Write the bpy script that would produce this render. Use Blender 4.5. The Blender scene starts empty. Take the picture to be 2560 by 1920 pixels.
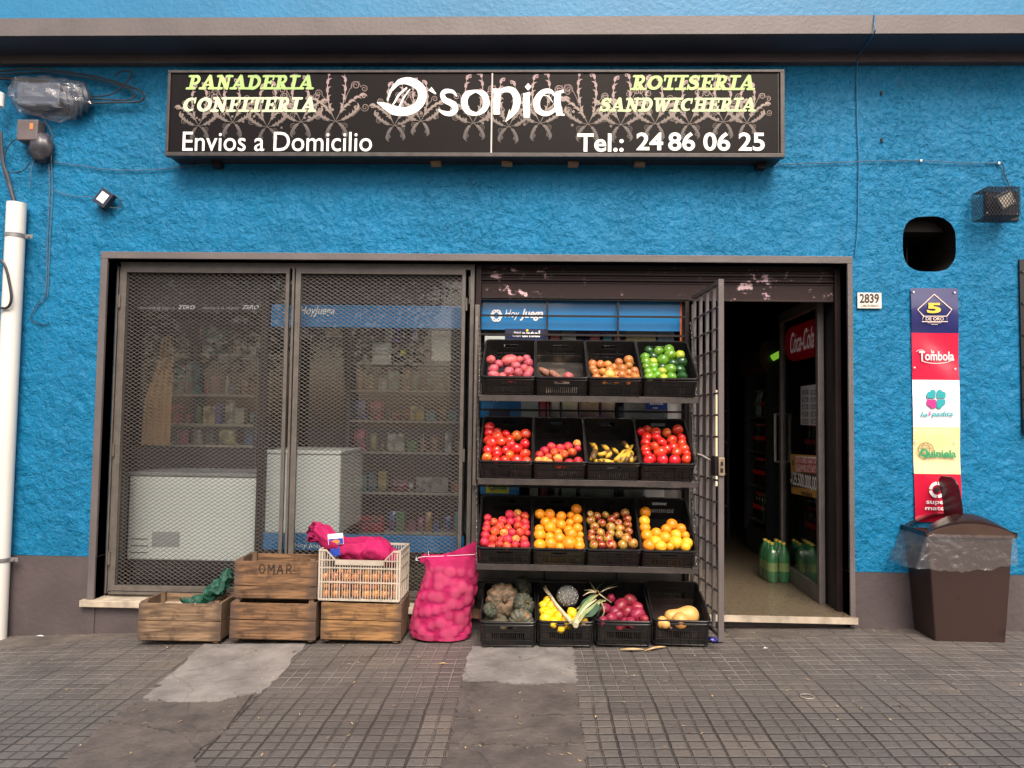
import bpy, bmesh, math, random
from mathutils import Vector, Matrix, Euler, noise
rnd = random.Random(7)
R = math.radians
S = bpy.context.scene
COL = S.collection
# ------------------------------------------------------------------ camera
CAM = Vector((0.0, -5.06, 1.4)); FPX = 1850.0
YAW, PITCH, ROLL = R(1.819), R(2.819), R(0.788)
_f = Vector((-math.sin(YAW)*math.cos(PITCH), math.cos(YAW)*math.cos(PITCH), math.sin(PITCH)))
_r0 = Vector((math.cos(YAW), math.sin(YAW), 0)); _u0 = _r0.cross(_f)
_r = math.cos(ROLL)*_r0 + math.sin(ROLL)*_u0
_u = -math.sin(ROLL)*_r0 + math.cos(ROLL)*_u0
cd = bpy.data.cameras.new('camera'); cam = bpy.data.objects.new('camera', cd); COL.objects.link(cam)
cd.sensor_width = 36; cd.lens = FPX/2560*36; cd.clip_end = 500; cd.clip_start = 0.05
m = Matrix((( _r.x, _u.x, -_f.x, CAM.x), (_r.y, _u.y, -_f.y, CAM.y), (_r.z, _u.z, -_f.z, CAM.z), (0,0,0,1)))
cam.matrix_world = m
S.camera = cam
# ------------------------------------------------------------------ light
SUN_EL, SUN_AZ = R(50), R(168)      # soft veiled sun over the street, a little to the right
w = bpy.data.worlds.new('World'); S.world = w; w.use_nodes = True
nt = w.node_tree; bg = nt.nodes['Background']
sky = nt.nodes.new('ShaderNodeTexSky'); sky.sky_type = 'NISHITA'; sky.sun_disc = False
sky.sun_elevation = SUN_EL; sky.sun_rotation = SUN_AZ
sky.air_density = 1.0; sky.dust_density = 4.0; sky.ozone_density = 0.4
wb = nt.nodes.new('ShaderNodeMix'); wb.data_type = 'RGBA'; wb.blend_type = 'MULTIPLY'; wb.inputs[0].default_value = 1   # the photograph's warm white balance
wb.inputs[7].default_value = (1.13, 1.0, .89, 1); nt.links.new(sky.outputs[0], wb.inputs[6]); nt.links.new(wb.outputs[2], bg.inputs[0]); bg.inputs[1].default_value = 0.14
sd = bpy.data.lights.new('sun', 'SUN'); sd.energy = 1.5; sd.angle = R(28); sd.color = (1, .97, .92)
sun = bpy.data.objects.new('sun', sd); COL.objects.link(sun)
sdir = Vector((math.sin(SUN_AZ)*math.cos(SUN_EL), math.cos(SUN_AZ)*math.cos(SUN_EL), math.sin(SUN_EL)))
sun.rotation_euler = sdir.to_track_quat('Z', 'Y').to_euler()
S.view_settings.view_transform = 'Standard'; S.view_settings.look = 'None'; S.view_settings.gamma = 1
S.view_settings.exposure = 1.12
# ------------------------------------------------------------------ helpers
def ray(px, py):
    return _f + _r*((px-1280)/FPX) - _u*((py-960)/FPX)
def at(px, py, Y=0.0):
    d = ray(px, py); return CAM + d*((Y-CAM.y)/d.y)
def gz(x, y=0):
    pts = [(-60,-1.2),(-3.6,-.13),(-2.8,-.095),(2.15,.055),(3.2,.057),(60,.6)]
    for (a, za), (b, zb) in zip(pts, pts[1:]):
        if x <= b: return za+(zb-za)*(x-a)/(b-a)
    return .6
def gnd(px, py):
    d = ray(px, py); lo, hi = .3, 30
    for _ in range(50):
        q = (lo+hi)/2; X = CAM+d*q
        if X.z > gz(X.x): lo = q
        else: hi = q
    return X
class Fr:                              # a flat frame: origin, right, up
    def __init__(s, o, u=(1,0,0), v=(0,0,1)):
        s.o = Vector(o); s.u = Vector(u).normalized(); s.v = Vector(v).normalized(); s.n = s.u.cross(s.v)
    def __call__(s, a, b, n=0): return s.o + s.u*a + s.v*b + s.n*n
class MB:
    def __init__(s): s.v = []; s.f = []; s.m = []; s.k = 0
    def add(s, vs, fs, m=0):
        o = len(s.v); s.v += [tuple(p) for p in vs]
        for f in fs: s.f.append([i+o for i in f]); s.m.append(m)
        return s
    def box(s, x0, x1, y0, y1, z0, z1, m=0, M=None, jit=0):
        vs = [Vector((x, y, z)) for x in (x0, x1) for y in (y0, y1) for z in (z0, z1)]
        if jit: vs = [v+Vector([rnd.uniform(-jit, jit) for _ in range(3)]) for v in vs]
        if M: vs = [M @ v for v in vs]
        return s.add(vs, [(0,1,3,2),(4,6,7,5),(0,4,5,1),(2,3,7,6),(0,2,6,4),(1,5,7,3)], m)
    def bar(s, a, b, wd, ht, up=(0,0,1), m=0):      # box beam from a to b
        a = Vector(a); b = Vector(b); d = (b-a); L = d.length; d.normalize()
        sd = d.cross(Vector(up));
        if sd.length < 1e-4: sd = d.cross(Vector((1,0,0)))
        sd.normalize(); u2 = sd.cross(d)
        vs = [a+d*t+sd*p*wd/2+u2*q*ht/2 for t in (0, L) for p in (-1, 1) for q in (-1, 1)]
        return s.add(vs, [(0,1,3,2),(4,6,7,5),(0,4,5,1),(2,3,7,6),(0,2,6,4),(1,5,7,3)], m)
    def tube(s, pts, r, n=8, m=0, closed=False, cap=True):
        pts = [Vector(p) for p in pts]; N = len(pts); rs = r if hasattr(r, '__len__') else [r]*N
        o = len(s.v); pu = None
        for i, p in enumerate(pts):
            if closed: d = pts[(i+1) % N]-pts[i-1]
            else: d = pts[min(i+1, N-1)]-pts[max(i-1, 0)]
            d.normalize()
            if pu is None:
                pu = d.orthogonal().normalized()
            pu = (pu - d*pu.dot(d))
            if pu.length < 1e-5: pu = d.orthogonal()
            pu.normalize(); q = d.cross(pu)
            for k in range(n):
                a = 2*math.pi*k/n; s.v.append(tuple(p+(pu*math.cos(a)+q*math.sin(a))*rs[i]))
        for i in range(N if closed else N-1):
            j = (i+1) % N
            for k in range(n):
                k2 = (k+1) % n; s.f.append([o+i*n+k, o+i*n+k2, o+j*n+k2, o+j*n+k]); s.m.append(m)
        if cap and not closed:
            s.f.append([o+k for k in range(n)][::-1]); s.m.append(m)
            s.f.append([o+(N-1)*n+k for k in range(n)]); s.m.append(m)
        return s
    def lathe(s, prof, n=24, c=(0,0,0), m=0, sx=1, sy=1):      # prof: (r, z)
        o = len(s.v); c = Vector(c)
        for r, z in prof:
            for k in range(n):
                a = 2*math.pi*k/n; s.v.append((c.x+r*math.cos(a)*sx, c.y+r*math.sin(a)*sy, c.z+z))
        for i in range(len(prof)-1):
            for k in range(n):
                k2 = (k+1) % n; s.f.append([o+i*n+k, o+i*n+k2, o+(i+1)*n+k2, o+(i+1)*n+k]); s.m.append(m)
        s.f.append([o+k for k in range(n)][::-1]); s.m.append(m)
        s.f.append([o+(len(prof)-1)*n+k for k in range(n)]); s.m.append(m)
        return s
    def poly(s, pts, m=0): return s.add(pts, [tuple(range(len(pts)))], m)
    def ribbon(s, fn, pts, ws, m=0):   # flat stroke: fn maps (u, v, n) to a point; every stroke a hair prouder
        s.k += 1; n = (s.k % 14)*.00012
        P = [Vector(p).to_2d() for p in pts]; N = len(P); ws = ws if hasattr(ws, '__len__') else [ws]*N
        vs = []
        for i, p in enumerate(P):
            d = P[min(i+1, N-1)]-P[max(i-1, 0)]
            if d.length < 1e-9: d = Vector((1, 0))
            d.normalize(); q = Vector((-d.y, d.x))*ws[i]/2
            vs += [fn(p.x+q.x, p.y+q.y, n), fn(p.x-q.x, p.y-q.y, n)]
        return s.add(vs, [(2*i, 2*i+1, 2*i+3, 2*i+2) for i in range(N-1)], m)
    def disc(s, fn, u, v, r, n=14, m=0, r2=None):
        s.k += 1; q = (s.k % 14)*.00012
        return s.add([fn(u+r*math.cos(2*math.pi*k/n), v+(r2 or r)*math.sin(2*math.pi*k/n), q) for k in range(n)], [tuple(range(n))], m)
    def build(s, name, mats, parent=None, loc=None, smooth=False, bevel=0, world=True):
        if not isinstance(mats, (list, tuple)): mats = [mats]
        me = bpy.data.meshes.new(name); off = Vector((0,0,0))
        if parent is not None and world:
            q = parent
            while q is not None: off = off+Vector(q.location); q = q.parent
        if loc is not None and parent is None: off = Vector(loc)
        me.from_pydata([tuple(Vector(v)-off) for v in s.v], [], s.f); me.validate()
        for mt in mats: me.materials.append(mt)
        if len(mats) > 1:
            me.polygons.foreach_set('material_index', s.m[:len(me.polygons)])
        if smooth:
            me.polygons.foreach_set('use_smooth', [True]*len(me.polygons))
            if smooth != 2:
                try: me.set_sharp_from_angle(angle=R(40))
                except Exception: pass
        me.update()
        o = bpy.data.objects.new(name, me); COL.objects.link(o)
        if parent is not None:
            o.parent = parent
            if loc is not None: o.location = loc
        elif loc is not None: o.location = loc
        if bevel:
            b = o.modifiers.new('bevel', 'BEVEL'); b.width = bevel; b.segments = 2; b.limit_method = 'ANGLE'
        return o
def tag(o, label, cat=None, group=None, kind=None):
    if label: o['label'] = label
    if cat: o['category'] = cat
    if group: o['group'] = group
    if kind: o['kind'] = kind
    return o
def struct(o): o['kind'] = 'structure'; return o
def thing(name, label, cat, loc=(0,0,0), rot=(0,0,0), group=None):
    o = bpy.data.objects.new(name, None); COL.objects.link(o); o.location = loc; o.rotation_euler = rot
    o.empty_display_size = .05
    return tag(o, label, cat, group)
def dup(root, loc=None, rot=None, label=None):
    def cp(o, par):
        c = o.copy(); COL.objects.link(c)
        if par is not None: c.parent = par
        for ch in list(o.children): cp(ch, c)
        return c
    c = cp(root, None)
    if loc is not None: c.location = loc
    if rot is not None: c.rotation_euler = rot
    if label: c['label'] = label
    return c
def smoothpts(pts, k=6):
    P = [Vector(p) for p in pts]
    if len(P) < 3: return P
    P = [P[0]*2-P[1]]+P+[P[-1]*2-P[-2]]; out = []
    for i in range(1, len(P)-2):
        a, b, c, d = P[i-1:i+3]
        for j in range(k):
            t = j/k
            out.append(.5*((2*b)+(c-a)*t+(2*a-5*b+4*c-d)*t*t+(3*b-a-3*c+d)*t**3))
    out.append(P[-2]); return out
def lerpw(ws, n):
    out = []
    for i in range(n):
        t = i/(n-1)*(len(ws)-1); j = min(int(t), len(ws)-2); out.append(ws[j]+(ws[j+1]-ws[j])*(t-j))
    return out
_tc = {}
def text_mb(s, fr, w, h, bold=0, shear=0, mb=None, m=0, keep=False, sp=1.0):   # lettering filling w x h from the frame's origin
    key = (s, bold, shear, sp)
    if key not in _tc:
        c = bpy.data.curves.new('t', 'FONT'); c.body = s; c.offset = bold; c.shear = shear; c.space_character = sp; c.resolution_u = 4
        o = bpy.data.objects.new('t', c); COL.objects.link(o)
        dg = bpy.context.evaluated_depsgraph_get(); me = bpy.data.meshes.new_from_object(o.evaluated_get(dg))
        vs = [(v.co.x, v.co.y) for v in me.vertices]; fs = [tuple(p.vertices) for p in me.polygons]
        bpy.data.objects.remove(o); bpy.data.curves.remove(c); bpy.data.meshes.remove(me)
        _tc[key] = (vs, fs)
    vs, fs = _tc[key]
    x0 = min(v[0] for v in vs); x1 = max(v[0] for v in vs); y0 = min(v[1] for v in vs); y1 = max(v[1] for v in vs)
    sx = w/(x1-x0); sy = h/(y1-y0)
    if keep: sx = sy = min(sx, sy)
    mb = mb or MB()
    mb.k += 1; n = (mb.k % 14)*.00012
    return mb.add([fr((x-x0)*sx, (y-y0)*sy, n) for x, y in vs], fs, m)
def pxbox(x0, y0, x1, y1, Y):          # a pixel rectangle on the plane y=Y: frame, width, height
    a = at(x0, y1, Y); b = at(x1, y1, Y); c = at(x0, y0, Y); d = at(x1, y0, Y)
    xl = (a.x+c.x)/2; xr = (b.x+d.x)/2; zb = (a.z+b.z)/2; zt = (c.z+d.z)/2
    return Fr((xl, Y, zb)), xr-xl, zt-zb
# ------------------------------------------------------------------ materials
def nodes(name):
    m = bpy.data.materials.new(name); m.use_nodes = True; return m, m.node_tree.nodes, m.node_tree.links, m.node_tree.nodes['Principled BSDF']
def lc(c, k=1): return (c[0]*k, c[1]*k, c[2]*k, 1)
def mat(name, col, rough=.6, var=.25, scale=8, bump=0, bscale=60, metal=0, spec=.5, col2=None, stretch=None, emit=0, sss=0, coat=0, obj=True, rnd_obj=0, lo=.35, hi=.7, detail=6):
    m, N, L, P = nodes(name)
    P.inputs['Roughness'].default_value = rough; P.inputs['Metallic'].default_value = metal
    P.inputs['Specular IOR Level'].default_value = spec
    if coat: P.inputs['Coat Weight'].default_value = coat; P.inputs['Coat Roughness'].default_value = .08
    tc = N.new('ShaderNodeTexCoord'); src = tc.outputs['Object']
    if stretch:
        mp = N.new('ShaderNodeMapping'); mp.inputs['Scale'].default_value = stretch; L.new(src, mp.inputs[0]); src = mp.outputs[0]
    if rnd_obj:
        oi = N.new('ShaderNodeObjectInfo'); va = N.new('ShaderNodeVectorMath'); va.operation = 'ADD'
        mu = N.new('ShaderNodeMath'); mu.operation = 'MULTIPLY'; mu.inputs[1].default_value = 37
        L.new(oi.outputs['Random'], mu.inputs[0]); L.new(src, va.inputs[0]); L.new(mu.outputs[0], va.inputs[1]); src = va.outputs[0]
    nz = N.new('ShaderNodeTexNoise'); nz.inputs['Scale'].default_value = scale; nz.inputs['Detail'].default_value = detail
    L.new(src, nz.inputs['Vector'])
    cr = N.new('ShaderNodeValToRGB'); cr.color_ramp.elements[0].position = lo; cr.color_ramp.elements[1].position = hi
    cr.color_ramp.elements[0].color = lc(col2) if col2 else lc(col, 1-var); cr.color_ramp.elements[1].color = lc(col)
    L.new(nz.outputs[0], cr.inputs[0]); out = cr.outputs[0]
    if rnd_obj:
        hs = N.new('ShaderNodeHueSaturation'); mr = N.new('ShaderNodeMapRange'); mr.inputs[3].default_value = 1-rnd_obj; mr.inputs[4].default_value = 1+rnd_obj
        L.new(oi.outputs['Random'], mr.inputs[0]); L.new(mr.outputs[0], hs.inputs['Value']); L.new(out, hs.inputs['Color'])
        m2 = N.new('ShaderNodeMath'); m2.operation = 'FRACT'; m3 = N.new('ShaderNodeMath'); m3.operation = 'MULTIPLY'; m3.inputs[1].default_value = 7.3
        L.new(oi.outputs['Random'], m3.inputs[0]); L.new(m3.outputs[0], m2.inputs[0])
        mr2 = N.new('ShaderNodeMapRange'); mr2.inputs[3].default_value = .5-rnd_obj*.07; mr2.inputs[4].default_value = .5+rnd_obj*.07
        L.new(m2.outputs[0], mr2.inputs[0]); L.new(mr2.outputs[0], hs.inputs['Hue']); out = hs.outputs[0]
    L.new(out, P.inputs['Base Color'])
    if bump:
        b = N.new('ShaderNodeTexNoise'); b.inputs['Scale'].default_value = bscale; b.inputs['Detail'].default_value = 4
        L.new(src, b.inputs['Vector']); bp = N.new('ShaderNodeBump'); bp.inputs['Distance'].default_value = bump; bp.inputs['Strength'].default_value = 1
        L.new(b.outputs[0], bp.inputs['Height']); L.new(bp.outputs[0], P.inputs['Normal'])
    if emit: P.inputs['Emission Color'].default_value = lc(col); P.inputs['Emission Strength'].default_value = emit
    if sss:
        P.inputs['Subsurface Weight'].default_value = sss; P.inputs['Subsurface Radius'].default_value = (.02, .008, .004); P.inputs['Subsurface Scale'].default_value = .5
    return m
def glassmat(name, tint=(1,1,1), refl=.07, rough=.0, dirt=0, bump=0, bscale=12, power=None):
    m, N, L, P = nodes(name); out = N['Material Output']
    t = N.new('ShaderNodeBsdfTransparent'); t.inputs[0].default_value = lc(tint)
    g = N.new('ShaderNodeBsdfGlossy'); g.inputs['Roughness'].default_value = rough
    fr = N.new('ShaderNodeFresnel'); ge = N.new('ShaderNodeNewGeometry'); io = N.new('ShaderNodeMapRange'); io.inputs[3].default_value = 1.5; io.inputs[4].default_value = 1/1.5
    L.new(ge.outputs['Backfacing'], io.inputs[0]); L.new(io.outputs[0], fr.inputs[0])      # a thin sheet: no total reflection from its rear face
    mr = N.new('ShaderNodeMapRange'); mr.inputs[3].default_value = refl-.04; mr.inputs[4].default_value = 1.0; L.new(fr.outputs[0], mr.inputs[0])
    mx = N.new('ShaderNodeMixShader'); L.new(mr.outputs[0], mx.inputs[0]); L.new(t.outputs[0], mx.inputs[1]); L.new(g.outputs[0], mx.inputs[2])
    if bump:
        tc = N.new('ShaderNodeTexCoord'); nz = N.new('ShaderNodeTexNoise'); nz.inputs['Scale'].default_value = bscale; nz.inputs['Detail'].default_value = 5; nz.inputs['Distortion'].default_value = 1.5
        L.new(tc.outputs['Object'], nz.inputs['Vector']); bp = N.new('ShaderNodeBump'); bp.inputs['Distance'].default_value = bump; L.new(nz.outputs[0], bp.inputs['Height'])
        L.new(bp.outputs[0], g.inputs['Normal'])
    last = mx.outputs[0]
    if dirt:
        df = N.new('ShaderNodeBsdfDiffuse'); df.inputs[0].default_value = (.7,.7,.7,1); m2 = N.new('ShaderNodeMixShader'); m2.inputs[0].default_value = dirt
        L.new(last, m2.inputs[1]); L.new(df.outputs[0], m2.inputs[2]); last = m2.outputs[0]
    L.new(last, out.inputs[0]); return m
def stucco(name, col):
    m, N, L, P = nodes(name)
    tc = N.new('ShaderNodeTexCoord'); P.inputs['Roughness'].default_value = .5; P.inputs['Specular IOR Level'].default_value = .22
    def nz_(sc, de, ro, di):
        n = N.new('ShaderNodeTexNoise'); n.inputs['Scale'].default_value = sc; n.inputs['Detail'].default_value = de; n.inputs['Roughness'].default_value = ro; n.inputs['Distortion'].default_value = di; L.new(tc.outputs['Object'], n.inputs['Vector']); return n
    n1 = nz_(17, 8, .60, .3); n2 = nz_(7, 3, .5, 0); n3 = nz_(1.3, 7, .6, .4); n5 = nz_(30, 4, .6, .5); n6 = nz_(1.7, 2, .5, 0)
    pit = N.new('ShaderNodeMapRange'); pit.inputs[1].default_value = .36; pit.inputs[2].default_value = .47; pit.inputs[3].default_value = -.16; pit.inputs[4].default_value = 0; pit.interpolation_type = 'SMOOTHSTEP'; L.new(n5.outputs[0], pit.inputs[0])
    ad0 = N.new('ShaderNodeMath'); ad0.operation = 'ADD'; L.new(n1.outputs[0], ad0.inputs[0]); L.new(pit.outputs[0], ad0.inputs[1])
    # trowelled coat: rougher and smoother stretches
    am = N.new('ShaderNodeMapRange'); am.inputs[1].default_value = .3; am.inputs[2].default_value = .65; am.inputs[3].default_value = .55; am.inputs[4].default_value = 1.15; L.new(n6.outputs[0], am.inputs[0])
    mu0 = N.new('ShaderNodeMath'); mu0.operation = 'MULTIPLY'; L.new(ad0.outputs[0], mu0.inputs[0]); L.new(am.outputs[0], mu0.inputs[1])
    ad = N.new('ShaderNodeMath'); ad.operation = 'MULTIPLY_ADD'; ad.inputs[1].default_value = 1.3; L.new(n2.outputs[0], ad.inputs[0]); L.new(mu0.outputs[0], ad.inputs[2])
    bp = N.new('ShaderNodeBump'); bp.inputs['Distance'].default_value = .027; bp.inputs['Strength'].default_value = 1; L.new(ad.outputs[0], bp.inputs['Height']); L.new(bp.outputs[0], P.inputs['Normal'])
    cr = N.new('ShaderNodeValToRGB'); cr.color_ramp.elements[0].position = .33; cr.color_ramp.elements[1].position = .62
    cr.color_ramp.elements[0].color = lc(col, .80); cr.color_ramp.elements[1].color = lc(col); L.new(n3.outputs[0], cr.inputs[0])
    # paint missed in the deepest pits, old pink-grey coat showing
    n4 = N.new('ShaderNodeTexNoise'); n4.inputs['Scale'].default_value = 2.3; n4.inputs['Detail'].default_value = 9; n4.inputs['Roughness'].default_value = .75; L.new(tc.outputs['Object'], n4.inputs['Vector'])
    cm = N.new('ShaderNodeValToRGB'); cm.color_ramp.elements[0].position = .635; cm.color_ramp.elements[1].position = .70; L.new(n4.outputs[0], cm.inputs[0])
    mx = N.new('ShaderNodeMix'); mx.data_type = 'RGBA'; L.new(cm.outputs[0], mx.inputs[0]); L.new(cr.outputs[0], mx.inputs[6]); mx.inputs[7].default_value = (.06, .15, .28, 1)
    # grimy runs down the wall
    gm = N.new('ShaderNodeMapping'); gm.inputs['Scale'].default_value = (5, 5, .55); L.new(tc.outputs['Object'], gm.inputs[0]); g1 = N.new('ShaderNodeTexNoise'); g1.inputs['Scale'].default_value = 1.4; g1.inputs['Detail'].default_value = 7; g1.inputs['Roughness'].default_value = .6; L.new(gm.outputs[0], g1.inputs['Vector'])
    g2 = N.new('ShaderNodeMapRange'); g2.inputs[1].default_value = .52; g2.inputs[2].default_value = .72; g2.inputs[4].default_value = .45; L.new(g1.outputs[0], g2.inputs[0])
    g3_ = N.new('ShaderNodeMix'); g3_.data_type = 'RGBA'; g3_.blend_type = 'MULTIPLY'; L.new(g2.outputs[0], g3_.inputs[0]); L.new(mx.outputs[2], g3_.inputs[6]); g3_.inputs[7].default_value = (.62,.66,.70,1)
    L.new(g3_.outputs[2], P.inputs['Base Color']); return m
BLUE = (.004, .160, .328)
M = {}
M['stucco'] = stucco('blue_stucco', BLUE)
M['blue'] = mat('blue_paint', BLUE, .5, .15, 2, .004, 30)
M['plinth'] = mat('plinth_paint', (.082,.066,.068), .55, .3, 2.5, .004, 25)
M['trim'] = mat('taupe_paint', (.12,.104,.102), .5, .25, 3, .002, 40)
M['soffit'] = mat('shaded_soffit_tone', (.045,.05,.075), .6, .2, 3)  # soffit shade put into a colour darker than the slab
M['black'] = mat('black_paint', (.012,.012,.013), .35, .3, 6)
M['iron'] = mat('taupe_iron', (.115,.102,.09), .42, .3, 14, .0006, 90)
M['meshiron'] = mat('expanded_metal', (.085,.075,.067), .45, .3, 30)
M['darkiron'] = mat('dark_iron', (.022,.018,.018), .42, .4, 20, .0006, 80, spec=.25)
M['shutter'] = mat('shutter_paint', (.02,.012,.012), .4, .35, 6, spec=.2)
M['rodiron'] = mat('rod_iron', (.05,.045,.045), .4, .3, 20)
M['crate'] = mat('black_plastic', (.016,.016,.017), .3, .3, 14, .0003, 150)
M['cratedust'] = mat('dusty_black_plastic', (.009,.009,.009), .36, .4, 9, .0003, 150, col2=(.022,.018,.015), lo=.35, hi=.5)
M['white'] = mat('white_plastic', (.72,.72,.68), .35, .1, 3)
M['freezer'] = mat('freezer_enamel', (.85,.86,.82), .3, .08, 2)
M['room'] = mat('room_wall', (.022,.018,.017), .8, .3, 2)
M['glass'] = glassmat('window_glass', (.88,.91,.91), .04)
M['gold'] = mat('brass', (.7,.45,.15), .3, .2, 20, metal=1)
M['steel'] = mat('steel', (.45,.43,.4), .35, .3, 30, metal=.9)
M['chain'] = mat('chain_steel', (.22,.2,.18), .4, .4, 60, metal=.8)
M['ink'] = mat('white_vinyl', (.86,.86,.8), .35, .05, 5)
M['paper'] = mat('paper', (.75,.75,.72), .8, .08, 10)
M['cable'] = mat('black_cable', (.02,.022,.03), .5, .2, 20)
M['cablegrey'] = mat('grey_cable', (.09,.13,.18), .5, .3, 20)
def flat(name, c, r=.4, coat=0): 
    if name not in M: M[name] = mat(name, c, r, .06, 6, coat=coat)
    return M[name]
ORD = ['zeroth','first','second','third','fourth','fifth','sixth','seventh','eighth','ninth','tenth','eleventh','twelfth']
# ------------------------------------------------------------------ setting: ground
def tiles_mat():
    m, N, L, P = nodes('vanilla_tiles'); P.inputs['Roughness'].default_value = .55
    tc = N.new('ShaderNodeTexCoord'); sp = N.new('ShaderNodeSeparateXYZ'); 
    wn = N.new('ShaderNodeTexNoise'); wn.inputs['Scale'].default_value = 1.3; L.new(tc.outputs['Object'], wn.inputs['Vector'])
    wa = N.new('ShaderNodeVectorMath'); wa.operation = 'MULTIPLY_ADD'; wa.inputs[1].default_value = (.035,.035,0); L.new(wn.outputs['Color'], wa.inputs[0]); wn2 = N.new('ShaderNodeTexNoise'); wn2.inputs['Scale'].default_value = 9; wn2.inputs['Detail'].default_value = 3; L.new(tc.outputs['Object'], wn2.inputs['Vector']); wb2 = N.new('ShaderNodeVectorMath'); wb2.operation = 'MULTIPLY_ADD'; wb2.inputs[1].default_value = (.009,.009,0); L.new(wn2.outputs['Color'], wb2.inputs[0]); L.new(tc.outputs['Object'], wb2.inputs[2]); L.new(wb2.outputs[0], wa.inputs[2])
    L.new(wa.outputs[0], sp.inputs[0])
    def mt(op, a, b=None, c=None):
        n = N.new('ShaderNodeMath'); n.operation = op
        for i, q in enumerate((a, b, c)):
            if q is None: continue
            if isinstance(q, (int, float)): n.inputs[i].default_value = q
            else: L.new(q, n.inputs[i])
        return n.outputs[0]
    T = .225; C = T/3
    def groove(src, size, wd, off=0):      # 1 in the groove, 0 on the tile
        f = mt('FRACT', mt('DIVIDE', mt('ADD', src, 50+off), size)); d = mt('ABSOLUTE', mt('SUBTRACT', f, .5))
        d = mt('MULTIPLY', mt('SUBTRACT', .5, d), size)
        mr = N.new('ShaderNodeMapRange'); mr.interpolation_type = 'SMOOTHSTEP'; mr.inputs[1].default_value = wd*.35; mr.inputs[2].default_value = wd; mr.inputs[3].default_value = 1; mr.inputs[4].default_value = 0
        L.new(d, mr.inputs[0]); return mr.outputs[0]
    cx = mt('FLOOR', mt('DIVIDE', mt('ADD', sp.outputs[0], 50), T)); cy = mt('FLOOR', mt('DIVIDE', mt('ADD', sp.outputs[1], 50), T))
    g1 = mt('MAXIMUM', groove(sp.outputs[0], C, .0075), groove(sp.outputs[1], C, .0085))
    g2 = mt('MAXIMUM', groove(sp.outputs[0], T, .006), groove(sp.outputs[1], T, .006))
    cb = N.new('ShaderNodeCombineXYZ'); L.new(cx, cb.inputs[0]); L.new(cy, cb.inputs[1])
    wh = N.new('ShaderNodeTexWhiteNoise'); wh.noise_dimensions = '2D'; L.new(cb.outputs[0], wh.inputs[0])
    cr = N.new('ShaderNodeValToRGB'); e = cr.color_ramp.elements; e[0].color = (.054,.048,.044,1); e[1].color = (.16,.145,.127,1)
    x = e.new(.3); x.color = (.090,.081,.074,1); x = e.new(.6); x.color = (.100,.092,.084,1); x = e.new(.8); x.color = (.122,.107,.092,1)
    n0 = N.new('ShaderNodeTexNoise'); n0.inputs['Scale'].default_value = 2.2; n0.inputs['Detail'].default_value = 9; n0.inputs['Roughness'].default_value = .7; L.new(tc.outputs['Object'], n0.inputs['Vector'])
    L.new(mt('ADD', mt('MULTIPLY', wh.outputs[0], .55), mt('MULTIPLY', mt('SUBTRACT', n0.outputs[0], .25), .9)), cr.inputs[0])
    # worn speckle
    n1 = N.new('ShaderNodeTexNoise'); n1.inputs['Scale'].default_value = 90; n1.inputs['Detail'].default_value = 5; L.new(tc.outputs['Object'], n1.inputs['Vector'])
    mx1 = N.new('ShaderNodeMix'); mx1.data_type = 'RGBA'; mx1.blend_type = 'MULTIPLY'; mx1.inputs[0].default_value = .55
    L.new(cr.outputs[0], mx1.inputs[6]); c1 = N.new('ShaderNodeValToRGB'); c1.color_ramp.elements[0].position = .3; c1.color_ramp.elements[1].position = .6; c1.color_ramp.elements[0].color = (.6,.58,.56,1); L.new(n1.outputs[0], c1.inputs[0]); L.new(c1.outputs[0], mx1.inputs[7])
    # pale dust and painted bevel highlights in grooves near the house, dark dirt further out
    gr = N.new('ShaderNodeMapRange'); gr.inputs[1].default_value = -1.35; gr.inputs[2].default_value = -.95; L.new(mt('ADD', sp.outputs[1], mt('MULTIPLY', mt('SUBTRACT', n0.outputs[0], .5), .5)), gr.inputs[0])
    gc = N.new('ShaderNodeMix'); gc.data_type = 'RGBA'; L.new(gr.outputs[0], gc.inputs[0]); gc.inputs[6].default_value = (.046,.040,.036,1); gc.inputs[7].default_value = (.20,.18,.165,1)
    n5 = N.new('ShaderNodeTexNoise'); n5.inputs['Scale'].default_value = 5; n5.inputs['Detail'].default_value = 6; L.new(tc.outputs['Object'], n5.inputs['Vector'])
    gk = N.new('ShaderNodeMapRange'); gk.inputs[1].default_value = .35; gk.inputs[2].default_value = .6; gk.inputs[3].default_value = .05; gk.inputs[4].default_value = .85; L.new(n5.outputs[0], gk.inputs[0])
    mx2 = N.new('ShaderNodeMix'); mx2.data_type = 'RGBA'; L.new(mt('MULTIPLY', g1, gk.outputs[0]), mx2.inputs[0]); L.new(mx1.outputs[2], mx2.inputs[6]); L.new(gc.outputs[2], mx2.inputs[7])
    mx3 = N.new('ShaderNodeMix'); mx3.data_type = 'RGBA'; L.new(mt('MULTIPLY', g2, .5), mx3.inputs[0]); L.new(mx2.outputs[2], mx3.inputs[6]); mx3.inputs[7].default_value = (.028,.024,.022,1)
    # cracks
    vo = N.new('ShaderNodeTexVoronoi'); vo.feature = 'DISTANCE_TO_EDGE'; vo.inputs['Scale'].default_value = 1.1
    va = N.new('ShaderNodeVectorMath'); va.operation = 'MULTIPLY_ADD'; va.inputs[1].default_value = (.35,.35,0); n6 = N.new('ShaderNodeTexNoise'); n6.inputs['Scale'].default_value = 3; n6.inputs['Detail'].default_value = 6; L.new(tc.outputs['Object'], n6.inputs['Vector']); L.new(n6.outputs['Color'], va.inputs[0]); L.new(tc.outputs['Object'], va.inputs[2]); L.new(va.outputs[0], vo.inputs['Vector'])
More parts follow.
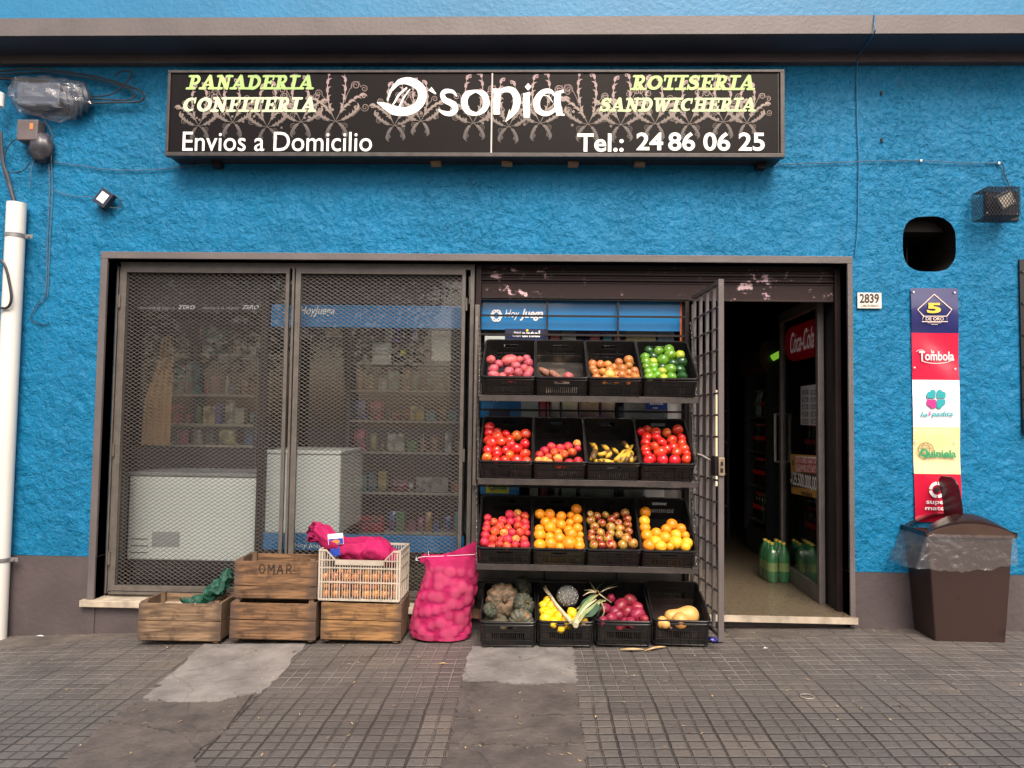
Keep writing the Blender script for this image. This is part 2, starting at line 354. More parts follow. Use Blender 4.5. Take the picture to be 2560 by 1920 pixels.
    ck = N.new('ShaderNodeMapRange'); ck.inputs[1].default_value = .001; ck.inputs[2].default_value = .005; ck.inputs[3].default_value = .35; ck.inputs[4].default_value = 0; L.new(vo.outputs[0], ck.inputs[0])
    mx4 = N.new('ShaderNodeMix'); mx4.data_type = 'RGBA'; L.new(ck.outputs[0], mx4.inputs[0]); L.new(mx3.outputs[2], mx4.inputs[6]); mx4.inputs[7].default_value = (.03,.025,.022,1)
    L.new(mx4.outputs[2], P.inputs['Base Color'])
    h = mt('SUBTRACT', mt('MULTIPLY', n1.outputs[0], .2), mt('ADD', mt('MULTIPLY', g1, .8), mt('MULTIPLY', g2, .5)))
    h = mt('ADD', h, mt('ADD', mt('MULTIPLY', wh.outputs[0], .3), mt('MULTIPLY', n0.outputs[0], 1.2)))
    bp = N.new('ShaderNodeBump'); bp.inputs['Distance'].default_value = .009; L.new(h, bp.inputs['Height']); L.new(bp.outputs[0], P.inputs['Normal'])
    return m
M['tiles'] = tiles_mat()
b = MB(); xs = [-60,-20,-8,-3.6,-2.8,-1,1,2.15,3.2,6,20,60]
def sheet(mb, xs, ys, zf, m=0):
    o = len(mb.v)
    for x in xs:
        for y in ys: mb.v.append((x, y, zf(x, y)))
    ny = len(ys)
    for i in range(len(xs)-1):
        for j in range(ny-1):
            mb.f.append([o+i*ny+j, o+(i+1)*ny+j, o+(i+1)*ny+j+1, o+i*ny+j+1]); mb.m.append(m)
sheet(b, xs, [-4.2,-3,-1.5,0,.12], lambda x, y: gz(x)+(0 if y > -3 else -.02)); struct(b.build('sidewalk', M['tiles']))
b = MB(); sheet(b, xs, [-4.4,-4.2], lambda x, y: gz(x)-.021); sheet(b, xs, [-4.4,-4.399], lambda x, y: gz(x)-.021-(.13 if y < -4.3995 else 0))
struct(b.build('kerb', mat('kerb_stone', (.26,.25,.235), .8, .3, 5, .003, 40)))
b = MB(); sheet(b, [-150,-60,-20,-8,-3.6,-2.8,2.15,3.2,20,60,150], [-150,-60,-30,-12.5,-4.39], lambda x, y: gz(x)-.15 if y > -13 else gz(x)*.5-.2)
struct(b.build('road', mat('asphalt', (.055,.053,.05), .85, .3, 6, .004, 120)))
b = MB(); sheet(b, xs, [-13.6,-11.5], lambda x, y: gz(x)-.02); struct(b.build('opposite_sidewalk', mat('pale_paving', (.34,.32,.28), .8, .25, 3)))
# ---- cement patches in the tiles
def patch(name, pix, m, dz, sub=7, jit=.012, label=None):
    P = [gnd(*q) for q in pix]; out = []
    for i in range(len(P)):
        a, c = P[i], P[(i+1) % len(P)]
        for k in range(sub):
            t = k/sub; q = a.lerp(c, t)
            if k: q = q+Vector((rnd.uniform(-jit, jit), rnd.uniform(-jit, jit), 0))
            out.append((q.x, q.y, gz(q.x)+dz))
    o = MB(); n = len(out); o.add(out+[(x, y, z-dz-.01) for x, y, z in out], [tuple(range(n))]+[(i, i+n, (i+1) % n+n, (i+1) % n) for i in range(n)])
    ob = struct(o.build(name, m))
    if label: ob['label'] = label
    return ob
def cement(name, c1, c2, sc=3):
    m, N, L, P = nodes(name); P.inputs['Roughness'].default_value = .75; tc = N.new('ShaderNodeTexCoord')
    a = N.new('ShaderNodeTexNoise'); a.inputs['Scale'].default_value = sc; a.inputs['Detail'].default_value = 10; a.inputs['Roughness'].default_value = .72; L.new(tc.outputs['Object'], a.inputs['Vector'])
    cr = N.new('ShaderNodeValToRGB'); cr.color_ramp.elements[0].position = .38; cr.color_ramp.elements[1].position = .62; cr.color_ramp.elements[0].color = lc(c2); cr.color_ramp.elements[1].color = lc(c1); L.new(a.outputs[0], cr.inputs[0])
    vo = N.new('ShaderNodeTexNoise'); vo.inputs['Scale'].default_value = 6.5; vo.inputs['Detail'].default_value = 2; L.new(tc.outputs['Object'], vo.inputs['Vector'])
    sp = N.new('ShaderNodeMapRange'); sp.inputs[1].default_value = .70; sp.inputs[2].default_value = .73; L.new(vo.outputs[0], sp.inputs[0])
    mx = N.new('ShaderNodeMix'); mx.data_type = 'RGBA'; L.new(sp.outputs[0], mx.inputs[0]); L.new(cr.outputs[0], mx.inputs[6]); mx.inputs[7].default_value = (.05,.045,.042,1)
    cv = N.new('ShaderNodeTexVoronoi'); cv.feature = 'DISTANCE_TO_EDGE'; cv.inputs['Scale'].default_value = .9
    va = N.new('ShaderNodeVectorMath'); va.operation = 'MULTIPLY_ADD'; va.inputs[1].default_value = (.3,.3,0); L.new(a.outputs['Color'], va.inputs[0]); L.new(tc.outputs['Object'], va.inputs[2]); L.new(va.outputs[0], cv.inputs['Vector'])
    ck = N.new('ShaderNodeMapRange'); ck.inputs[1].default_value = .001; ck.inputs[2].default_value = .006; ck.inputs[3].default_value = .2; ck.inputs[4].default_value = 0; L.new(cv.outputs[0], ck.inputs[0])
    m3 = N.new('ShaderNodeMix'); m3.data_type = 'RGBA'; L.new(ck.outputs[0], m3.inputs[0]); L.new(mx.outputs[2], m3.inputs[6]); m3.inputs[7].default_value = (.04,.034,.03,1)
    L.new(m3.outputs[2], P.inputs['Base Color'])
    n1 = N.new('ShaderNodeTexNoise'); n1.inputs['Scale'].default_value = 45; n1.inputs['Detail'].default_value = 8; L.new(tc.outputs['Object'], n1.inputs['Vector'])
    ad = N.new('ShaderNodeMath'); ad.operation = 'SUBTRACT'; L.new(n1.outputs[0], ad.inputs[0]); L.new(ck.outputs[0], ad.inputs[1])
    bp = N.new('ShaderNodeBump'); bp.inputs['Distance'].default_value = .006; L.new(ad.outputs[0], bp.inputs['Height']); L.new(bp.outputs[0], P.inputs['Normal'])
    return m
pale = cement('pale_cement', (.225,.21,.195), (.12,.112,.104)); brown = cement('worn_cement', (.10,.085,.074), (.05,.042,.038), 4)
patch('cement_patch', [(357,1748),(425,1690),(510,1611),(764,1611),(700,1690),(655,1733),(600,1740),(542,1755),(440,1756)], pale, .006, 9, .014)
patch('cement_patch', [(1157,1700),(1165,1660),(1178,1618),(1432,1618),(1437,1660),(1442,1707),(1300,1711)], pale, .006, 9, .012)
patch('cement_patch', [(335,1757),(545,1758),(605,1744),(640,1738),(590,1800),(568,1826),(440,1832),(275,1800)], brown, .004, 9, .016)
patch('cement_patch', [(262,1806),(440,1836),(565,1832),(500,1880),(460,1990),(60,1990),(150,1915)], brown, .0045, 9, .018)
patch('cement_patch', [(1153,1704),(1300,1715),(1442,1711),(1446,1760),(1450,1785),(1300,1792),(1141,1795),(1146,1755)], brown, .004, 9, .014)
patch('cement_patch', [(1139,1799),(1300,1796),(1451,1789),(1462,1855),(1290,1862),(1122,1858)], brown, .005, 9, .013)
patch('cement_patch', [(1120,1863),(1290,1868),(1463,1861),(1475,2000),(1090,2000)], brown, .0042, 9, .014)
cover = cement('dirt_strip', (.11,.095,.08), (.06,.052,.045), 6)
patch('dirt_strip', [(1815,1566),(2141,1566),(2330,1566),(2330,1582),(2141,1590),(1960,1596),(1815,1594)], cover, .0035, 5, .006)
patch('dirt_strip', [(-60,1594),(150,1585),(345,1582),(345,1594),(200,1604),(-60,1632)], cover, .0035, 5, .006)
# ------------------------------------------------------------------ the shop building
ox0, ox1, oz1 = -3.005, 2.105, 2.495       # opening
SILL = .135
shop = thing('shop_building', 'bright blue roughcast shop front with taupe plinth, cornice and wide opening', 'building', (0,0,gz(0)))
hb = [at(2323, 610).x, at(2323, 610).z]; hr = (.178, .19)
def supe(t, a, b, e=2.9):
    c, s_ = math.cos(t), math.sin(t); return a*abs(c)**(2/e)*(1 if c > 0 else -1), b*abs(s_)**(2/e)*(1 if s_ > 0 else -1)
b = MB(); pz = .424; TOP = 3.92
Y0 = 0; Y1 = .12
b.box(-6, ox0, Y0, Y1, pz, TOP); b.box(ox0, ox1, Y0, Y1, oz1, TOP)
hx0, hx1, hz0, hz1 = hb[0]-.28, hb[0]+.28, hb[1]-.28, hb[1]+.28
b.box(ox1, hx0, Y0, Y1, pz, TOP); b.box(hx1, 6, Y0, Y1, pz, TOP); b.box(hx0, hx1, Y0, Y1, pz, hz0); b.box(hx0, hx1, Y0, Y1, hz1, TOP)
NS = 48; ring = []; sq = []
for k in range(NS):
    t = 2*math.pi*(k+.5)/NS; ring.append(tuple(q_*(1+.022*noise.noise(Vector((math.cos(t)*2.2, math.sin(t)*2.2, 3)))+.012*noise.noise(Vector((math.cos(t)*8, math.sin(t)*8, 3)))) for q_ in supe(t, *hr))); c, s_ = math.cos(t), math.sin(t); q = .28/max(abs(c), abs(s_)); sq.append((c*q, s_*q))
vs = [(hb[0]+a, 0, hb[1]+c) for a, c in ring]+[(hb[0]+a, 0, hb[1]+c) for a, c in sq]
b.add(vs, [(k, (k+1) % NS, (k+1) % NS+NS, k+NS) for k in range(NS)])
b.add([(hb[0]+sx*.28, 0, hb[1]+sz*.28) for sx, sz in ((1,1),(-1,1),(-1,-1),(1,-1))]+[vs[NS+5], vs[NS+6]], [])
for sx, sz, k in ((1,1,5),(-1,1,17),(-1,-1,29),(1,-1,41)):
    b.add([(hb[0]+sx*.28, 0, hb[1]+sz*.28), vs[NS+k], vs[NS+k+1]], [(0,1,2)])
b.build('wall', M['stucco'], shop)
b = MB(); vs = [(hb[0]+a, 0, hb[1]+c) for a, c in ring]+[(hb[0]+a*.97, .6, hb[1]+c*.97) for a, c in ring]
b.add(vs, [(k, (k+1) % NS, (k+1) % NS+NS, k+NS) for k in range(NS)]+[tuple(range(NS, 2*NS))]); 
b.box(hb[0]-.13, hb[0]-.12, .35, .36, hb[1]-.17, hb[1]+.17, 1); b.box(hb[0]+.02, hb[0]+.03, .35, .36, hb[1]-.17, hb[1]+.17, 1)
b.build('wall_hole', [mat('hole_inside', (.012,.009,.007), .8, .3, 4, spec=.1), M['darkiron']], shop, smooth=True)
b = MB(); zb = -.5
b.box(-6, ox0, -.004, .12, zb, pz-.002); b.box(ox1, 6, -.004, .12, zb, pz-.002)
b.box(ox0, -.42, .004, .12, zb, SILL-.045); b.box(-.42, ox1, .03, .12, zb, SILL-.05)
b.build('plinth', M['plinth'], shop)
# trim around the opening
t = .048; b = MB()
b.box(ox0-t, ox1+.034, -.022, .10, oz1, oz1+t); b.box(ox0-t, ox0, -.02, .10, SILL, oz1); b.box(ox1, ox1+.034, -.02, .13, .06, oz1)
b.box(ox0, ox0+.012, .10, .28, SILL, oz1, 1); b.box(ox1-.03, ox1, .13, .5, SILL, oz1, 1); b.box(ox0+.012, ox1-.03, .10, .5, oz1-.012, oz1, 1)
b.build('opening_frame', [M['trim'], M['darkiron']], shop, bevel=.002)
# cornice slab over the sign, small moulding below it
zf = at(1280, 86, -.30).z; zt = at(1280, 41, -.30).z
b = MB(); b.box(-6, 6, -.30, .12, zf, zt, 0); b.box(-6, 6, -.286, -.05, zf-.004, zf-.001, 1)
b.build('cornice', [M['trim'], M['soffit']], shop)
b = MB(); zm = at(1280, 156, -.05).z
b.box(-6, 6, -.05, .0, zm, zf-.005); b.build('moulding', mat('dull_taupe_paint', (.10,.08,.085), .6, .3, 3, .003, 40), shop)
b = MB(); b.box(-6, 6, -.02, .12, zt, 5.6); b.build('parapet_wall', M['blue'], shop)
# stone sill on the left, terrazzo step on the right
ston = mat('pale_travertine', (.50,.43,.33), .6, .45, 9, .002, 60)
b = MB(); b.box(-3.09, -.43, -.045, .13, SILL-.045, SILL); b.build('window_sill', ston, shop, bevel=.004)
def terrazzo():
    m, N, L, P = nodes('terrazzo'); P.inputs['Roughness'].default_value = .32; tc = N.new('ShaderNodeTexCoord')
    v = N.new('ShaderNodeTexVoronoi'); v.inputs['Scale'].default_value = 110; L.new(tc.outputs['Object'], v.inputs['Vector'])
    sp = N.new('ShaderNodeSeparateColor'); L.new(v.outputs['Color'], sp.inputs[0])
    cr = N.new('ShaderNodeValToRGB'); e = cr.color_ramp.elements; e[0].color = (.03,.026,.02,1); e[0].position = .14; e[1].color = (.115,.092,.06,1); e[1].position = .3; x = e.new(.8); x.color = (.15,.12,.08,1)
    L.new(sp.outputs[0], cr.inputs[0]); L.new(cr.outputs[0], P.inputs['Base Color']); return m
M['terrazzo'] = terrazzo()
b = MB(); b.box(1.03, ox1+.035, -.05, .40, SILL-.045, SILL+.0); b.build('doorstep', M['terrazzo'], shop, bevel=.004); MB().box(1.03, ox1+.035, -.056, -.0505, SILL-.044, SILL-.001).build('step_nosing', ston, shop)
b = MB(); b.box(1.03, 3.2, .402, 6.0, SILL-.06, SILL-.002); b.box(-3.45, 1.03, .131, 6.0, SILL-.06, SILL-.002)
b.build('interior_floor', M['terrazzo'], shop)
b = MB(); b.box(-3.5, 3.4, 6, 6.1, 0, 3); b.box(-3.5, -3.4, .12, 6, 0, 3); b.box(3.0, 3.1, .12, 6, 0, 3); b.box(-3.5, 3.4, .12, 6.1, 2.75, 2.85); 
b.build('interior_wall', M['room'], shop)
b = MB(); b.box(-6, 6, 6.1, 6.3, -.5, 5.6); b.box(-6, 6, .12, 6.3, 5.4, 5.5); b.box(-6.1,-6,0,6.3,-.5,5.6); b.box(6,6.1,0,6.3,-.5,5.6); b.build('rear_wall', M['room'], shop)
# hairline crack with its cable, from cornice to opening (on the right)
def cable(name, pix, Y, r, m, label, cat='cable', k=6, parent=None, group=None):
    pts = [at(q[0], q[1], q[2] if len(q) > 2 else Y) for q in pix]; pts = smoothpts(pts, k)
    b = MB().tube(pts, r, 6)
    if parent is not None: return b.build(name, m, parent, smooth=True)
    o = b.build(name, m, None, loc=pts[0], smooth=True); tag(o, label, cat, group); return o
wire = mat('blue_painted_cable', (.012,.16,.32), .5, .3, 12)
cable('wall_cable', [(2188,30,-.31),(2186,60,-.315),(2185,84,-.315),(2150,132,-.06),(2144,155,-.06),(2142,190,-.012),(2143,300,-.012),(2147,400,-.012),(2146,470,-.012),(2145,560,-.012),(2138,640,-.012)], 0, .0045, wire, 'thin blue painted cable running straight down from cornice to doorway corner')
# ------------------------------------------------------------------ sign
SY = -.17
sg = thing('sign_board', 'long black lightbox shop sign with cream lettering and swirl ornament', 'sign', (at(1190,392,SY).x, SY, at(1190,392,SY).z))
fr, sw, sh = pxbox(418, 176, 1961, 393, SY); sx0, sx1, sz0, sz1 = fr.o.x, fr.o.x+sw, fr.o.z, fr.o.z+sh
sgm = mat('sign_film', (.006,.0045,.004), .3, .3, 1.2, .002, 2.5, spec=.14); sgf = mat('sign_trim', (.055,.046,.042), .4, .5, 18, .001, 60)
b = MB(); b.box(sx0+.01, sx1-.01, SY+.012, -.005, sz0+.008, sz1-.008); b.build('box', mat('sign_box', (.03,.026,.026), .5, .5, 10), sg)
b = MB(); T = .028
b.box(sx0, sx1, SY-.012, SY+.03, sz0, sz0+T); b.box(sx0, sx1, SY-.012, SY+.03, sz1-T*.7, sz1); b.box(sx0, sx0+.02, SY-.012, SY+.03, sz0+T, sz1-T*.7); b.box(sx1-.03, sx1, SY-.012, SY+.03, sz0+T, sz1-T*.7)
b.box(sx1-.045, sx1-.037, SY-.004, SY+.02, sz0+T, sz1-T*.7)
b.build('frame', sgf, sg, bevel=.003)
xm = at(1229, 285, SY).x
for a, c in ((sx0+.02, xm-.006), (xm+.006, sx1-.045)):
    MB().box(a, c, SY, SY+.01, sz0+T, sz1-T*.7).build('face_panel', sgm, sg)
MB().box(xm-.003, xm+.006, SY-.006, SY+.008, sz0+T, sz1-T*.7).build('divider_strip', flat('aluminium', (.55,.5,.48), .4), sg)
SL = lambda x, y, n=0: at(380+x/2.572, 140+y/2.572, SY) + Vector((0, -.0012-n, 0))
SR = lambda x, y, n=0: at(1140+x/2.572, 140+y/2.572, SY) + Vector((0, -.0012-n, 0))
def grad(name, top, bot, z0, z1):
    m, N, L, P = nodes(name); g = N.new('ShaderNodeTexCoord'); s_ = N.new('ShaderNodeSeparateXYZ'); L.new(g.outputs['Object'], s_.inputs[0])
    mr = N.new('ShaderNodeMapRange'); mr.inputs[1].default_value = z0; mr.inputs[2].default_value = z1; L.new(s_.outputs[2], mr.inputs[0])
    cr = N.new('ShaderNodeValToRGB'); cr.color_ramp.elements[0].color = lc(bot[0]); cr.color_ramp.elements[1].color = lc(top)
    if len(bot) > 1: e = cr.color_ramp.elements.new(.45); e.color = lc(bot[1])
    L.new(mr.outputs[0], cr.inputs[0]); L.new(cr.outputs[0], P.inputs['Base Color']); P.inputs['Roughness'].default_value = .35; return m
orn = grad('ornament_ink', (.34,.21,.24), [(.06,.05,.045), (.27,.215,.18)], .16, .62)
def swirls(mb, fn, cx, cy, flip, seed, k=1.0):
    rr = random.Random(seed)
    def T(p): return (cx+flip*p[0]*k, cy+p[1]*k)
    def spiral(x, y, r, a0, turns, d, w, tail=None):
        pts = []
        n = 22
        for i in range(n):
            t = i/(n-1); a = a0+d*turns*2*math.pi*t; q = r*(1-t*.85); pts.append(T((x+q*math.cos(a), y+q*math.sin(a))))
        if tail: pts = [T(q) for q in tail]+pts
        pts = [(p.x, p.y) for p in smoothpts([Vector((p[0], p[1], 0)) for p in pts], 1)]
        mb.ribbon(fn, pts, lerpw([w*.6, w, w*.5], len(pts)))
    def comma(x, y, ang, L, w, bend):
        pts = []
        for i in range(9):
            t = i/8; a = ang+bend*t; 
            if i: x += math.cos(a)*L/8; y += math.sin(a)*L/8
            pts.append(T((x, y)))
        mb.ribbon(fn, pts, [w*.72*q for q in (.2,.7,1,1,.9,.7,.5,.25,.03)])
    def leaf(x, y, ang, L, s):
        # an acanthus spray: commas off a curved spine
        bend = .7*s; px, py, a = x, y, ang-.3*s
        pts = []
        for i in range(12):
            pts.append(T((px, py))); a += bend/11; px += math.cos(a)*L/11; py += math.sin(a)*L/11
            if i in (2,4,6,8,10):
                comma(px, py, a-s*.45, 46+1.6*i, 21, s*1.9)
                comma(px, py, a+s*.7, 38, 16, -s*1.7)
        mb.ribbon(fn, pts, lerpw([2, 5, 8, 3], len(pts)))
        spiral(px+14*math.cos(a+s*1.5), py+14*math.sin(a+s*1.5), 15, a+s*1.5+math.pi, 1.2, s, 6)
    for a_, l_, s_ in ((-2.75,150,1),(-2.25,210,-1),(-1.8,300,1),(-1.3,320,-1),(-.9,230,1),(-.4,150,-1),(.7,90,1),(2.3,90,-1)): leaf(0, 150, a_, l_, s_)
    spiral(130, -80, 30, 2.5, 1.7, 1, 4, [(60, 30), (75, -20), (95,-60)]); spiral(185, -60, 24, 3.5, 1.6, 1, 3.5, [(95,-60),(120,-100),(150,-105)])
    spiral(-110, -30, 26, 0.5, 1.6, -1, 4, [(-30, 60), (-60, 10)]); spiral(190, 60, 28, 3, 1.7, -1, 4, [(110, 120), (150, 80)])
    spiral(-120, 110, 24, .2, 1.6, 1, 3.5, [(-40, 150), (-80, 140)]); spiral(60, 180, 20, 4, 1.5, 1, 3.5, [(10, 150), (30, 185)])
    for q in range(3): mb.disc(fn, *T((rr.uniform(-110, 120), rr.uniform(60, 160))), 9*k)
b = MB()
for i, (cx, cy, fl, q) in enumerate([(300,330,1,.8),(520,300,-1,.85),(740,330,1,.85),(960,290,-1,.9),(1180,270,1,1),(1560,320,1,.85),(1730,300,-1,.8)]): swirls(b, SL, cx, cy, fl, i, q)
for i, (cx, cy, fl, q) in enumerate([(110,290,1,.95),(340,320,-1,.9),(540,290,1,.95),(850,290,-1,1),(1060,300,1,.95),(1280,300,-1,.9),(1500,310,1,.85),(1720,290,-1,.9),(1870,320,1,.75)]): swirls(b, SR, cx, cy, fl, 20+i, q)
b = [b, MB()][0]
# keep the ornament on the panels
zlo, zhi = sz0+T+.004, sz1-T*.7-.004; xlo, xhi = sx0+.03, sx1-.06
b.v = [(min(max(x, xlo), xhi), y, min(max(z, zlo), zhi)) for x, y, z in b.v]
b.build('ornament', orn, sg)
# slab letters drawn stroke by stroke
def arc(cx, cy, rx, ry, a0, a1, n=14): return [(cx+rx*math.cos(R(a0+(a1-a0)*i/n)), cy+ry*math.sin(R(a0+(a1-a0)*i/n))) for i in range(n+1)]
ST = .25
def sl(x, y, w=.42): return ([(x-w/2, y), (x+w/2, y)], .17)       # slab serif
G = {
 'I': (.62, [([(.31,.05),(.31,.95)], ST), sl(.31,.085,.58), sl(.31,.915,.58)]),
 'P': (.86, [([(.28,.05),(.28,.95)], ST), sl(.28,.085,.52), ([(.05,.915),(.4,.915)], .17), (arc(.46,.66,.25,.25,90,-90), .22), ([(.28,.91),(.47,.91)], .17), ([(.28,.41),(.47,.41)], .17)]),
 'R': (.94, [([(.28,.05),(.28,.95)], ST), sl(.25,.085,.46), ([(.05,.915),(.4,.915)], .17), (arc(.46,.69,.22,.22,90,-90), .22), ([(.28,.91),(.47,.91)], .17), ([(.28,.46),(.47,.46)], .17), ([(.42,.48),(.72,.08)], ST), ([(.66,.085),(.94,.085)], .17)]),
 'D': (.96, [([(.28,.05),(.28,.95)], ST), ([(.04,.085),(.45,.085)], .17), ([(.04,.915),(.45,.915)], .17), (arc(.42,.5,.39,.41,90,-90), .24)]),
 'E': (.84, [([(.28,.05),(.28,.95)], ST), ([(.04,.085),(.8,.085)], .17), ([(.04,.915),(.78,.915)], .17), ([(.28,.5),(.6,.5)], .15), ([(.74,.08),(.74,.34)], .12), ([(.72,.92),(.72,.68)], .12), ([(.59,.4),(.59,.6)], .1)]),
 'F': (.80, [([(.28,.05),(.28,.95)], ST), sl(.28,.085,.5), ([(.04,.915),(.76,.915)], .17), ([(.28,.5),(.6,.5)], .15), ([(.72,.92),(.72,.66)], .12), ([(.59,.4),(.59,.6)], .1)]),
 'T': (.86, [([(.43,.05),(.43,.95)], ST), sl(.43,.085,.5), ([(.04,.915),(.82,.915)], .17), ([(.09,.92),(.09,.64)], .13), ([(.77,.92),(.77,.64)], .13)]),
 'H': (1.0, [([(.26,.05),(.26,.95)], .23), ([(.74,.05),(.74,.95)], .23), sl(.26,.085), sl(.26,.915), sl(.74,.085), sl(.74,.915), ([(.26,.5),(.74,.5)], .17)]),
 'N': (1.02, [([(.24,.05),(.24,.95)], .17), ([(.8,.05),(.8,.95)], .17), ([(.24,.9),(.8,.1)], .27), sl(.24,.085,.4), ([(.04,.915),(.3,.915)], .17), sl(.8,.915,.38)]),
 'A': (.98, [([(.16,.08),(.49,.95)], .17), ([(.49,.95),(.80,.08)], .27), ([(.3,.33),(.68,.33)], .13), ([(0,.085),(.36,.085)], .17), ([(.6,.085),(1.0,.085)], .17)]),
 'W': (1.3, [([(.2,.92),(.4,.06)], .25), ([(.4,.06),(.62,.8)], .17), ([(.62,.85),(.84,.06)], .25), ([(.84,.06),(1.1,.92)], .15), ([(.02,.915),(.4,.915)], .17), ([(.5,.915),(.8,.915)], .15), ([(.95,.915),(1.26,.915)], .15)]),
 'O': (.96, [(arc(.48,.5,.35,.38,0,360,28), [.26,.24,.18,.24,.26,.24,.18,.24,.26])]),
 'C': (.90, [(arc(.5,.5,.36,.38,55,305,22), [.14,.17,.25,.26,.25,.17,.1]), ([(.73,.62),(.73,.93)], .12)]),
 'S': (.80, [([(.66,.74),(.56,.87),(.36,.89),(.2,.76),(.26,.6),(.46,.52),(.62,.42),(.64,.22),(.46,.11),(.26,.12),(.14,.28)], [.1,.17,.2,.23,.26,.28,.26,.23,.2,.17,.1]), ([(.68,.66),(.68,.94)], .11), ([(.11,.36),(.11,.06)], .11)]),
}
def slab(word, fn, x0, y0, x1, y1, m, name, sheare=.22, gap=.02):
    tot = sum(G[c][0]+gap for c in word)-gap; H = y1-y0; W = (x1-x0)-sheare*H; k = W/tot; mb = MB(); cx = 0
    ffn = lambda u, v, n=0: fn(x0+u+sheare*v, y1-v, n+.003)
    for c in word:
        wd, strokes = G[c]
        for pts, wi in strokes:
            P = [((cx+p[0])*k, p[1]*H) for p in pts]
            if len(P) > 2 and c == 'S': P = [(p.x, p.y) for p in smoothpts([Vector((p[0], p[1], 0)) for p in P], 3)]
            ws = lerpw([q*H for q in wi], len(P)) if isinstance(wi, list) else [wi*H*.92]*len(P)
            if isinstance(wi, (int, float)) and len(P) == 2 and wi > .2: ws = [wi*k*.95]*2
            mb.ribbon(ffn, P, ws)
            if len(P) == 2 and wi <= .2:
                for p in P: mb.disc(ffn, p[0], p[1], wi*H*.46, 10)
        cx += wd+gap
    return mb.build(name, m, sg)
green = grad('green_ink', (.42,.68,.26), [(.62,.75,.5)], .52, .66); pgreen = mat('cream_green_ink', (.56,.74,.36), .35, .25, 3)
gr1 = mat('lime_ink', (.45,.66,.22), .35, .3, 3)
slab('PANADERIA', SL, 222, 124, 1052, 218, gr1, 'lettering'); slab('CONFITERIA', SL, 192, 266, 1066, 362, mat('pale_cream_green_ink', (.66,.80,.48), .35, .2, 3), 'lettering')
slab('ROTISERIA', SR, 1120, 124, 1932, 222, gr1, 'lettering'); slab('SANDWICHERIA', SR, 915, 270, 1936, 360, pgreen, 'lettering')
def signtext(s, x0, y0, x1, y1, base, bold=0, sp=1.0):
    f_, w_, h_ = pxbox(base+x0/2.572, 140+y0/2.572, base+x1/2.572, 140+y1/2.572, SY-.0045)
    text_mb(s, f_, w_, h_, bold, sp=sp).build('lettering', M['ink'], sg)
signtext('Envios a Domicilio', 197, 488, 1415, 612, 380, .004); signtext('Tel.:', 780, 498, 1078, 616, 1140, .02)
signtext('24', 1160, 492, 1332, 606, 1140, .022); signtext('86 06 25', 1365, 490, 1985, 610, 1140, .022)
def cal(strokes, fn, name='logo_lettering'):
    mb = MB()
    for pts, ws in strokes:
        P = smoothpts([Vector((p[0], p[1], 0)) for p in pts], 6); P = [(p.x, p.y) for p in P]
        mb.ribbon(fn, P, lerpw(ws, len(P)))
    return mb
D = [([(1545,225),(1590,170),(1660,165),(1725,205),(1738,270),(1700,330),(1630,358),(1555,350),(1495,320),(1448,300)], [6,34,52,56,56,54,56,60,40,6]),
     ([(1640,205),(1590,250),(1560,300),(1535,330)], [10,14,12,4]), ([(1660,215),(1620,270),(1590,330)], [6,10,12]), ([(1560,180),(1535,230),(1515,290)], [10,16,6]),
     ([(1788,212),(1826,246)], [30,8]),
     ([(1960,262),(1935,232),(1890,228),(1868,250),(1885,285),(1935,312),(1952,345),(1920,372),(1875,366),(1842,345)], [8,22,30,30,36,40,36,34,26,6]),
     ([(2080,226),(2025,250),(2008,300),(2030,355),(2085,374),(2135,345),(2150,295),(2130,245),(2080,226)], [18,40,44,38,22,36,42,38,18]),
     ([(2095,238),(2125,265),(2138,300)], [4,8,4])]
cal(D, lambda x, y, n=0: SL(x, y, n+.003)).build('logo_lettering', M['ink'], sg)
D = [([(240,226),(285,222)], [30,20]), ([(266,232),(262,300),(262,378)], [44,44,40]), ([(272,236),(318,218),(362,224),(390,268),(386,330),(355,380),(318,424)], [24,34,42,48,46,30,4]),
     ([(345,345),(335,385),(322,410)], [4,8,3]), ([(455,244),(452,300),(455,398)], [44,44,38]), ([(432,250),(478,242)], [14,20]), ([(464,178),(464,200),(464,222)], [4,42,6]),
     ([(640,262),(605,228),(555,238),(520,290),(530,350),(580,374),(630,350),(645,310)], [10,28,36,44,40,30,24,10]), ([(560,255),(595,262),(622,300)], [3,8,3]),
     ([(655,240),(652,310),(668,384)], [40,44,40]), ([(640,240),(694,228)], [14,22]), ([(662,372),(698,382)], [24,10])]
cal(D, lambda x, y, n=0: SR(x, y, n+.003)).build('logo_lettering', M['ink'], sg)
# two brackets and bits of wood wedged under the box
zb_ = sz0
for px in (1903, 540): p = at(px, 405, -.06); MB().box(p.x-.03, p.x+.03, -.07, -.003, zb_-.03, zb_+.01).build('bracket', M['darkiron'], sg)
for px in (1090, 1267, 1433, 1600): 
    p = at(px, 408, -.05); MB().box(p.x-.035, p.x+.035, -.08, -.004, zb_-.009, zb_+.006, jit=.004).build('wood_wedge', mat('raw_wood%d' % px, (.42,.26,.14), .8, .3, 20), sg)
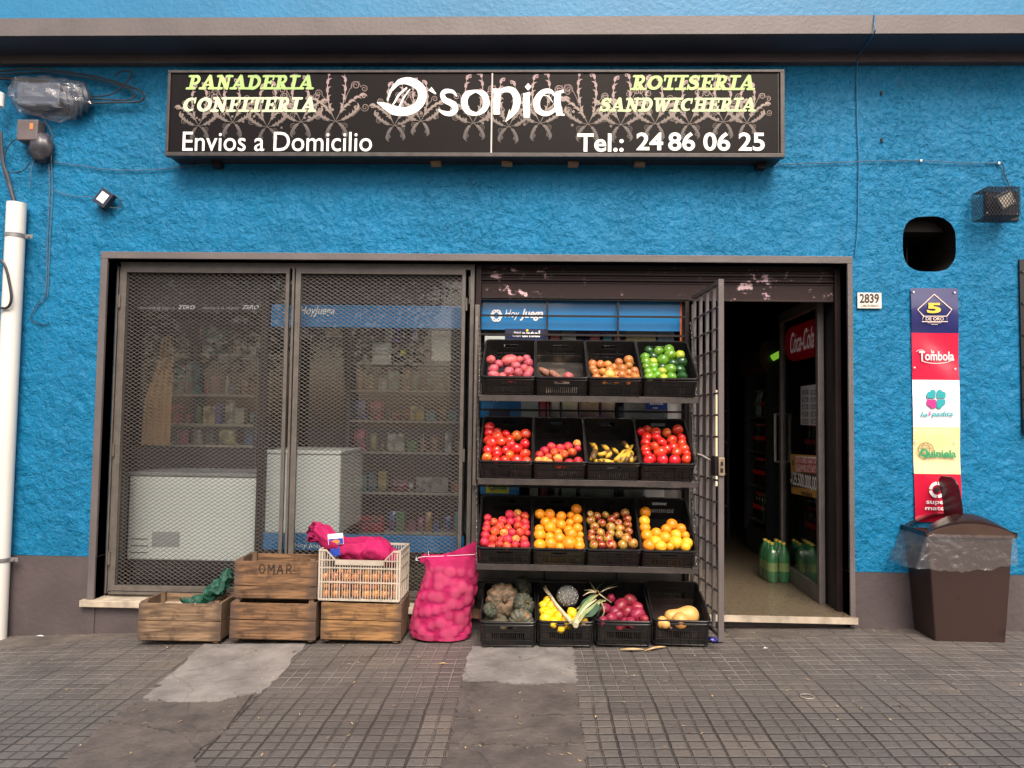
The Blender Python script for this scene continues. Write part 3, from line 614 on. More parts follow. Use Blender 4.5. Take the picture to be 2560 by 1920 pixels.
# ------------------------------------------------------------------ expanded-metal grille over the shop window
GY = .07
g0 = at(301, 1070, GY).x; 
gx0 = at(302, 665, GY).x; gx1 = at(1187, 662, GY).x; gz1 = (at(302, 663, GY).z+at(1187, 660, GY).z)/2; gz0 = at(272, 1481, GY).z
gr = thing('window_grille', 'taupe steel grille with two expanded metal leaves over the shop window', 'grille', (0, GY, SILL))
b = MB(); F = .028
b.box(gx0, gx1, GY, GY+.03, gz1-F, gz1+.012); b.box(gx0-.004, gx0+F*.7, GY, GY+.03, gz0, gz1-F); b.box(gx1-F, gx1, GY, GY+.03, SILL+.002, gz1-F)
b.box(gx0-.03, gx0-.018, GY+.01, GY+.05, gz0-.01, gz1-.02); b.box(gx0, gx1, GY, GY+.03, gz0-.012, gz0+.01)
b.build('frame', M['iron'], gr, bevel=.002)
mx0 = at(716, 685, GY).x; mx1 = at(753, 690, GY).x; mc = (mx0+mx1)/2
b = MB(); b.box(mc-.008, mc+.008, GY-.008, GY+.03, gz0+.01, gz1-F); b.build('centre_bar', M['iron'], gr, bevel=.0015)
def mesh_panel(w_, h_, px=.0455, pz=.0272, tw=.0030, td=.0032):
    mb = MB(); nx = int(w_/px)+1; nz = int(h_/pz)+1; px = w_/nx; pz = h_/nz
    for i in range(nx):
        for j in range(nz):
            cx, cz = (i+.5)*px, (j+.5)*pz; P = [(cx-px/2, cz), (cx, cz+pz/2), (cx+px/2, cz), (cx, cz-pz/2)]
            for k in range(4):
                a, c = P[k], P[(k+1) % 4]
                mb.bar((a[0], 0, a[1]), (c[0], 0, c[1]), td if k < 2 else td*.7, tw, up=(0, -1, .35))
    return mb
leafw = mx0 - at(318, 683, GY).x
lz0 = at(291, 1463, GY).z; lz1 = at(500, 682, GY).z
panel = None
for k, (xa, xb) in enumerate(((at(318, 683, GY).x, mx0), (mx1, at(1156, 690, GY).x))):
    T = .036; b = MB(); yy = GY-.006
    b.box(xa-T, xb+T-.012, yy, yy+.03, lz1, lz1+T); b.box(xa-T, xb+T-.012, yy, yy+.03, lz0-T, lz0); b.box(xa-T, xa, yy, yy+.03, lz0, lz1); b.box(xb, xb+T-.012, yy, yy+.03, lz0, lz1)
    # tack welds along the inner edge
    for q in range(28):
        z = lz0+(q+.5)*(lz1-lz0)/28
        for x in (xa-.012, xb+.010): b.box(x-.001, x+.001, yy-.0015, yy+.001, z-.03, z+.022)
    lf = b.build('leaf', M['iron'], gr, bevel=.0015)
    if panel is None: panel = mesh_panel(xb-xa, lz1-lz0).build('mesh', M['meshiron'], lf, loc=(xa, GY+.012, lz0), world=False); panel.location = Vector((xa, GY+.012, lz0))-Vector(gr.location); W0 = xb-xa
    else:
        c = panel.copy(); COL.objects.link(c); c.parent = lf; c.location = Vector((xa, GY+.012, lz0))-Vector(gr.location); c.scale = ((xb-xa)/W0, 1, 1)
    for z in (2.25, 1.2, .45):
        x = xa-T-.006 if k == 0 else xb+T-.004
        MB().tube([(x, GY-.012, z), (x, GY-.012, z-.09)], .008, 8).build('hinge', M['iron'], gr, smooth=True)
# ------------------------------------------------------------------ shop window behind it
WY = .19
sw_ = thing('shop_window', 'dark shop window with blue lottery bands behind the metal mesh and fruit rack', 'window', (-.95, WY, SILL))
MB().box(ox0+.013, 1.03, WY, WY+.006, SILL+.01, 2.48).build('pane', M['glass'], sw_)
b = MB(); dk = M['darkiron']
for x in (ox0+.013, -.44, 1.03): b.box(x, x+.05, WY-.02, WY+.05, SILL, 2.48)
b.box(-1.98, -1.93, WY-.01, WY+.05, SILL, 2.48); b.box(ox0+.063, 1.03, WY-.015, WY+.05, SILL, SILL+.05)
b.build('frame', dk, sw_)
HB = flat('lottery_blue', (.01,.17,.42), .25, .5); NAVY = flat('navy_film', (.012,.02,.07), .3, .3)
def panel_px(name, x0, y0, x1, y1, Y, m, parent, th=.004):
    f_, w_, h_ = pxbox(x0, y0, x1, y1, Y); return MB().box(f_.o.x, f_.o.x+w_, Y, Y+th, f_.o.z, f_.o.z+h_).build(name, m, parent)
def text_px(s, x0, y0, x1, y1, Y, m, parent, name='lettering', bold=0, shear=0, keep=False, extra=None):
    f_, w_, h_ = pxbox(x0, y0, x1, y1, Y); mb = text_mb(s, f_, w_, h_, bold, shear, keep=keep)
    return mb.build(name, m, parent)
bandm = mat('dark_brown_film', (.014,.012,.014), .5, .3, 4)
panel_px('film_band', 300, 690, 672, 778, WY+.03, bandm, sw_); panel_px('shutter_box', 690, 690, 1165, 760, WY+.10, mat('brown_slats', (.03,.022,.02), .5, .3, 4, stretch=(1,1,30)), sw_)
grey_ink = flat('grey_ink', (.35,.36,.38))
for x0 in (345, 505): text_px('destapá la lógica', x0, 766, x0+92, 775, WY+.026, grey_ink, sw_, shear=.2); text_px('ZERO', x0+100, 763, x0+142, 773, WY+.026, flat('white_ink', (.8,.8,.8)), sw_, bold=.02, shear=.2)
o = panel_px('blue_band', 678, 763, 1160, 819, WY+.02, HB, sw_); W_ = flat('white_ink', (.8,.8,.8))
text_px('HoyJuega', 748, 766, 836, 792, WY+.017, W_, sw_, bold=.012, shear=.3)
panel_px('blue_band', 655, 1336, 1160, 1378, WY+.02, HB, sw_); text_px('Hoy Juega', 734, 1358, 812, 1372, WY+.017, W_, sw_, shear=.2)
# posters behind the fruit rack
panel_px('blue_band', 1200, 750, 1706, 826, WY-.006, HB, sw_); panel_px('orange_strip', 1700, 752, 1716, 860, WY-.0065, flat('orange_film', (.6,.14,.03), .3, .4), sw_)  # narrow orange strip at the right end of the blue band
text_px('Hoy', 1262, 774, 1298, 800, WY-.0085, W_, sw_, shear=.3); text_px('Juega', 1300, 772, 1358, 802, WY-.0085, W_, sw_, bold=.025, shear=.3)
b = MB(); fw = lambda u, v, n=0: at(u, v, WY-.009-n)
for i in range(6):
    a = i*math.pi/3; b.ribbon(fw, arc(1241+7*math.cos(a), 789+8*math.sin(a), 6.5, 6.5, math.degrees(a)-115, math.degrees(a)+115, 12), 3.6)
b.build('logo_mark', W_, sw_)
panel_px('sticker', 1263, 822, 1368, 852, WY-.008, NAVY, sw_)
text_px('Aqui', 1284, 828, 1302, 835, WY-.0125, W_, sw_, bold=.01); text_px('Chips', 1281, 836, 1302, 843, WY-.0125, W_, sw_, bold=.01); text_px('antel', 1305, 826, 1350, 843, WY-.0125, W_, sw_, bold=.03)
MB().disc(lambda u, v, n=0: at(u, v, WY-.014-n), 1318, 826, 3).build('logo_mark', flat('yellow_ink', (.8,.6,.05)), sw_)
panel_px('sticker', 1212, 840, 1262, 866, WY-.008, flat('pale_sticker', (.45,.5,.48)), sw_)
# row between first and second shelf
panel_px('blue_band', 1200, 985, 1303, 1045, WY-.006, HB, sw_); text_px('HoyJuega', 1209, 992, 1287, 1004, WY-.0085, W_, sw_, bold=.012, shear=.3)
panel_px('sticker', 1303, 985, 1346, 1045, WY-.006, flat('pale_sticker', (.45,.5,.48)), sw_); panel_px('sticker', 1222, 1022, 1275, 1040, WY-.0105, NAVY, sw_)
panel_px('sticker', 1614, 985, 1668, 1024, WY-.006, flat('royal_film', (.02,.06,.3), .3), sw_); text_px('anda', 1624, 1002, 1658, 1012, WY-.0085, W_, sw_, bold=.03)
MB().box(*[at(1636, 1, WY).x, at(1648, 1, WY).x], WY-.0085, WY-.0065, at(1640, 1021, WY).z, at(1640, 1019, WY).z).build('underline', W_, sw_)
panel_px('paper_sheet', 1669, 985, 1703, 1050, WY-.006, M['paper'], sw_)
# row between second and third shelf
panel_px('blue_band', 1200, 1205, 1298, 1236, WY-.006, HB, sw_); panel_px('sticker', 1215, 1206, 1272, 1233, WY-.0105, flat('lime_film', (.5,.55,.03), .4), sw_)
gi = flat('green_ink_dark', (.01,.12,.05)); text_px('Quiniela', 1225, 1214, 1267, 1226, WY-.0125, gi, sw_, bold=.03)
b = MB(); fw = lambda u, v, n=0: at(u, v, WY-.014-n)
b.ribbon(fw, arc(1230, 1217, 8, 8, 0, 360, 20), 1.2); b.ribbon(fw, arc(1230, 1217, 3.5, 8, 0, 360, 16), 1); b.ribbon(fw, [(1222,1217),(1238,1217)], 1); b.build('logo_mark', gi, sw_)
panel_px('paper_sheet', 1614, 1210, 1661, 1243, WY-.006, M['paper'], sw_); panel_px('paper_sheet', 1661, 1210, 1705, 1247, WY-.006, flat('grey_paper', (.3,.28,.26)), sw_); text_px('AQUI', 1668, 1216, 1700, 1226, WY-.0085, W_, sw_, bold=.02)
# low metal panel under the third shelf
b = MB(); zt_ = at(1400, 1424, .16).z
for k in range(5): b.box(-.40, 1.03, .155, .175, zt_-.075*(k+1)+.004, zt_-.075*k)
b.build('kick_panel', mat('grey_slats', (.09,.08,.07), .45, .35, 10), sw_, bevel=.003)
# ------------------------------------------------------------------ window bars
by = .135
wb_ = thing('window_bars', 'dark iron bars across the window behind the fruit rack', 'bars', (.33, by, SILL))
bx0 = at(1203, 800, by).x; bx1 = at(1712, 800, by).x; ztop = at(1450, 752, by).z
b = MB(); 
for px in (1368, 1545): x = at(px, 800, by).x; b.bar((x, by, SILL+.02), (x, by, ztop), .014, .012)
z = at(1450, 791, by).z; step = z-at(1450, 838, by).z
zz = z
while zz > SILL+.05: b.bar((bx0, by-.006, zz), (bx1, by-.006, zz), .012, .014); zz -= step
b.build('bar_grid', M['darkiron'], wb_)
b = MB(); b.box(bx0-.03, bx0, by-.02, by+.02, SILL, ztop+.02); b.box(bx1, bx1+.025, by-.02, by+.02, SILL, ztop+.02); b.box(bx0, bx1, by-.02, by+.02, ztop, ztop+.02)
b.build('frame', M['darkiron'], wb_)
# ------------------------------------------------------------------ roller shutter (rolled up) with flaking paint
def flaky():
    m, N, L, P = nodes('flaking_paint'); P.inputs['Roughness'].default_value = .4; P.inputs['Specular IOR Level'].default_value = .2; tc = N.new('ShaderNodeTexCoord')
    n1 = N.new('ShaderNodeTexNoise'); n1.inputs['Scale'].default_value = 11; n1.inputs['Detail'].default_value = 8; n1.inputs['Roughness'].default_value = .7; L.new(tc.outputs['Object'], n1.inputs['Vector'])
    n2 = N.new('ShaderNodeTexNoise'); n2.inputs['Scale'].default_value = 2.5; L.new(tc.outputs['Object'], n2.inputs['Vector'])
    mp = N.new('ShaderNodeMapping'); mp.inputs['Scale'].default_value = (9, 1, 60); L.new(tc.outputs['Object'], mp.inputs[0]); n3 = N.new('ShaderNodeTexNoise'); n3.inputs['Scale'].default_value = 1; n3.inputs['Detail'].default_value = 5; L.new(mp.outputs[0], n3.inputs['Vector'])
    a = N.new('ShaderNodeMath'); a.operation = 'MULTIPLY_ADD'; a.inputs[1].default_value = .55; L.new(n2.outputs[0], a.inputs[0]); L.new(n1.outputs[0], a.inputs[2])
    a2 = N.new('ShaderNodeMath'); a2.operation = 'MULTIPLY_ADD'; a2.inputs[1].default_value = .3; L.new(n3.outputs[0], a2.inputs[0]); L.new(a.outputs[0], a2.inputs[2])
    cr = N.new('ShaderNodeValToRGB'); cr.color_ramp.interpolation = 'CONSTANT'; e = cr.color_ramp.elements; e[0].color = (.022,.012,.012,1); e[1].position = .76; e[1].color = (.2,.05,.08,1); a2.use_clamp = False
    mr = N.new('ShaderNodeMapRange'); mr.inputs[1].default_value = .55; mr.inputs[2].default_value = 1.3; L.new(a2.outputs[0], mr.inputs[0])
    x = e.new(.65); x.color = (.06,.05,.05,1); e[-1].position = .70; x = e.new(.72); x.color = (.6,.45,.47,1)
    L.new(mr.outputs[0], cr.inputs[0]); L.new(cr.outputs[0], P.inputs['Base Color']); return m
sy = .115
sx0_ = at(1204, 700, sy).x; sx1_ = ox1-.03; zs1 = at(1650, 752, sy).z
sh_ = thing('roller_shutter', 'rolled up maroon metal shutter with flaking paint above rack and doorway', 'shutter', ((sx0_+sx1_)/2, sy, zs1))
fk = flaky(); b = MB(); b.box(sx0_, sx1_, sy, sy+.02, zs1, zs1+.012); b.box(sx0_, sx1_, sy+.006, sy+.02, zs1+.012, zs1+.118); b.box(sx0_, sx1_, sy, sy+.02, zs1+.118, zs1+.128); b.build('bottom_rail', fk, sh_, bevel=.002)
b = MB(); prof = []
z = zs1+.13
while z < 2.49:
    prof += [(sy+.012, z), (sy-.002, z+.008), (sy-.002, z+.022), (sy+.012, z+.03)]; z += .04
vs = [(x, y, z) for y, z in prof for x in (sx0_, sx1_)]
b.add(vs, [(2*i, 2*i+1, 2*i+3, 2*i+2) for i in range(len(prof)-1)]); b.build('slats', fk, sh_)
MB().box(sx0_-.035, sx0_, sy-.03, sy+.03, SILL, 2.49).build('guide_rail', M['shutter'], sh_); MB().box(sx1_-.01, sx1_+.028, sy-.02, sy+.03, SILL, 2.49).build('guide_rail', M['shutter'], sh_)
# ------------------------------------------------------------------ fruit rack
TH = R(33); LC = .505; HC = .172
rackx0, rackx1 = at(1195, 1210, -.33).x, at(1745, 1210, -.33).x
rk = thing('fruit_rack', 'iron rack with three tilted shelves hung on chains holding black fruit crates', 'rack', ((rackx0+rackx1)/2, .05, 0.02))
rows = [dict(zr=1.677), dict(zr=1.147), dict(zr=.611)]
b = MB(); xl = at(1191, 900, .02).x; b.tube([(xl, .0, at(1191, 790, 0).z), (xl, .0, at(1191, 1212, 0).z)], .014, 10)
b.build('pipe', mat('worn_pipe', (.24,.21,.19), .35, .3, 20, metal=.4), rk, smooth=True)
xr_ = at(1733, 900, .08).x
b = MB(); b.box(xr_-.012, xr_+.018, .07, .10, .10, at(1730, 762, .08).z); b.build('post', M['iron'], rk, bevel=.002)
xl2 = at(1187, 1250, .05).x
b = MB(); b.box(xl2-.018, xl2+.014, .035, .065, .10, 2.2); b.build('post', M['iron'], rk, bevel=.002)
def chain(p, q, parent):
    p, q = Vector(p), Vector(q); L_ = (q-p).length; n = int(L_/.022); mb = MB()
    for i in range(n):
        t = (i+.5)/n; c = p.lerp(q, t); c.x += .006*math.sin(t*3.1); d = (q-p).normalized(); s1 = d.orthogonal().normalized(); s2 = d.cross(s1); sd_ = s1 if i % 2 else s2
        mb.tube([c+d*math.cos(a)*.0145+sd_*math.sin(a)*.008 for a in [2*math.pi*k/10 for k in range(10)]], .0021, 5, closed=True)
    return mb.build('chain', M['chain'], parent, smooth=True)
for r_ in rows:
    y0 = -.42+HC*math.sin(TH); z0 = r_['zr']-HC*math.cos(TH); r_['y0'], r_['z0'] = y0, z0
    b = MB(); dr = Vector((0, math.cos(TH), math.sin(TH))); nn = Vector((0, -math.sin(TH), math.cos(TH)))
    A = Vector((0, y0-.008, z0-.006)) - nn*.008
    zb = z0+.028
    b.box(rackx0, rackx1, y0-.02, y0-.012, zb-.038, zb)                       # front lip
    for x in (rackx0+.005, rackx1-.005, .333): b.bar(Vector((x, A.y, A.z)), Vector((x, A.y, A.z))+dr*.50, .012, .012, up=nn)
    for q in (.12, .3, .47): b.bar(Vector((rackx0, A.y, A.z))+dr*q, Vector((rackx1, A.y, A.z))+dr*q, .02, .006, up=nn)
    b.build('shelf', mat('shelf_iron', (.06,.05,.046), .42, .4, 14) if 'shelf_iron' not in bpy.data.materials else bpy.data.materials['shelf_iron'], rk, bevel=.0015)
    chain((xl+.012, .02, z0+.54), (rackx0+.002, y0-.01, z0+.02), rk); chain((xr_-.025, .04, z0+.56), (rackx1-.002, y0-.012, z0+.02), rk)
# ------------------------------------------------------------------ black crates
def rrect(w_, l_, r, n=5):
    pts = []
    for cx, cy, a0 in ((w_/2-r, r, -90), (w_/2-r, l_-r, 0), (-w_/2+r, l_-r, 90), (-w_/2+r, r, 180)):
        for k in range(n+1): a = R(a0+90*k/n); pts.append((cx+r*math.cos(a), cy+r*math.sin(a)))
    return pts
def wallband(mb, path, zs, hole, th, taper, cx, cy, m=0):
    # path: closed list of (x, y); cells between path points and zs; hole(x, y, z, side)->True leaves a gap
    n = len(path)
    def P(i, z, off):
        x, y = path[i % n]; x0, y0 = path[i-1]; x1, y1 = path[(i+1) % n]; d = Vector((x1-x0, y1-y0)).normalized(); nx, ny = d.y, -d.x
        k = 1-taper*(1-z/HC)
        return Vector((cx+(x-cx)*k-nx*off, cy+(y-cy)*k-ny*off, z))
    for i in range(n):
        (xa, ya), (xb, yb) = path[i], path[(i+1) % n]
        for j in range(len(zs)-1):
            if hole((xa+xb)/2, (ya+yb)/2, (zs[j]+zs[j+1])/2): continue
            v = [P(i, zs[j], 0), P(i+1, zs[j], 0), P(i+1, zs[j+1], 0), P(i, zs[j+1], 0), P(i, zs[j], th), P(i+1, zs[j], th), P(i+1, zs[j+1], th), P(i, zs[j+1], th)]
            mb.add(v, [(0,1,2,3),(5,4,7,6),(0,4,5,1),(2,6,7,3),(1,5,6,2),(0,3,7,4)], m)
def make_crate():
    W, L, H = .338, LC, HC
    t = thing('produce_crate', 'x', 'crate')
    base = rrect(W, L, .03)
    # subdivide the straight runs so slots can be cut
    path = []
    n = len(base)
    for i in range(n):
        a, c = base[i], base[(i+1) % n]; d = math.hypot(c[0]-a[0], c[1]-a[1]); k = max(1, round(d/.0065)) if d > .1 else 1
        for q in range(k): path.append((a[0]+(c[0]-a[0])*q/k, a[1]+(c[1]-a[1])*q/k))
    def idx(x, y, span, off=0): return int(math.floor((x+1)/.0065+off))
    def hole(x, y, z):
        if y < .004 or y > L-.004:
            u = x
            if abs(u) < .048 and .118 < z < .142: return True                     # hand hole
            if abs(u) < .108 and .05 < z < .095 and int((u+1)/.0065) % 2 == 0 and abs(u) > .006: return True
        elif abs(x) > W/2-.004:
            u = y-L/2
            if abs(u) < .05 and .118 < z < .142: return True
            if abs(u) < .2 and .04 < z < .1 and int((y+1)/.0065) % 2 == 0: return True
        return False
    b = MB(); wallband(b, path, [0, .012, .04, .05, .095, .1, .118, .142, H], hole, .003, .035, 0, L/2)
    b.build('wall', M['cratedust'], t, world=False)
    b = MB(); nb = 14
    b.box(-W/2+.008, W/2-.008, .006, L-.006, 0, .003); b.build('base', M['crate'], t, world=False)
    def ring_(z, off, r): 
        return [Vector((x*(1+off/(W/2)) if abs(x) > .0 else x, L/2+(y-L/2)*(1+off/(L/2)), z)) for x, y in base]
    b = MB(); b.tube(ring_(H-.003, .004, 0), .0052, 6, closed=True); b.tube(ring_(H-.022, .003, 0), .004, 6, closed=True); b.tube(ring_(H-.03, .0, 0), .003, 6, closed=True)
    b.tube(ring_(.006, -.004, 0), .004, 6, closed=True)
    b.build('rim', M['crate'], t, smooth=True, world=False)
    b = MB()
    for x in (-.152,-.108,-.055,0,.055,.108,.152):
        for y, s_ in ((-.0035, 1), (L+.0035, -1)): b.box(x-.0018, x+.0018, min(y, y+s_*.006), max(y, y+s_*.006), .002 if abs(x) > .05 else .002, H-.024 if abs(x) > .04 else .112)
    for z in (.045, .1):
        b.box(-.155, .155, -.003, .002, z-.002, z+.002); b.box(-.155, .155, L-.002, L+.003, z-.002, z+.002)
    for k in range(9):
        y = .05+k*(L-.1)/8
        for s_ in (-1, 1): x = s_*(W/2+.001); b.box(x-.004, x+.004, y-.0018, y+.0018, .002, H-.024)
    b.build('ribs', M['crate'], t, world=False)
    return t
proto = make_crate(); firstcrate = True
def put_crate(cx, y, z, th, rz, label):
    global firstcrate
    if firstcrate: o = proto; firstcrate = False; o.location = (cx, y, z); o.rotation_euler = (th, 0, rz)
    else: o = dup(proto, (cx, y, z), (th, 0, rz))
    o['label'] = label; o['group'] = 'black plastic produce crates on the rack'; return o
CR = {}
con = [['pink potatoes', 'sweet potatoes', 'brown onions', 'green limes'], ['tomatoes beside the pipe', 'fuzzy peaches, half empty,', 'bananas', 'tomatoes beside the gate'], ['ripe peaches heaped', 'bright oranges', 'mixed red and green apples', 'oranges and yellow grapefruit'], ['grey-green ribbed squash', 'lemons and leeks', 'dark red potatoes', 'butternut squash']]
shelfn = ['on the top shelf', 'on the middle shelf', 'on the lowest shelf', 'standing on the pavement']
spans = [[(1206.6,1336),(1341,1469),(1474,1603),(1613,1742)], [(1201.7,1329),(1334.6,1464),(1470,1599),(1603,1739)], [(1199,1325),(1334.6,1462),(1470.4,1600.4),(1610,1739)], [(1199.6,1340),(1347,1481),(1490,1628),(1635,1773)]]
L4 = .44
for r_i in range(4):
    for c_i, (xa, xb) in enumerate(spans[r_i]):
        jit = rnd.uniform(-.012, .012)
        lab = 'black plastic crate of %s %s' % (con[r_i][c_i], shelfn[r_i])
        if r_i < 3:
            r_ = rows[r_i]; cx = (at(xa, 1, -.42).x*0+at(xa, [941,1151,1367][r_i], -.42).x+at(xb, [941,1151,1367][r_i], -.42).x)/2
            cx += 0; o = put_crate(cx, r_['y0'], r_['z0'], TH, R([0,0,-.5,-1.5][c_i]), lab); CR[r_i, c_i] = (Vector((cx, r_['y0'], r_['z0'])), TH, R([0,0,-.5,-1.5][c_i]))
        else:
            cx = (at(xa, 1600, -.42).x+at(xb, 1600, -.42).x)/2; th = R(15); y0 = -.40; z0 = gz(cx)+.012
            rz = R([1,0,-1,-2.5][c_i]); put_crate(cx, y0, z0, th, rz, lab); CR[r_i, c_i] = (Vector((cx, y0, z0)), th, rz)
# a timber batten the ground row leans on
b = MB(); b.box(-.50, -.345, -.03, .015, .07, .125, jit=.002); tag(b.build('wood_batten', mat('old_batten', (.2,.11,.06), .8, .4, 12, stretch=(.1,1,1)), None, loc=(-.42,-.01,.07)), 'old wooden batten lying behind the crates on the pavement', 'batten')
# ------------------------------------------------------------------ barred gate standing open
gt = thing('barred_gate', 'open taupe steel gate of flat uprights and round rods beside the fruit rack', 'gate', (1.13, -.52, gz(1.13)))
ga = Vector((1.095, .09, 0)); gb_ = Vector((1.128, -.52, 0)); zb0, zt0 = .125, 2.27
gd = (gb_-ga).normalized(); gs = Vector((-gd.y, gd.x, 0)); b = MB()
for t in (.02, .27, .52, .76): 
    c = ga.lerp(gb_, t); b.bar(c+Vector((0,0,zb0+.02)), c+Vector((0,0,zt0-.02)), .02, .024, up=gd)
b.build('uprights', M['trim'], gt, bevel=.001)
b = MB(); c = gb_; b.bar(c+Vector((0,0,zb0-.03)), c+Vector((0,0,zt0+.012)), .034, .022, up=gd); b.build('end_post', M['trim'], gt, bevel=.0015)
for zr_ in (zt0, zb0): MB().bar(ga+Vector((0,0,zr_)), gb_+Vector((0,0,zr_)), .022, .024).build('rail', M['iron'], gt)
b = MB(); z = zb0+.12
while z < zt0-.05: b.tube([ga+Vector((0,0,z)), gb_+Vector((0,0,z))], .0065, 8); z += .134
b.build('rods', M['rodiron'], gt, smooth=True)
zl = at(1804, 1166, -.53).z
b = MB(); b.box(1.095, 1.11, -.52, -.40, zl-.06, zl+.06); b.build('lock_plate', M['darkiron'], gt)
b = MB(); b.box(1.11, 1.146, -.545, -.532, zl-.055, zl+.052); lk = b.build('lock', mat('worn_lock', (.42,.33,.22), .4, .4, 30, metal=.5), gt, bevel=.002)
b = MB(); b.box(1.122, 1.134, -.549, -.545, zl+.005, zl+.03); b.box(1.12, 1.136, -.549, -.545, zl-.035, zl-.01); b.build('latch', M['darkiron'], lk)
rope = smoothpts([(1.03,-.02,1.205),(1.05,-.12,1.20),(1.08,-.22,1.19),(1.11,-.30,1.17),(1.12,-.38,1.165),(1.10,-.42,1.15)], 6); b = MB().tube(rope, .006, 7)
for k in range(9): a = k*2.1; c = Vector((1.035+.012*math.cos(a), -.05-.006*k, 1.2+.014*math.sin(a))); b.tube([c, c+Vector((rnd.uniform(-.03,.03), -.03, rnd.uniform(-.045,.02)))], .0035, 5)
tag(b.build('rope', mat('frayed_rope', (.62,.57,.5), .9, .3, 80), None, loc=(1.05,-.12,1.2), smooth=True), 'frayed whitish rope tying the barred gate to the rack', 'rope')
# ------------------------------------------------------------------ doorway: glass door leaf swung inwards
dr0 = Vector((2.035, .30, SILL)); p_ = at(1951, 1100, 1.28); dr1 = Vector((p_.x, 1.28, SILL))
dd = (dr1-dr0).normalized(); DF = Fr(dr1, -dd, (0,0,1)); DWd = (dr1-dr0).length      # frame: origin at the far bottom, right towards the street
dt = thing('glass_door', 'dark framed glass door standing open inwards with posters on it', 'door', tuple(dr0))
def dbox(mb, u0, u1, v0, v1, n0, n1): 
    vs = [DF(u, v, n) for u in (u0, u1) for n in (n0, n1) for v in (v0, v1)]
    mb.add(vs, [(0,1,3,2),(4,6,7,5),(0,4,5,1),(2,3,7,6),(0,2,6,4),(1,5,7,3)])
b = MB(); dbox(b, 0, .05, .0, 2.2, -.03, .01); dbox(b, DWd-.05, DWd, 0, 2.2, -.03, .012); dbox(b, .05, DWd-.05, 0, .12, -.03, .01); dbox(b, .05, DWd-.05, 2.12, 2.2, -.03, .01)
b.build('door_frame', mat('door_iron', (.13,.115,.11), .4, .3, 12), dt, bevel=.002)
b = MB(); dbox(b, .05, DWd-.05, .12, 2.12, -.012, -.006); b.build('door_glass', glassmat('door_glass', (.85,.88,.87), .05), dt)
b = MB(); b.tube([DF(.03, .95, .02), DF(.03, .95, .05), DF(.03, 1.35, .05), DF(.03, 1.35, .02)], .011, 8); b.build('handle', M['steel'], dt, smooth=True)
# map photo pixels onto the door glass
def door_uv(px, py):
    d = ray(px, py); nrm = DF.n; t = (dr1-CAM).dot(nrm)/d.dot(nrm); q = CAM+d*t-dr1; return q.dot(DF.u), q.dot(DF.v)
def door_quad(pix, m, name, n, parent=None):
    pts = [DF(*door_uv(*q), n) for q in pix]; mb = MB(); back = [DF(*door_uv(*q), n-.001) for q in pix]
    mb.add(pts+back, [(0,1,2,3),(7,6,5,4),(0,4,5,1),(1,5,6,2),(2,6,7,3),(3,7,4,0)]); 
    if parent is not None: return mb.build(name, m, parent)
    o = mb.build(name, m, None, loc=tuple(pts[3])); return o
def door_text(s, pa, pb, mb=None, n=.003, bold=0, shear=0):
    u0, v0 = door_uv(*pa); u1, v1 = door_uv(*pb); f2 = lambda a, c, k=0: DF(u0+a, v0+c, n+k)
    return text_mb(s, f2, abs(u1-u0), abs(v1-v0), bold, shear, mb=mb)
yel = mat('ochre_print', (.42,.21,.03), .5, .15, 6)
po = door_quad([(1976,1135),(2046,1139),(2048,1247),(1979,1233)], yel, 'jackpot_poster', .001); tag(po, 'yellow and black jackpot poster reading 125.500.000,00 on the glass door', 'poster')
wp = flat('white_print', (.7,.68,.66)); rp = flat('red_print', (.5,.02,.04)); bp_ = flat('black_print', (.012,.012,.014), .5)
def on_po(mb, name, m): 
    o = mb.build(name, m, None, loc=po.location); o.parent = po; o.location = (0,0,0); return o
def quadmb(pix, n): 
    return MB().poly([DF(*door_uv(*q), n) for q in pix])
on_po(quadmb([(1977,1180),(2046,1183),(2047,1225),(1978,1216)], .0025), 'black_band', bp_)
on_po(quadmb([(1990,1140),(2044,1143),(2044,1160),(1990,1158)], .0025), 'text_panel', wp); on_po(quadmb([(1990,1160),(2044,1162),(2044,1182),(1990,1178)], .0025), 'text_panel', wp)
on_po(door_text('NUEVO RÉCORD', (1992,1156), (2042,1144), n=.0042, bold=.03), 'lettering', rp); on_po(door_text('EN POZO REVANCHA!', (1992,1176), (2043,1164), n=.0042, bold=.03), 'lettering', rp)
on_po(door_text('$', (1977,1206), (1981,1198), n=.0042), 'lettering', wp); on_po(door_text('125.500.000,00', (1981,1216), (2043,1192), n=.0042, bold=.02), 'lettering', wp)
on_po(door_text('5', (1981,1162), (1986,1150), n=.0042, bold=.02), 'lettering', bp_); on_po(door_text('www.labanca', (2004,1236), (2032,1231), n=.0042, bold=.02), 'lettering', bp_)
pp = door_quad([(2002,966),(2048,960),(2048,1064),(2002,1062)], flat('grey_leaflet', (.4,.4,.42)), 'price_sheet', .001); tag(pp, 'printed sheet of small boxed prices taped to the glass door', 'paper')
mb = MB()
for i in range(2):
    for j in range(5):
        u0, v0 = door_uv(2005+i*22, 974+j*18+14); u1, v1 = door_uv(2005+i*22+17, 974+j*18); mb.add([DF(u0, v0, .0022), DF(u1, v0, .0022), DF(u1, v1, .0022), DF(u0, v1, .0022)], [(0,1,2,3)])
o = mb.build('price_boxes', flat('dark_print', (.12,.12,.14)), None, loc=pp.location); o.parent = pp; o.location = (0,0,0)
mb = MB()
for i in range(2):
    for j in range(5): mb = door_text(['12','5','8','7','11','9','6','10','4','3'][i*5+j], (2008+i*22, 974+j*18+12), (2018+i*22, 974+j*18+3), mb=mb, n=.0032)
o = mb.build('lettering', flat('grey_leaflet', (.4,.4,.42)), None, loc=pp.location); o.parent = pp; o.location = (0,0,0)
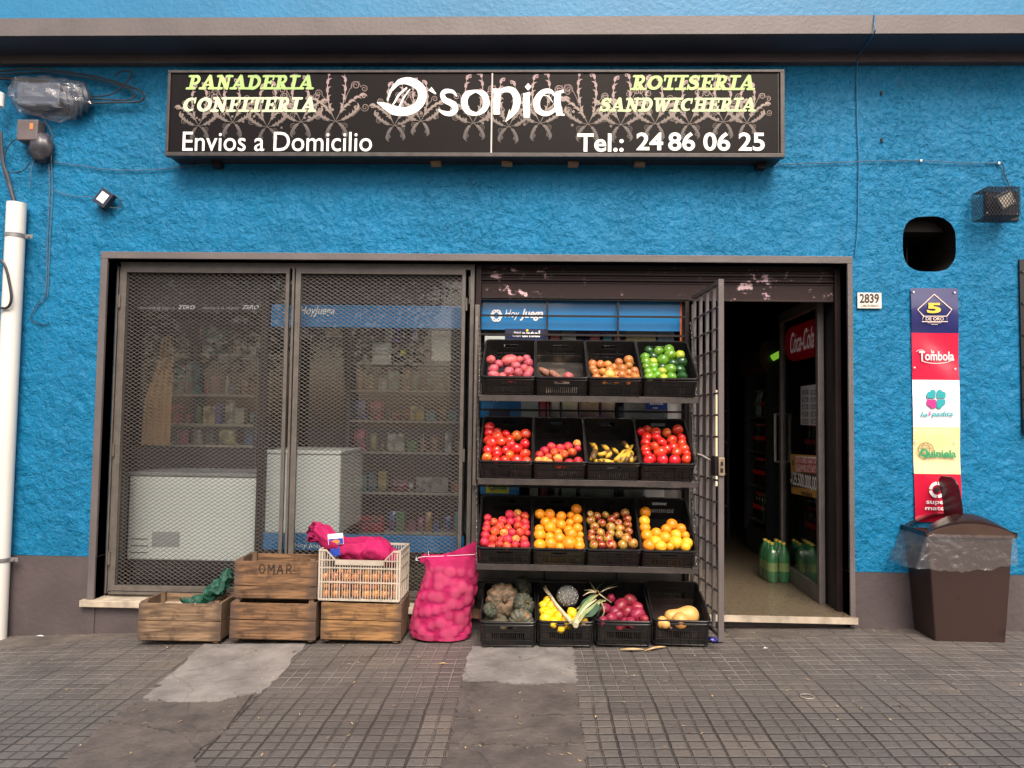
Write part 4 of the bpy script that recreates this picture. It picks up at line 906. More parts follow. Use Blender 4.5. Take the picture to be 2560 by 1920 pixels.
# ------------------------------------------------------------------ inside: coolers, counter, shelves
def bottle_mb(mb, c, r, h, m=0, capm=1, n=12):
    c = Vector(c)
    mb.lathe([(r*.8,0),(r,.012),(r,h*.12),(r*.93,h*.3),(r,h*.45),(r*.98,h*.62),(r*.6,h*.82),(r*.32,h*.9),(r*.3,h*.93)], n, c, m)
    mb.lathe([(r*.36,h*.93),(r*.36,h*1.0)], n, c, capm); return mb
BC = [mat('cola_bottle', (.03,.008,.005), .1, .2, 10), mat('green_bottle', (.01,.10,.03), .1, .2, 10), mat('orange_bottle', (.2,.05,.01), .15, .2, 10), mat('clear_bottle', (.3,.34,.34), .12, .2, 10)]
RED = flat('red_label', (.5,.01,.012), .3); WH = flat('white_label', (.6,.6,.58))
def cooler(x0, x1, y0, y1, H, label, hm, headtext, hot=None):
    t = thing('drinks_cooler', label, 'cooler', ((x0+x1)/2, (y0+y1)/2, SILL)); z = SILL; b = MB()      # its glass front faces -x
    b.box(x1-.04, x1, y0, y1, z, z+H); b.box(x0+.05, x1-.04, y0, y0+.04, z, z+H); b.box(x0+.05, x1-.04, y1-.04, y1, z, z+H); b.box(x0+.05, x1-.04, y0+.04, y1-.04, z, z+.25); b.box(x0+.05, x1-.04, y0+.04, y1-.04, z+H-.3, z+H)
    b.build('body', flat('cooler_black', (.02,.02,.022), .35), t)
    b = MB()
    n = 10; vs = []
    for i in range(n+1):
        a = R(-90+180*i/n); 
        for y in (y0, y1): vs.append((x0+.05-.08*math.cos(a), y, z+H-.15+.15*math.sin(a)))
    b.add(vs, [(2*i, 2*i+1, 2*i+3, 2*i+2) for i in range(n)]+[tuple(range(0, 2*n+2, 2)), tuple(range(1, 2*n+2, 2))]); hd = b.build('header', hm, t, smooth=True)
    if headtext:
        f2 = lambda a, c, k=0: Vector((x0-.036-k, y1-.16-a, z+H-.25+c)); text_mb(headtext, f2, .52, .17, .01, .35).build('lettering', mat('header_lettering', (.7,.6,.6), .4, .05, 5, emit=.10), hd)
    for k in range(4): MB().box(x0+.08, x1-.05, y0+.045, y1-.045, z+.30+k*.34, z+.315+k*.34).build('shelf', M['steel'], t)
    b = MB(); b.box(x0+.03, x0+.05, y0, y0+.04, z+.2, z+H-.3); b.box(x0+.03, x0+.05, y1-.04, y1, z+.2, z+H-.3); b.build('door_frame', M['darkiron'], t)
    for k in range(4):
        q = 0; y = y0+.09; ordb = 0
        while y < y1-.07:
            c = rnd.choice([0,0,0,1,3] if k else [0,0,0,0,1]); bm_ = bottle_mb(MB(), (x0+.13, y, z+.315+k*.34), .038, .27, 0, 1); y += .09
            bt = bm_.build('bottle', [BC[c], RED if c == 0 else flat('dull_label', (.12,.14,.12))], None, loc=(x0+.13, y-.09, z+.315+k*.34), smooth=True)
            ordb += 1; tag(bt, '%s bottle, %s from the street on the %s shelf of the %s' % (['dark cola', 'green', 'orange', 'clear'][c], ORD[ordb], ['lowest','second','third','top'][k], 'red headed cooler' if headtext else 'cooler further in'), 'bottle', '%s bottles in the %s' % (['cola','green','orange','clear'][c], 'red header cooler' if headtext else 'dark cooler'))
            MB().lathe([(.0395,.11),(.0395,.15)], 12, (0,0,0)).build('label', RED if c == 0 else flat('dull_label', (.12,.14,.12)), bt, smooth=True, world=False)
    return t
cr_red = mat('red_header', (.45,.006,.012), .35, .2, 2, emit=.05)
cooler(2.15, 2.8, .45, 1.30, 2.1, 'drinks cooler with curved red header behind the open glass door', cr_red, 'Coca-Cola')
cooler(2.12, 2.8, 1.9, 2.65, 2.05, 'second drinks cooler with dark header deeper in the shop', flat('dark_red_header', (.06,.02,.015), .4), None)
gl_ = at(1924, 888, 2.0); b = MB().tube([(gl_.x-.02, 1.86, gl_.z-.04), (gl_.x+.05, 1.86, gl_.z)], .03, 8); tag(b.build('cooler_lamp', mat('green_lamp', (.35,.8,.05), .5, .1, 5, emit=.2), None, loc=gl_, smooth=True), 'small glowing green lamp deep inside the shop', 'lamp')
# lit strip of the far fridge seen between the gate bars
a = at(1786, 975, 1.5); c = at(1786, 1215, 1.5); wdt = at(1792, 1000, 1.5).x-at(1780, 1000, 1.5).x
fr_ = thing('lit_fridge', 'fridge with a bright yellowish lit edge seen between the gate bars', 'fridge', (a.x, 1.5, SILL))
MB().box(a.x-.006, a.x+wdt-.006, 1.5, 1.515, c.z, a.z).build('light_strip', mat('tube_light', (1,.85,.5), .5, .02, 3, emit=.45), fr_)
b = MB(); b.box(a.x-.75, a.x-.008, 1.5, 2.1, SILL, 2.0); b.build('body', mat('fridge_dark', (.06,.055,.05), .4, .3, 4), fr_)
MB().box(a.x-.65, a.x-.1, 1.49, 1.498, .5, 1.85).build('door', flat('fridge_door', (.10,.10,.10), .2, .4), fr_)
cn = thing('shop_counter', 'long dark counter running back along the shop passage', 'counter', (1.0, 3.6, SILL))
MB().box(.5, 1.55, 2.6, 5.2, SILL, 1.02).build('body', mat('counter_wood', (.03,.022,.018), .5, .4, 4), cn); MB().box(.47, 1.58, 2.57, 5.2, 1.02, 1.05).build('top', flat('counter_top', (.10,.09,.08), .3), cn)
def shelf_unit(x0, x1, y0, y1, zs, H, label, back=True, tilt=0):
    t = thing('shelf_unit', label, 'shelves', ((x0+x1)/2, (y0+y1)/2, SILL)); sm = mat('shelf_paint', (.22,.20,.17), .5, .2, 5) if 'shelf_paint' not in bpy.data.materials else bpy.data.materials['shelf_paint']
    if back: MB().box(x0, x1, y1, y1+.015, SILL, H).build('back_panel', flat('maroon_back', (.055,.012,.02), .5), t)
    for x in (x0, x1-.03): MB().box(x, x+.03, y0+.005, y1-.001, SILL, H).build('side', flat('dark_upright', (.04,.03,.03), .5), t)
    for z in zs: MB().box(x0+.031, x1-.031, y0, y1-.002, z-.02, z).build('shelf', sm, t)
    return t
s1z = [at(560, p, .95).z for p in (1112, 1060, 985, 885)]
shelf_unit(at(385, 900, .95).x, at(648, 900, .95).x, .95, 1.25, s1z, at(500, 790, .95).z, 'cream shelves of groceries behind the left mesh leaf')
s2z = [at(950, p, 1.15).z for p in (1330, 1230, 1128, 1050, 975, 905)]
shelf_unit(at(870, 900, 1.15).x, at(1165, 900, 1.15).x, 1.15, 1.45, s2z, at(950, 830, 1.15).z, 'maroon backed shelves of groceries behind the right mesh leaf')
shelf_unit(1.55, 2.15, 3.2, 3.5, [.5,.85,1.2,1.55,1.9], 2.2, 'dark shelf unit at the far end of the passage')
# freezers behind the window
def freezer(px0, px1, pt, pb, Y, dep, label, vent):
    f_, w_, h_ = pxbox(px0, pt, px1, pb, Y); x0, x1, z0, z1 = f_.o.x, f_.o.x+w_, f_.o.z, f_.o.z+h_
    t = thing('chest_freezer', label, 'freezer', ((x0+x1)/2, Y+dep/2, z0)); MB().box(x0, x1, Y, Y+dep, z0, z1).build('body', M['freezer'], t, bevel=.012)
    MB().box(x0-.005, x1+.005, Y-.008, Y+dep, z1+.003, z1+.03).build('lid', M['freezer'] if not vent else flat('grey_lid', (.3,.3,.3)), t, bevel=.006)
    MB().box(x0+.02, x1-.02, Y+.03, Y+dep-.03, SILL, z0-.002).build('base', M['darkiron'], t)
    if vent:
        for k in range(3): MB().box(x0+.03, x0+.16, Y-.003, Y-.0005, z0+.05+k*.05, z0+.058+k*.05).build('vent', flat('vent_dark', (.15,.15,.15)), t)
        MB().box(x0+.19, x0+.40, Y-.004, Y-.0005, z0+.10, z0+.21).build('badge', flat('badge_grey', (.42,.42,.42), .3), t)
freezer(320, 640, 1192, 1402, .42, .6, 'white chest freezer with a grey badge behind the left mesh leaf', True)
freezer(664, 850, 1136, 1334, .40, .7, 'plain white freezer behind the centre bar of the grille', False)
MB_ = MB().box(at(330,1,.7).x, at(640,1,.7).x, .95, .97, SILL, at(500,1120,.95).z); tag(MB_.build('dark_partition', flat('partition', (.022,.018,.017), .6), None, loc=(at(480,1,.9).x,.95,SILL)), 'dark low partition standing behind the badged freezer', 'partition')
# hanging brown curtain
cx0, cx1 = at(357, 1000, .55).x, at(432, 1000, .55).x; b = MB(); zt1 = at(400, 840, .55).z; zb1 = at(400, 1112, .55).z; nn_ = 40; vs = []
for i in range(nn_+1):
    t = i/nn_
    for z, k in ((zt1, .45), (zt1-.25, .6), (zt1-.5, .95), (zb1, 1)):
        x = cx1-(cx1-cx0)*k*(1-t); vs.append((x, .55+.018*math.sin(t*24), z))
b.add(vs, [(4*i+j, 4*i+4+j, 4*i+5+j, 4*i+1+j) for i in range(nn_) for j in range(3)]); tag(b.build('curtain', mat('brown_cloth', (.26,.14,.055), .9, .2, 6), None, loc=((cx0+cx1)/2, .55, zb1), smooth=2), 'gathered brown cloth hanging behind the left mesh leaf', 'curtain')
# goods: colour, px box, depth, name, label
def pouch(x0, x1, y, z0, z1, dep):
    mb = MB(); n = 8; vs = []; 
    for i in range(n+1):
        t = i/n; z = z0+(z1-z0)*t; k = math.sin(math.pi*min(max(t, .02), .98))**.5; wv = .96+.04*math.cos(t*9)
        for a in range(12):
            an = 2*math.pi*a/12; vs.append(((x0+x1)/2+(x1-x0)/2*wv*math.copysign(abs(math.cos(an))**.6, math.cos(an)), y+dep/2*k*math.sin(an), z))
    return mb.add(vs, [(i*12+k, i*12+(k+1) % 12, i*12+12+(k+1) % 12, i*12+12+k) for i in range(n) for k in range(12)]+[tuple(range(12)), tuple(range(n*12, n*12+12))])
goods = [
 ((.04,.30,.34),420,452,912,982,.98,'pouch','teal packet, left one of the pair on the cream shelves'),((.03,.26,.32),457,498,902,982,1.0,'pouch','darker teal packet, right one of the pair on the cream shelves'),
 ((.55,.02,.05),425,446,1012,1056,.98,'box','bright red box on the cream shelves'),((.5,.03,.06),436,462,1076,1108,.96,'pouch','crumpled red packet low on the cream shelves'),
 ((.45,.36,.2),506,540,1015,1056,1.0,'box','tan carton on the cream shelves'),((.03,.06,.35),536,552,1008,1050,.96,'box','deep blue packet on the cream shelves'),
 ((.55,.52,.45),556,582,1000,1056,1.0,'pouch','pale packet on the cream shelves'),((.5,.42,.18),540,585,1072,1110,.96,'pouch','golden bag low on the cream shelves'),
 ((.03,.12,.3),610,632,1070,1112,1.0,'box','blue box at the right end of the cream shelves'),((.4,.38,.34),470,500,1066,1108,.98,'pouch','greyish packet low on the cream shelves'),
 ((.12,.03,.05),440,475,800,880,1.05,'box','dark maroon carton on the top cream shelf'),((.02,.25,.09),500,560,820,884,1.02,'pouch','leaf green bag on the top cream shelf'),((.1,.35,.35),498,530,850,884,.96,'pouch','sea green packet on the top cream shelf'),((.45,.25,.12),582,602,850,884,1,'box','copper coloured tin on the top cream shelf'),
 ((.55,.34,.05),908,934,938,974,1.15,'pouch','amber packet on the maroon backed shelves'),((.04,.3,.2),970,998,925,974,1.17,'box','green carton on the maroon backed shelves'),((.6,.28,.04),1000,1022,925,974,1.15,'pouch','orange packet on the maroon backed shelves'),
 ((.3,.36,.26),1066,1112,920,974,1.17,'pouch','grey green bag on the maroon backed shelves'),((.5,.5,.45),946,966,945,974,1.15,'box','off white carton on the maroon backed shelves'),
 ((.5,.02,.14),922,956,1002,1049,1.15,'pouch','magenta bag on the maroon backed shelves'),((.04,.1,.35),880,915,1000,1049,1.17,'pouch','navy packet on the maroon backed shelves'),((.55,.42,.03),1024,1060,1015,1049,1.15,'box','mustard box on the maroon backed shelves'),
 ((.04,.3,.38),1064,1088,1025,1049,1.15,'box','turquoise tin on the maroon backed shelves'),((.5,.02,.1),880,912,1075,1127,1.15,'pouch','crimson bag on the maroon backed shelves'),((.55,.5,.42),968,1010,1085,1127,1.15,'box','cream tray on the maroon backed shelves'),
 ((.5,.48,.42),1112,1128,1080,1127,1.15,'box','narrow white carton on the maroon backed shelves'),((.12,.35,.05),1012,1042,1100,1127,1.15,'pouch','bright green packet on the maroon backed shelves'),
 ((.35,.03,.04),892,958,1292,1329,1.13,'box','dark red biscuit box low on the maroon backed shelves'),((.02,.18,.25),922,936,1182,1229,1.15,'box','slim blue pack low on the maroon backed shelves'),
 ((.35,.08,.12),980,1015,1205,1229,1.17,'pouch','dull pink packet low on the maroon backed shelves'),((.25,.25,.24),1040,1120,1195,1229,1.17,'box','grey carton low on the maroon backed shelves')]
for i, (c, x0, x1, y0, y1, Y, kd, lab) in enumerate(goods):
    f_, w_, h_ = pxbox(x0, y0, x1, y1, Y); m_ = mat('goods_%d' % i, tuple(q*.6 for q in c), .4, 0, 16, col2=tuple(q*.2+.02 for q in c), lo=.42, hi=.5, detail=1, coat=.15)
    zsh = s1z if x0 < 660 else s2z; zb = min(zsh, key=lambda q: abs(q-f_.o.z))+.001; zt = max(f_.o.z+h_, zb+.04)
    o = pouch(f_.o.x, f_.o.x+w_, Y+.06, zb, zt, .08) if kd == 'pouch' else MB().box(f_.o.x, f_.o.x+w_, Y+.01, Y+.11, zb, zt)
    o = tag(o.build('grocery_packet' if kd == 'pouch' else 'grocery_carton', m_, None, loc=(f_.o.x+w_/2, Y+.06, zb), smooth=(kd == 'pouch'), bevel=0 if kd == 'pouch' else .004), lab, 'packet' if kd == 'pouch' else 'carton')
pal = [((.30,.03,.04),'dark red'),((.03,.07,.25),'dark blue'),((.35,.30,.06),'mustard'),((.05,.22,.08),'green'),((.40,.38,.34),'off white'),((.30,.14,.05),'brown'),((.03,.22,.25),'teal'),((.28,.05,.14),'plum'),((.12,.12,.13),'charcoal'),((.42,.20,.06),'orange')]
auto = {}
ordn = ['lowest','second','third','fourth','fifth','sixth']
for side, zs_l, Ysh, pxa, pxb in (('left', s1z, .95, 436, 640), ('right', s2z, 1.15, 882, 1155)):
    xa_, xb_ = at(pxa, 900, Ysh).x, at(pxb, 900, Ysh).x
    for si, zsh in enumerate(sorted(zs_l)):
        taken = []
        for (c, x0, x1, y0, y1, Y, kd, lab) in goods:
            f_, w_, h_ = pxbox(x0, y0, x1, y1, Y)
            if (x0 < 660) == (side == 'left') and abs(min(zs_l, key=lambda q: abs(q-f_.o.z))-zsh) < .01: taken.append((f_.o.x-.008, f_.o.x+w_+.008))
        x = xa_
        while x < xb_-.04:
            wd = rnd.uniform(.035, .085); hh = rnd.uniform(.07, .17)
            if any(a-.0 < x+wd and x < b_ for a, b_ in taken): x += .02; continue
            col, cn_ = rnd.choice(pal); kd = rnd.random()
            key = 'stock_'+cn_.replace(' ', '_')
            if key not in M: M[key] = mat(key, tuple(q*.6 for q in col), .4, 0, 14, col2=tuple(q*.35+.03 for q in col), lo=.44, hi=.5, detail=1, coat=.2, rnd_obj=.15)
            yy = Ysh+rnd.uniform(.03, .1)
            if kd < .4: o, nm = pouch(x, x+wd, yy+.05, zsh+.001, zsh+hh, .07), 'packet'
            elif kd < .7: o, nm = MB().box(x, x+wd, yy, yy+.08, zsh+.001, zsh+hh), 'carton'
            elif kd < .85: o, nm = MB().lathe([(wd*.45,0),(wd*.45,hh*.6),(wd*.2,hh*.8),(wd*.2,hh*.95)], 12, (x+wd/2, yy+.04, zsh+.001)), 'bottle'
            else: o, nm = MB().lathe([(wd*.45,0),(wd*.47,.005),(wd*.47,hh*.6),(wd*.45,hh*.6+.005)], 14, (x+wd/2, yy+.04, zsh+.001)), 'tin'
            lab = '%s %s on the %s shelf behind the %s mesh leaf' % (cn_, nm, ordn[si], side)
            auto.setdefault(lab, []).append((o.build('grocery_'+nm, M[key], None, loc=(x+wd/2, yy+.04, zsh), smooth=nm != 'carton'), nm)); x += wd+rnd.choice([.004,.01,.03])
for lab, os_ in auto.items():
    for n_i, (o, nm) in enumerate(os_): tag(o, lab if len(os_) == 1 else ['left','next','third','fourth'][min(n_i, 3)]+' '+lab, nm, lab.replace(nm, nm+'s', 1) if len(os_) > 1 else None)
hang = [((.6,.58,.5),1078,1130,828,902,'wide white paper bag hanging under the blue band'),((.03,.08,.4),985,1005,820,856,'blue strip packet hanging under the blue band'),((.5,.5,.46),962,980,820,852,'white strip packet hanging under the blue band'),((.5,.36,.3),812,852,822,842,'pale pink packet hanging under the blue band'),((.5,.48,.44),752,774,822,846,'small grey white packet at the left end under the blue band'),((.3,.32,.28),930,980,856,910,'clear crinkled bag hanging under the blue band'),((.5,.44,.05),1000,1016,874,890,'small yellow tag hanging below the blue packet'),((.04,.08,.35),1028,1044,820,852,'second blue strip packet hanging under the blue band')]
for i, (c, x0, x1, y0, y1, lab) in enumerate(hang):
    f_, w_, h_ = pxbox(x0, y0, x1, y1, .4); o = pouch(f_.o.x, f_.o.x+w_, .4, f_.o.z, f_.o.z+h_, .05).build('hanging_packet', mat('hang_%d' % i, c, .35, .3, 15, coat=.2), None, loc=(f_.o.x+w_/2, .4, f_.o.z), smooth=True); tag(o, lab, 'packet')
    hb_ = MB().tube([(f_.o.x+w_/2, .4, f_.o.z+h_), (f_.o.x+w_/2, .4, 2.45)], .0015, 4).build('hanging_cord', M['cable'], o); hb_.location = (0,0,0)
# stock standing behind the glass at the rack
stock = [((.45,.03,.05),1350,1372,1000,1045,'red tin'),((.5,.42,.36),1376,1400,995,1045,'pinkish bag'),((.55,.45,.3),1404,1446,998,1045,'cream bag'),((.42,.27,.14),1448,1500,1000,1045,'brown paper bag'),((.5,.35,.22),1503,1540,1004,1045,'tan bag'),((.3,.28,.26),1560,1610,1006,1045,'grey carton'),((.45,.02,.06),1352,1368,1208,1243,'red lidded jar'),((.5,.48,.45),1324,1345,1214,1243,'white tub'),((.3,.3,.26),1385,1400,1210,1243,'beige tub'),((.28,.33,.27),1404,1440,1212,1243,'greenish glass jar'),((.2,.22,.2),1450,1535,1212,1243,'clear plastic box'),((.32,.3,.28),1560,1610,1214,1243,'silver carton')]
for zz_, y_ in ((1046, 0), (1244, 0)):
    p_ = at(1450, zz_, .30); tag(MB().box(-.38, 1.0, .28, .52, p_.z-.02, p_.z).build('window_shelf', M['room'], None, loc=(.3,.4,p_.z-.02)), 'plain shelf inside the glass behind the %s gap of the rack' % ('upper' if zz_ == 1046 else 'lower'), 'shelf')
for i, (c, x0, x1, y0, y1, nm) in enumerate(stock):
    f_, w_, h_ = pxbox(x0, y0-8, x1, y1, .30); p_ = at(1450, 1046 if y1 < 1100 else 1244, .30); pb = i in (1, 2, 3, 4, 8)
    o = (pouch(f_.o.x, f_.o.x+w_, .35, p_.z+.001, f_.o.z+h_, .08) if pb else MB().box(f_.o.x, f_.o.x+w_, .31, .39, p_.z+.001, f_.o.z+h_)).build(nm.split()[-1] if nm.split()[-1] != 'bag' else 'food_bag', mat('stock_%d' % i, c, .35, .35, 18, coat=.3), None, loc=(f_.o.x+w_/2, .35, p_.z), smooth=pb, bevel=0 if pb else .006)
    tag(o, nm+' seen through the glass in the %s gap between shelves' % ('upper' if y1 < 1100 else 'lower'), nm.split()[-1])
for i, (c, x0, x1, y0, y1) in enumerate([((.5,.02,.02),1375,1400,824,848),((.45,.4,.35),1405,1440,828,848),((.5,.05,.03),1475,1500,828,848),((.03,.25,.35),1508,1530,830,848),((.4,.03,.03),1535,1552,832,848),((.6,.45,.15),1565,1640,826,848),((.3,.35,.45),1645,1685,828,848)]):
    f_, w_, h_ = pxbox(x0, y0, x1, y1+10, .30); o = MB().box(f_.o.x, f_.o.x+w_, .30, .36, f_.o.z, f_.o.z+h_).build('hanging_packet', mat('top_%d' % i, c, .35, .3, 18), None, loc=(f_.o.x+w_/2, .33, f_.o.z), bevel=.004)
    tag(o, ['scarlet packet, leftmost above the top crates','beige packet beside the scarlet one above the top crates','red packet in the middle above the top crates','sky blue packet above the onion crate','dark red packet right of the sky blue one','wide golden packet above the lime crate','pale blue packet at the right above the lime crate'][i], 'packet')
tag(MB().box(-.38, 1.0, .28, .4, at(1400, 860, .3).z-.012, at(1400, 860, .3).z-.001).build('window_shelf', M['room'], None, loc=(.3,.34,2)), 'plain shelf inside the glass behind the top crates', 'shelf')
# ------------------------------------------------------------------ shrink-wrapped bottles on the doorstep floor
bpg = at(1945, 1460, .62); bz = SILL
q = CAM + ray(1945, 1455)*((SILL-CAM.z)/ray(1945, 1455).z); px_, py_ = q.x, q.y+.05
pk = thing('bottle_pack', 'shrink wrapped pack of six green soda bottles on the terrazzo floor', 'bottle pack', (px_, py_, SILL))
gb2 = mat('green_soda_bottle', (.02,.17,.05), .12, .25, 12, coat=.4); ycap = flat('yellow_cap', (.6,.48,.08), .4)
for i in range(2):
    for j in range(3):
        mb = MB().lathe([(.034,0),(.044,.015),(.044,.08),(.040,.12),(.044,.17),(.043,.2),(.026,.262),(.014,.29),(.013,.30)], 16, (0,0,0), 0); bo = mb.build('bottle', gb2, pk, loc=(-.046+i*.092, -.092+j*.092+.04, 0), smooth=True, world=False)
        MB().lathe([(.0155,.298),(.0155,.315)], 12).build('cap', ycap, bo, world=False)
        MB().lathe([(.0448,.09),(.0415,.12),(.0442,.155)], 16).build('label', flat('lime_label', (.18,.26,.08), .3), bo, smooth=True, world=False)
vs = []; mbw = MB(); prof = [(1.0,0),(1.03,.06),(1.0,.15),(1.0,.215),(.86,.262),(.62,.285)]
for k, (sc, z) in enumerate(prof):
    for (x, y) in rrect(.19, .285, .05, 6): vs.append((x*sc*(1+.015*math.sin(k*3+x*60)), (y-.1425)*sc+.04, z+.002))
nr = len(rrect(.19, .285, .05, 6)); mbw.add(vs, [(i*nr+k, i*nr+(k+1) % nr, (i+1)*nr+(k+1) % nr, (i+1)*nr+k) for i in range(len(prof)-1) for k in range(nr)])
M['film'] = glassmat('clear_film', (.93,.95,.93), .06, .08, dirt=.02, bump=.006, bscale=12)
mbw.build('shrink_wrap', M['film'], pk, smooth=2, world=False)
# loose cans / dark stock along the passage (left of the coolers)
# ------------------------------------------------------------------ fruit and vegetables
def fruitmat(name, c1, c2, rough, scale, lo=.4, hi=.6, bump=0, bscale=8, rv=.12, coat=0, sss=0, stretch=None, spec=.5, sheen=0):
    m = mat(name, c1, rough, 0, scale, bump, bscale, col2=c2, lo=lo, hi=hi, rnd_obj=rv, coat=coat, sss=sss, stretch=stretch, spec=spec)
    N, L, P = m.node_tree.nodes, m.node_tree.links, m.node_tree.nodes['Principled BSDF']; src = P.inputs['Base Color'].links[0].from_socket      # bruises and specks
    tc = N.new('ShaderNodeTexCoord'); oi = N.new('ShaderNodeObjectInfo'); ad = N.new('ShaderNodeVectorMath'); ad.operation = 'MULTIPLY_ADD'; ad.inputs[1].default_value = (31, 17, 23); L.new(oi.outputs['Random'], ad.inputs[0]); L.new(tc.outputs['Object'], ad.inputs[2])
    nz = N.new('ShaderNodeTexNoise'); nz.inputs['Scale'].default_value = 2.6; nz.inputs['Detail'].default_value = 6; nz.inputs['Roughness'].default_value = .65; L.new(ad.outputs[0], nz.inputs['Vector'])
    mr = N.new('ShaderNodeMapRange'); mr.inputs[1].default_value = .60; mr.inputs[2].default_value = .70; mr.inputs[4].default_value = .6; L.new(nz.outputs[0], mr.inputs[0])
    mx = N.new('ShaderNodeMix'); mx.data_type = 'RGBA'; mx.blend_type = 'MULTIPLY'; L.new(mr.outputs[0], mx.inputs[0]); L.new(src, mx.inputs[6]); mx.inputs[7].default_value = (.42,.33,.25,1); L.new(mx.outputs[2], P.inputs['Base Color'])
    if sheen: m.node_tree.nodes['Principled BSDF'].inputs['Sheen Weight'].default_value = sheen
    return m
FM = dict(
 tomato=fruitmat('tomato_skin', (.62,.035,.012), (.50,.02,.01), .22, 1.2, coat=.3, rv=.1),
 tomato_orange=fruitmat('orange_tomato_skin', (.62,.16,.02), (.55,.05,.012), .22, 1.2, coat=.3, rv=.05),
 peach=fruitmat('peach_skin', (.44,.012,.014), (.66,.17,.03), .55, 1.3, .30, .48, rv=.2, bump=0, bscale=20),
 peach_gold=fruitmat('golden_peach_skin', (.68,.30,.05), (.45,.06,.04), .6, 1.3, .34, .52, rv=.1),
 orange=fruitmat('orange_peel', (.80,.30,.012), (.72,.22,.008), .38, 2, rv=.08, bump=.0005, bscale=22),
 grapefruit=fruitmat('yellow_grapefruit_peel', (.80,.48,.03), (.78,.38,.02), .38, 2, rv=.06, bump=.0005, bscale=22),
 apple=fruitmat('apple_skin', (.22,.006,.01), (.36,.16,.03), .25, 1.3, .42, .56, rv=.15, coat=.3, stretch=(1.6,1.6,.7)),
 apple_green=fruitmat('green_apple_skin', (.36,.20,.035), (.24,.015,.012), .28, 1.3, .36, .46, rv=.15, coat=.3),
 lime=fruitmat('lime_peel', (.12,.30,.015), (.07,.20,.01), .22, 2.2, rv=.2, bump=.0004, bscale=18, coat=.2),
 lime_dark=fruitmat('dark_lime_peel', (.015,.07,.012), (.008,.04,.008), .2, 2.2, rv=.15, bump=.0004, bscale=18, coat=.2),
 lime_yellow=fruitmat('yellowing_lime_peel', (.38,.42,.03), (.25,.35,.02), .25, 2.2, rv=.1, bump=.0004, bscale=18, coat=.2),
 lemon=fruitmat('lemon_peel', (.85,.60,.02), (.80,.48,.015), .3, 2, rv=.08, bump=.0005, bscale=16),
 onion=fruitmat('onion_skin', (.52,.21,.045), (.33,.10,.02), .35, 1.2, rv=.2, stretch=(7,7,.6), coat=.15),
 onion_yellow=fruitmat('peeled_onion_skin', (.62,.50,.12), (.5,.34,.06), .3, 1.2, rv=.1, stretch=(7,7,.6)),
 potato_pink=fruitmat('pink_potato_skin', (.48,.095,.10), (.34,.05,.065), .5, 2.2, rv=.14, bump=.0007, bscale=9),
 potato_red=fruitmat('dark_red_potato_skin', (.28,.018,.04), (.19,.012,.03), .42, 2.2, rv=.14, bump=.0007, bscale=9),
 sweet_potato=fruitmat('sweet_potato_skin', (.32,.14,.09), (.20,.08,.055), .7, 3, rv=.1, bump=.002, bscale=7),
 squash=fruitmat('squash_rind', (.20,.13,.07), (.06,.05,.028), .75, 3.2, .4, .62, rv=.15, bump=.003, bscale=7),
 squash_dark=fruitmat('dark_squash_rind', (.022,.032,.020), (.085,.07,.04), .7, 3.5, .36, .52, rv=.15, bump=.003, bscale=7),
 squash_grey=fruitmat('grey_squash_rind', (.075,.075,.05), (.20,.085,.03), .6, 2.2, .33, .44, rv=.1, bump=.002, bscale=7),
 butternut=fruitmat('butternut_skin', (.66,.36,.11), (.58,.28,.07), .45, 2, rv=.05),
 banana=fruitmat('banana_skin', (.56,.34,.03), (.08,.04,.012), .5, 16, .42, .50, rv=.08))
stemg = mat('green_stem', (.10,.16,.03), .6, .3, 20); stemb = mat('brown_stem', (.10,.06,.03), .8, .3, 20)
_fm = {}
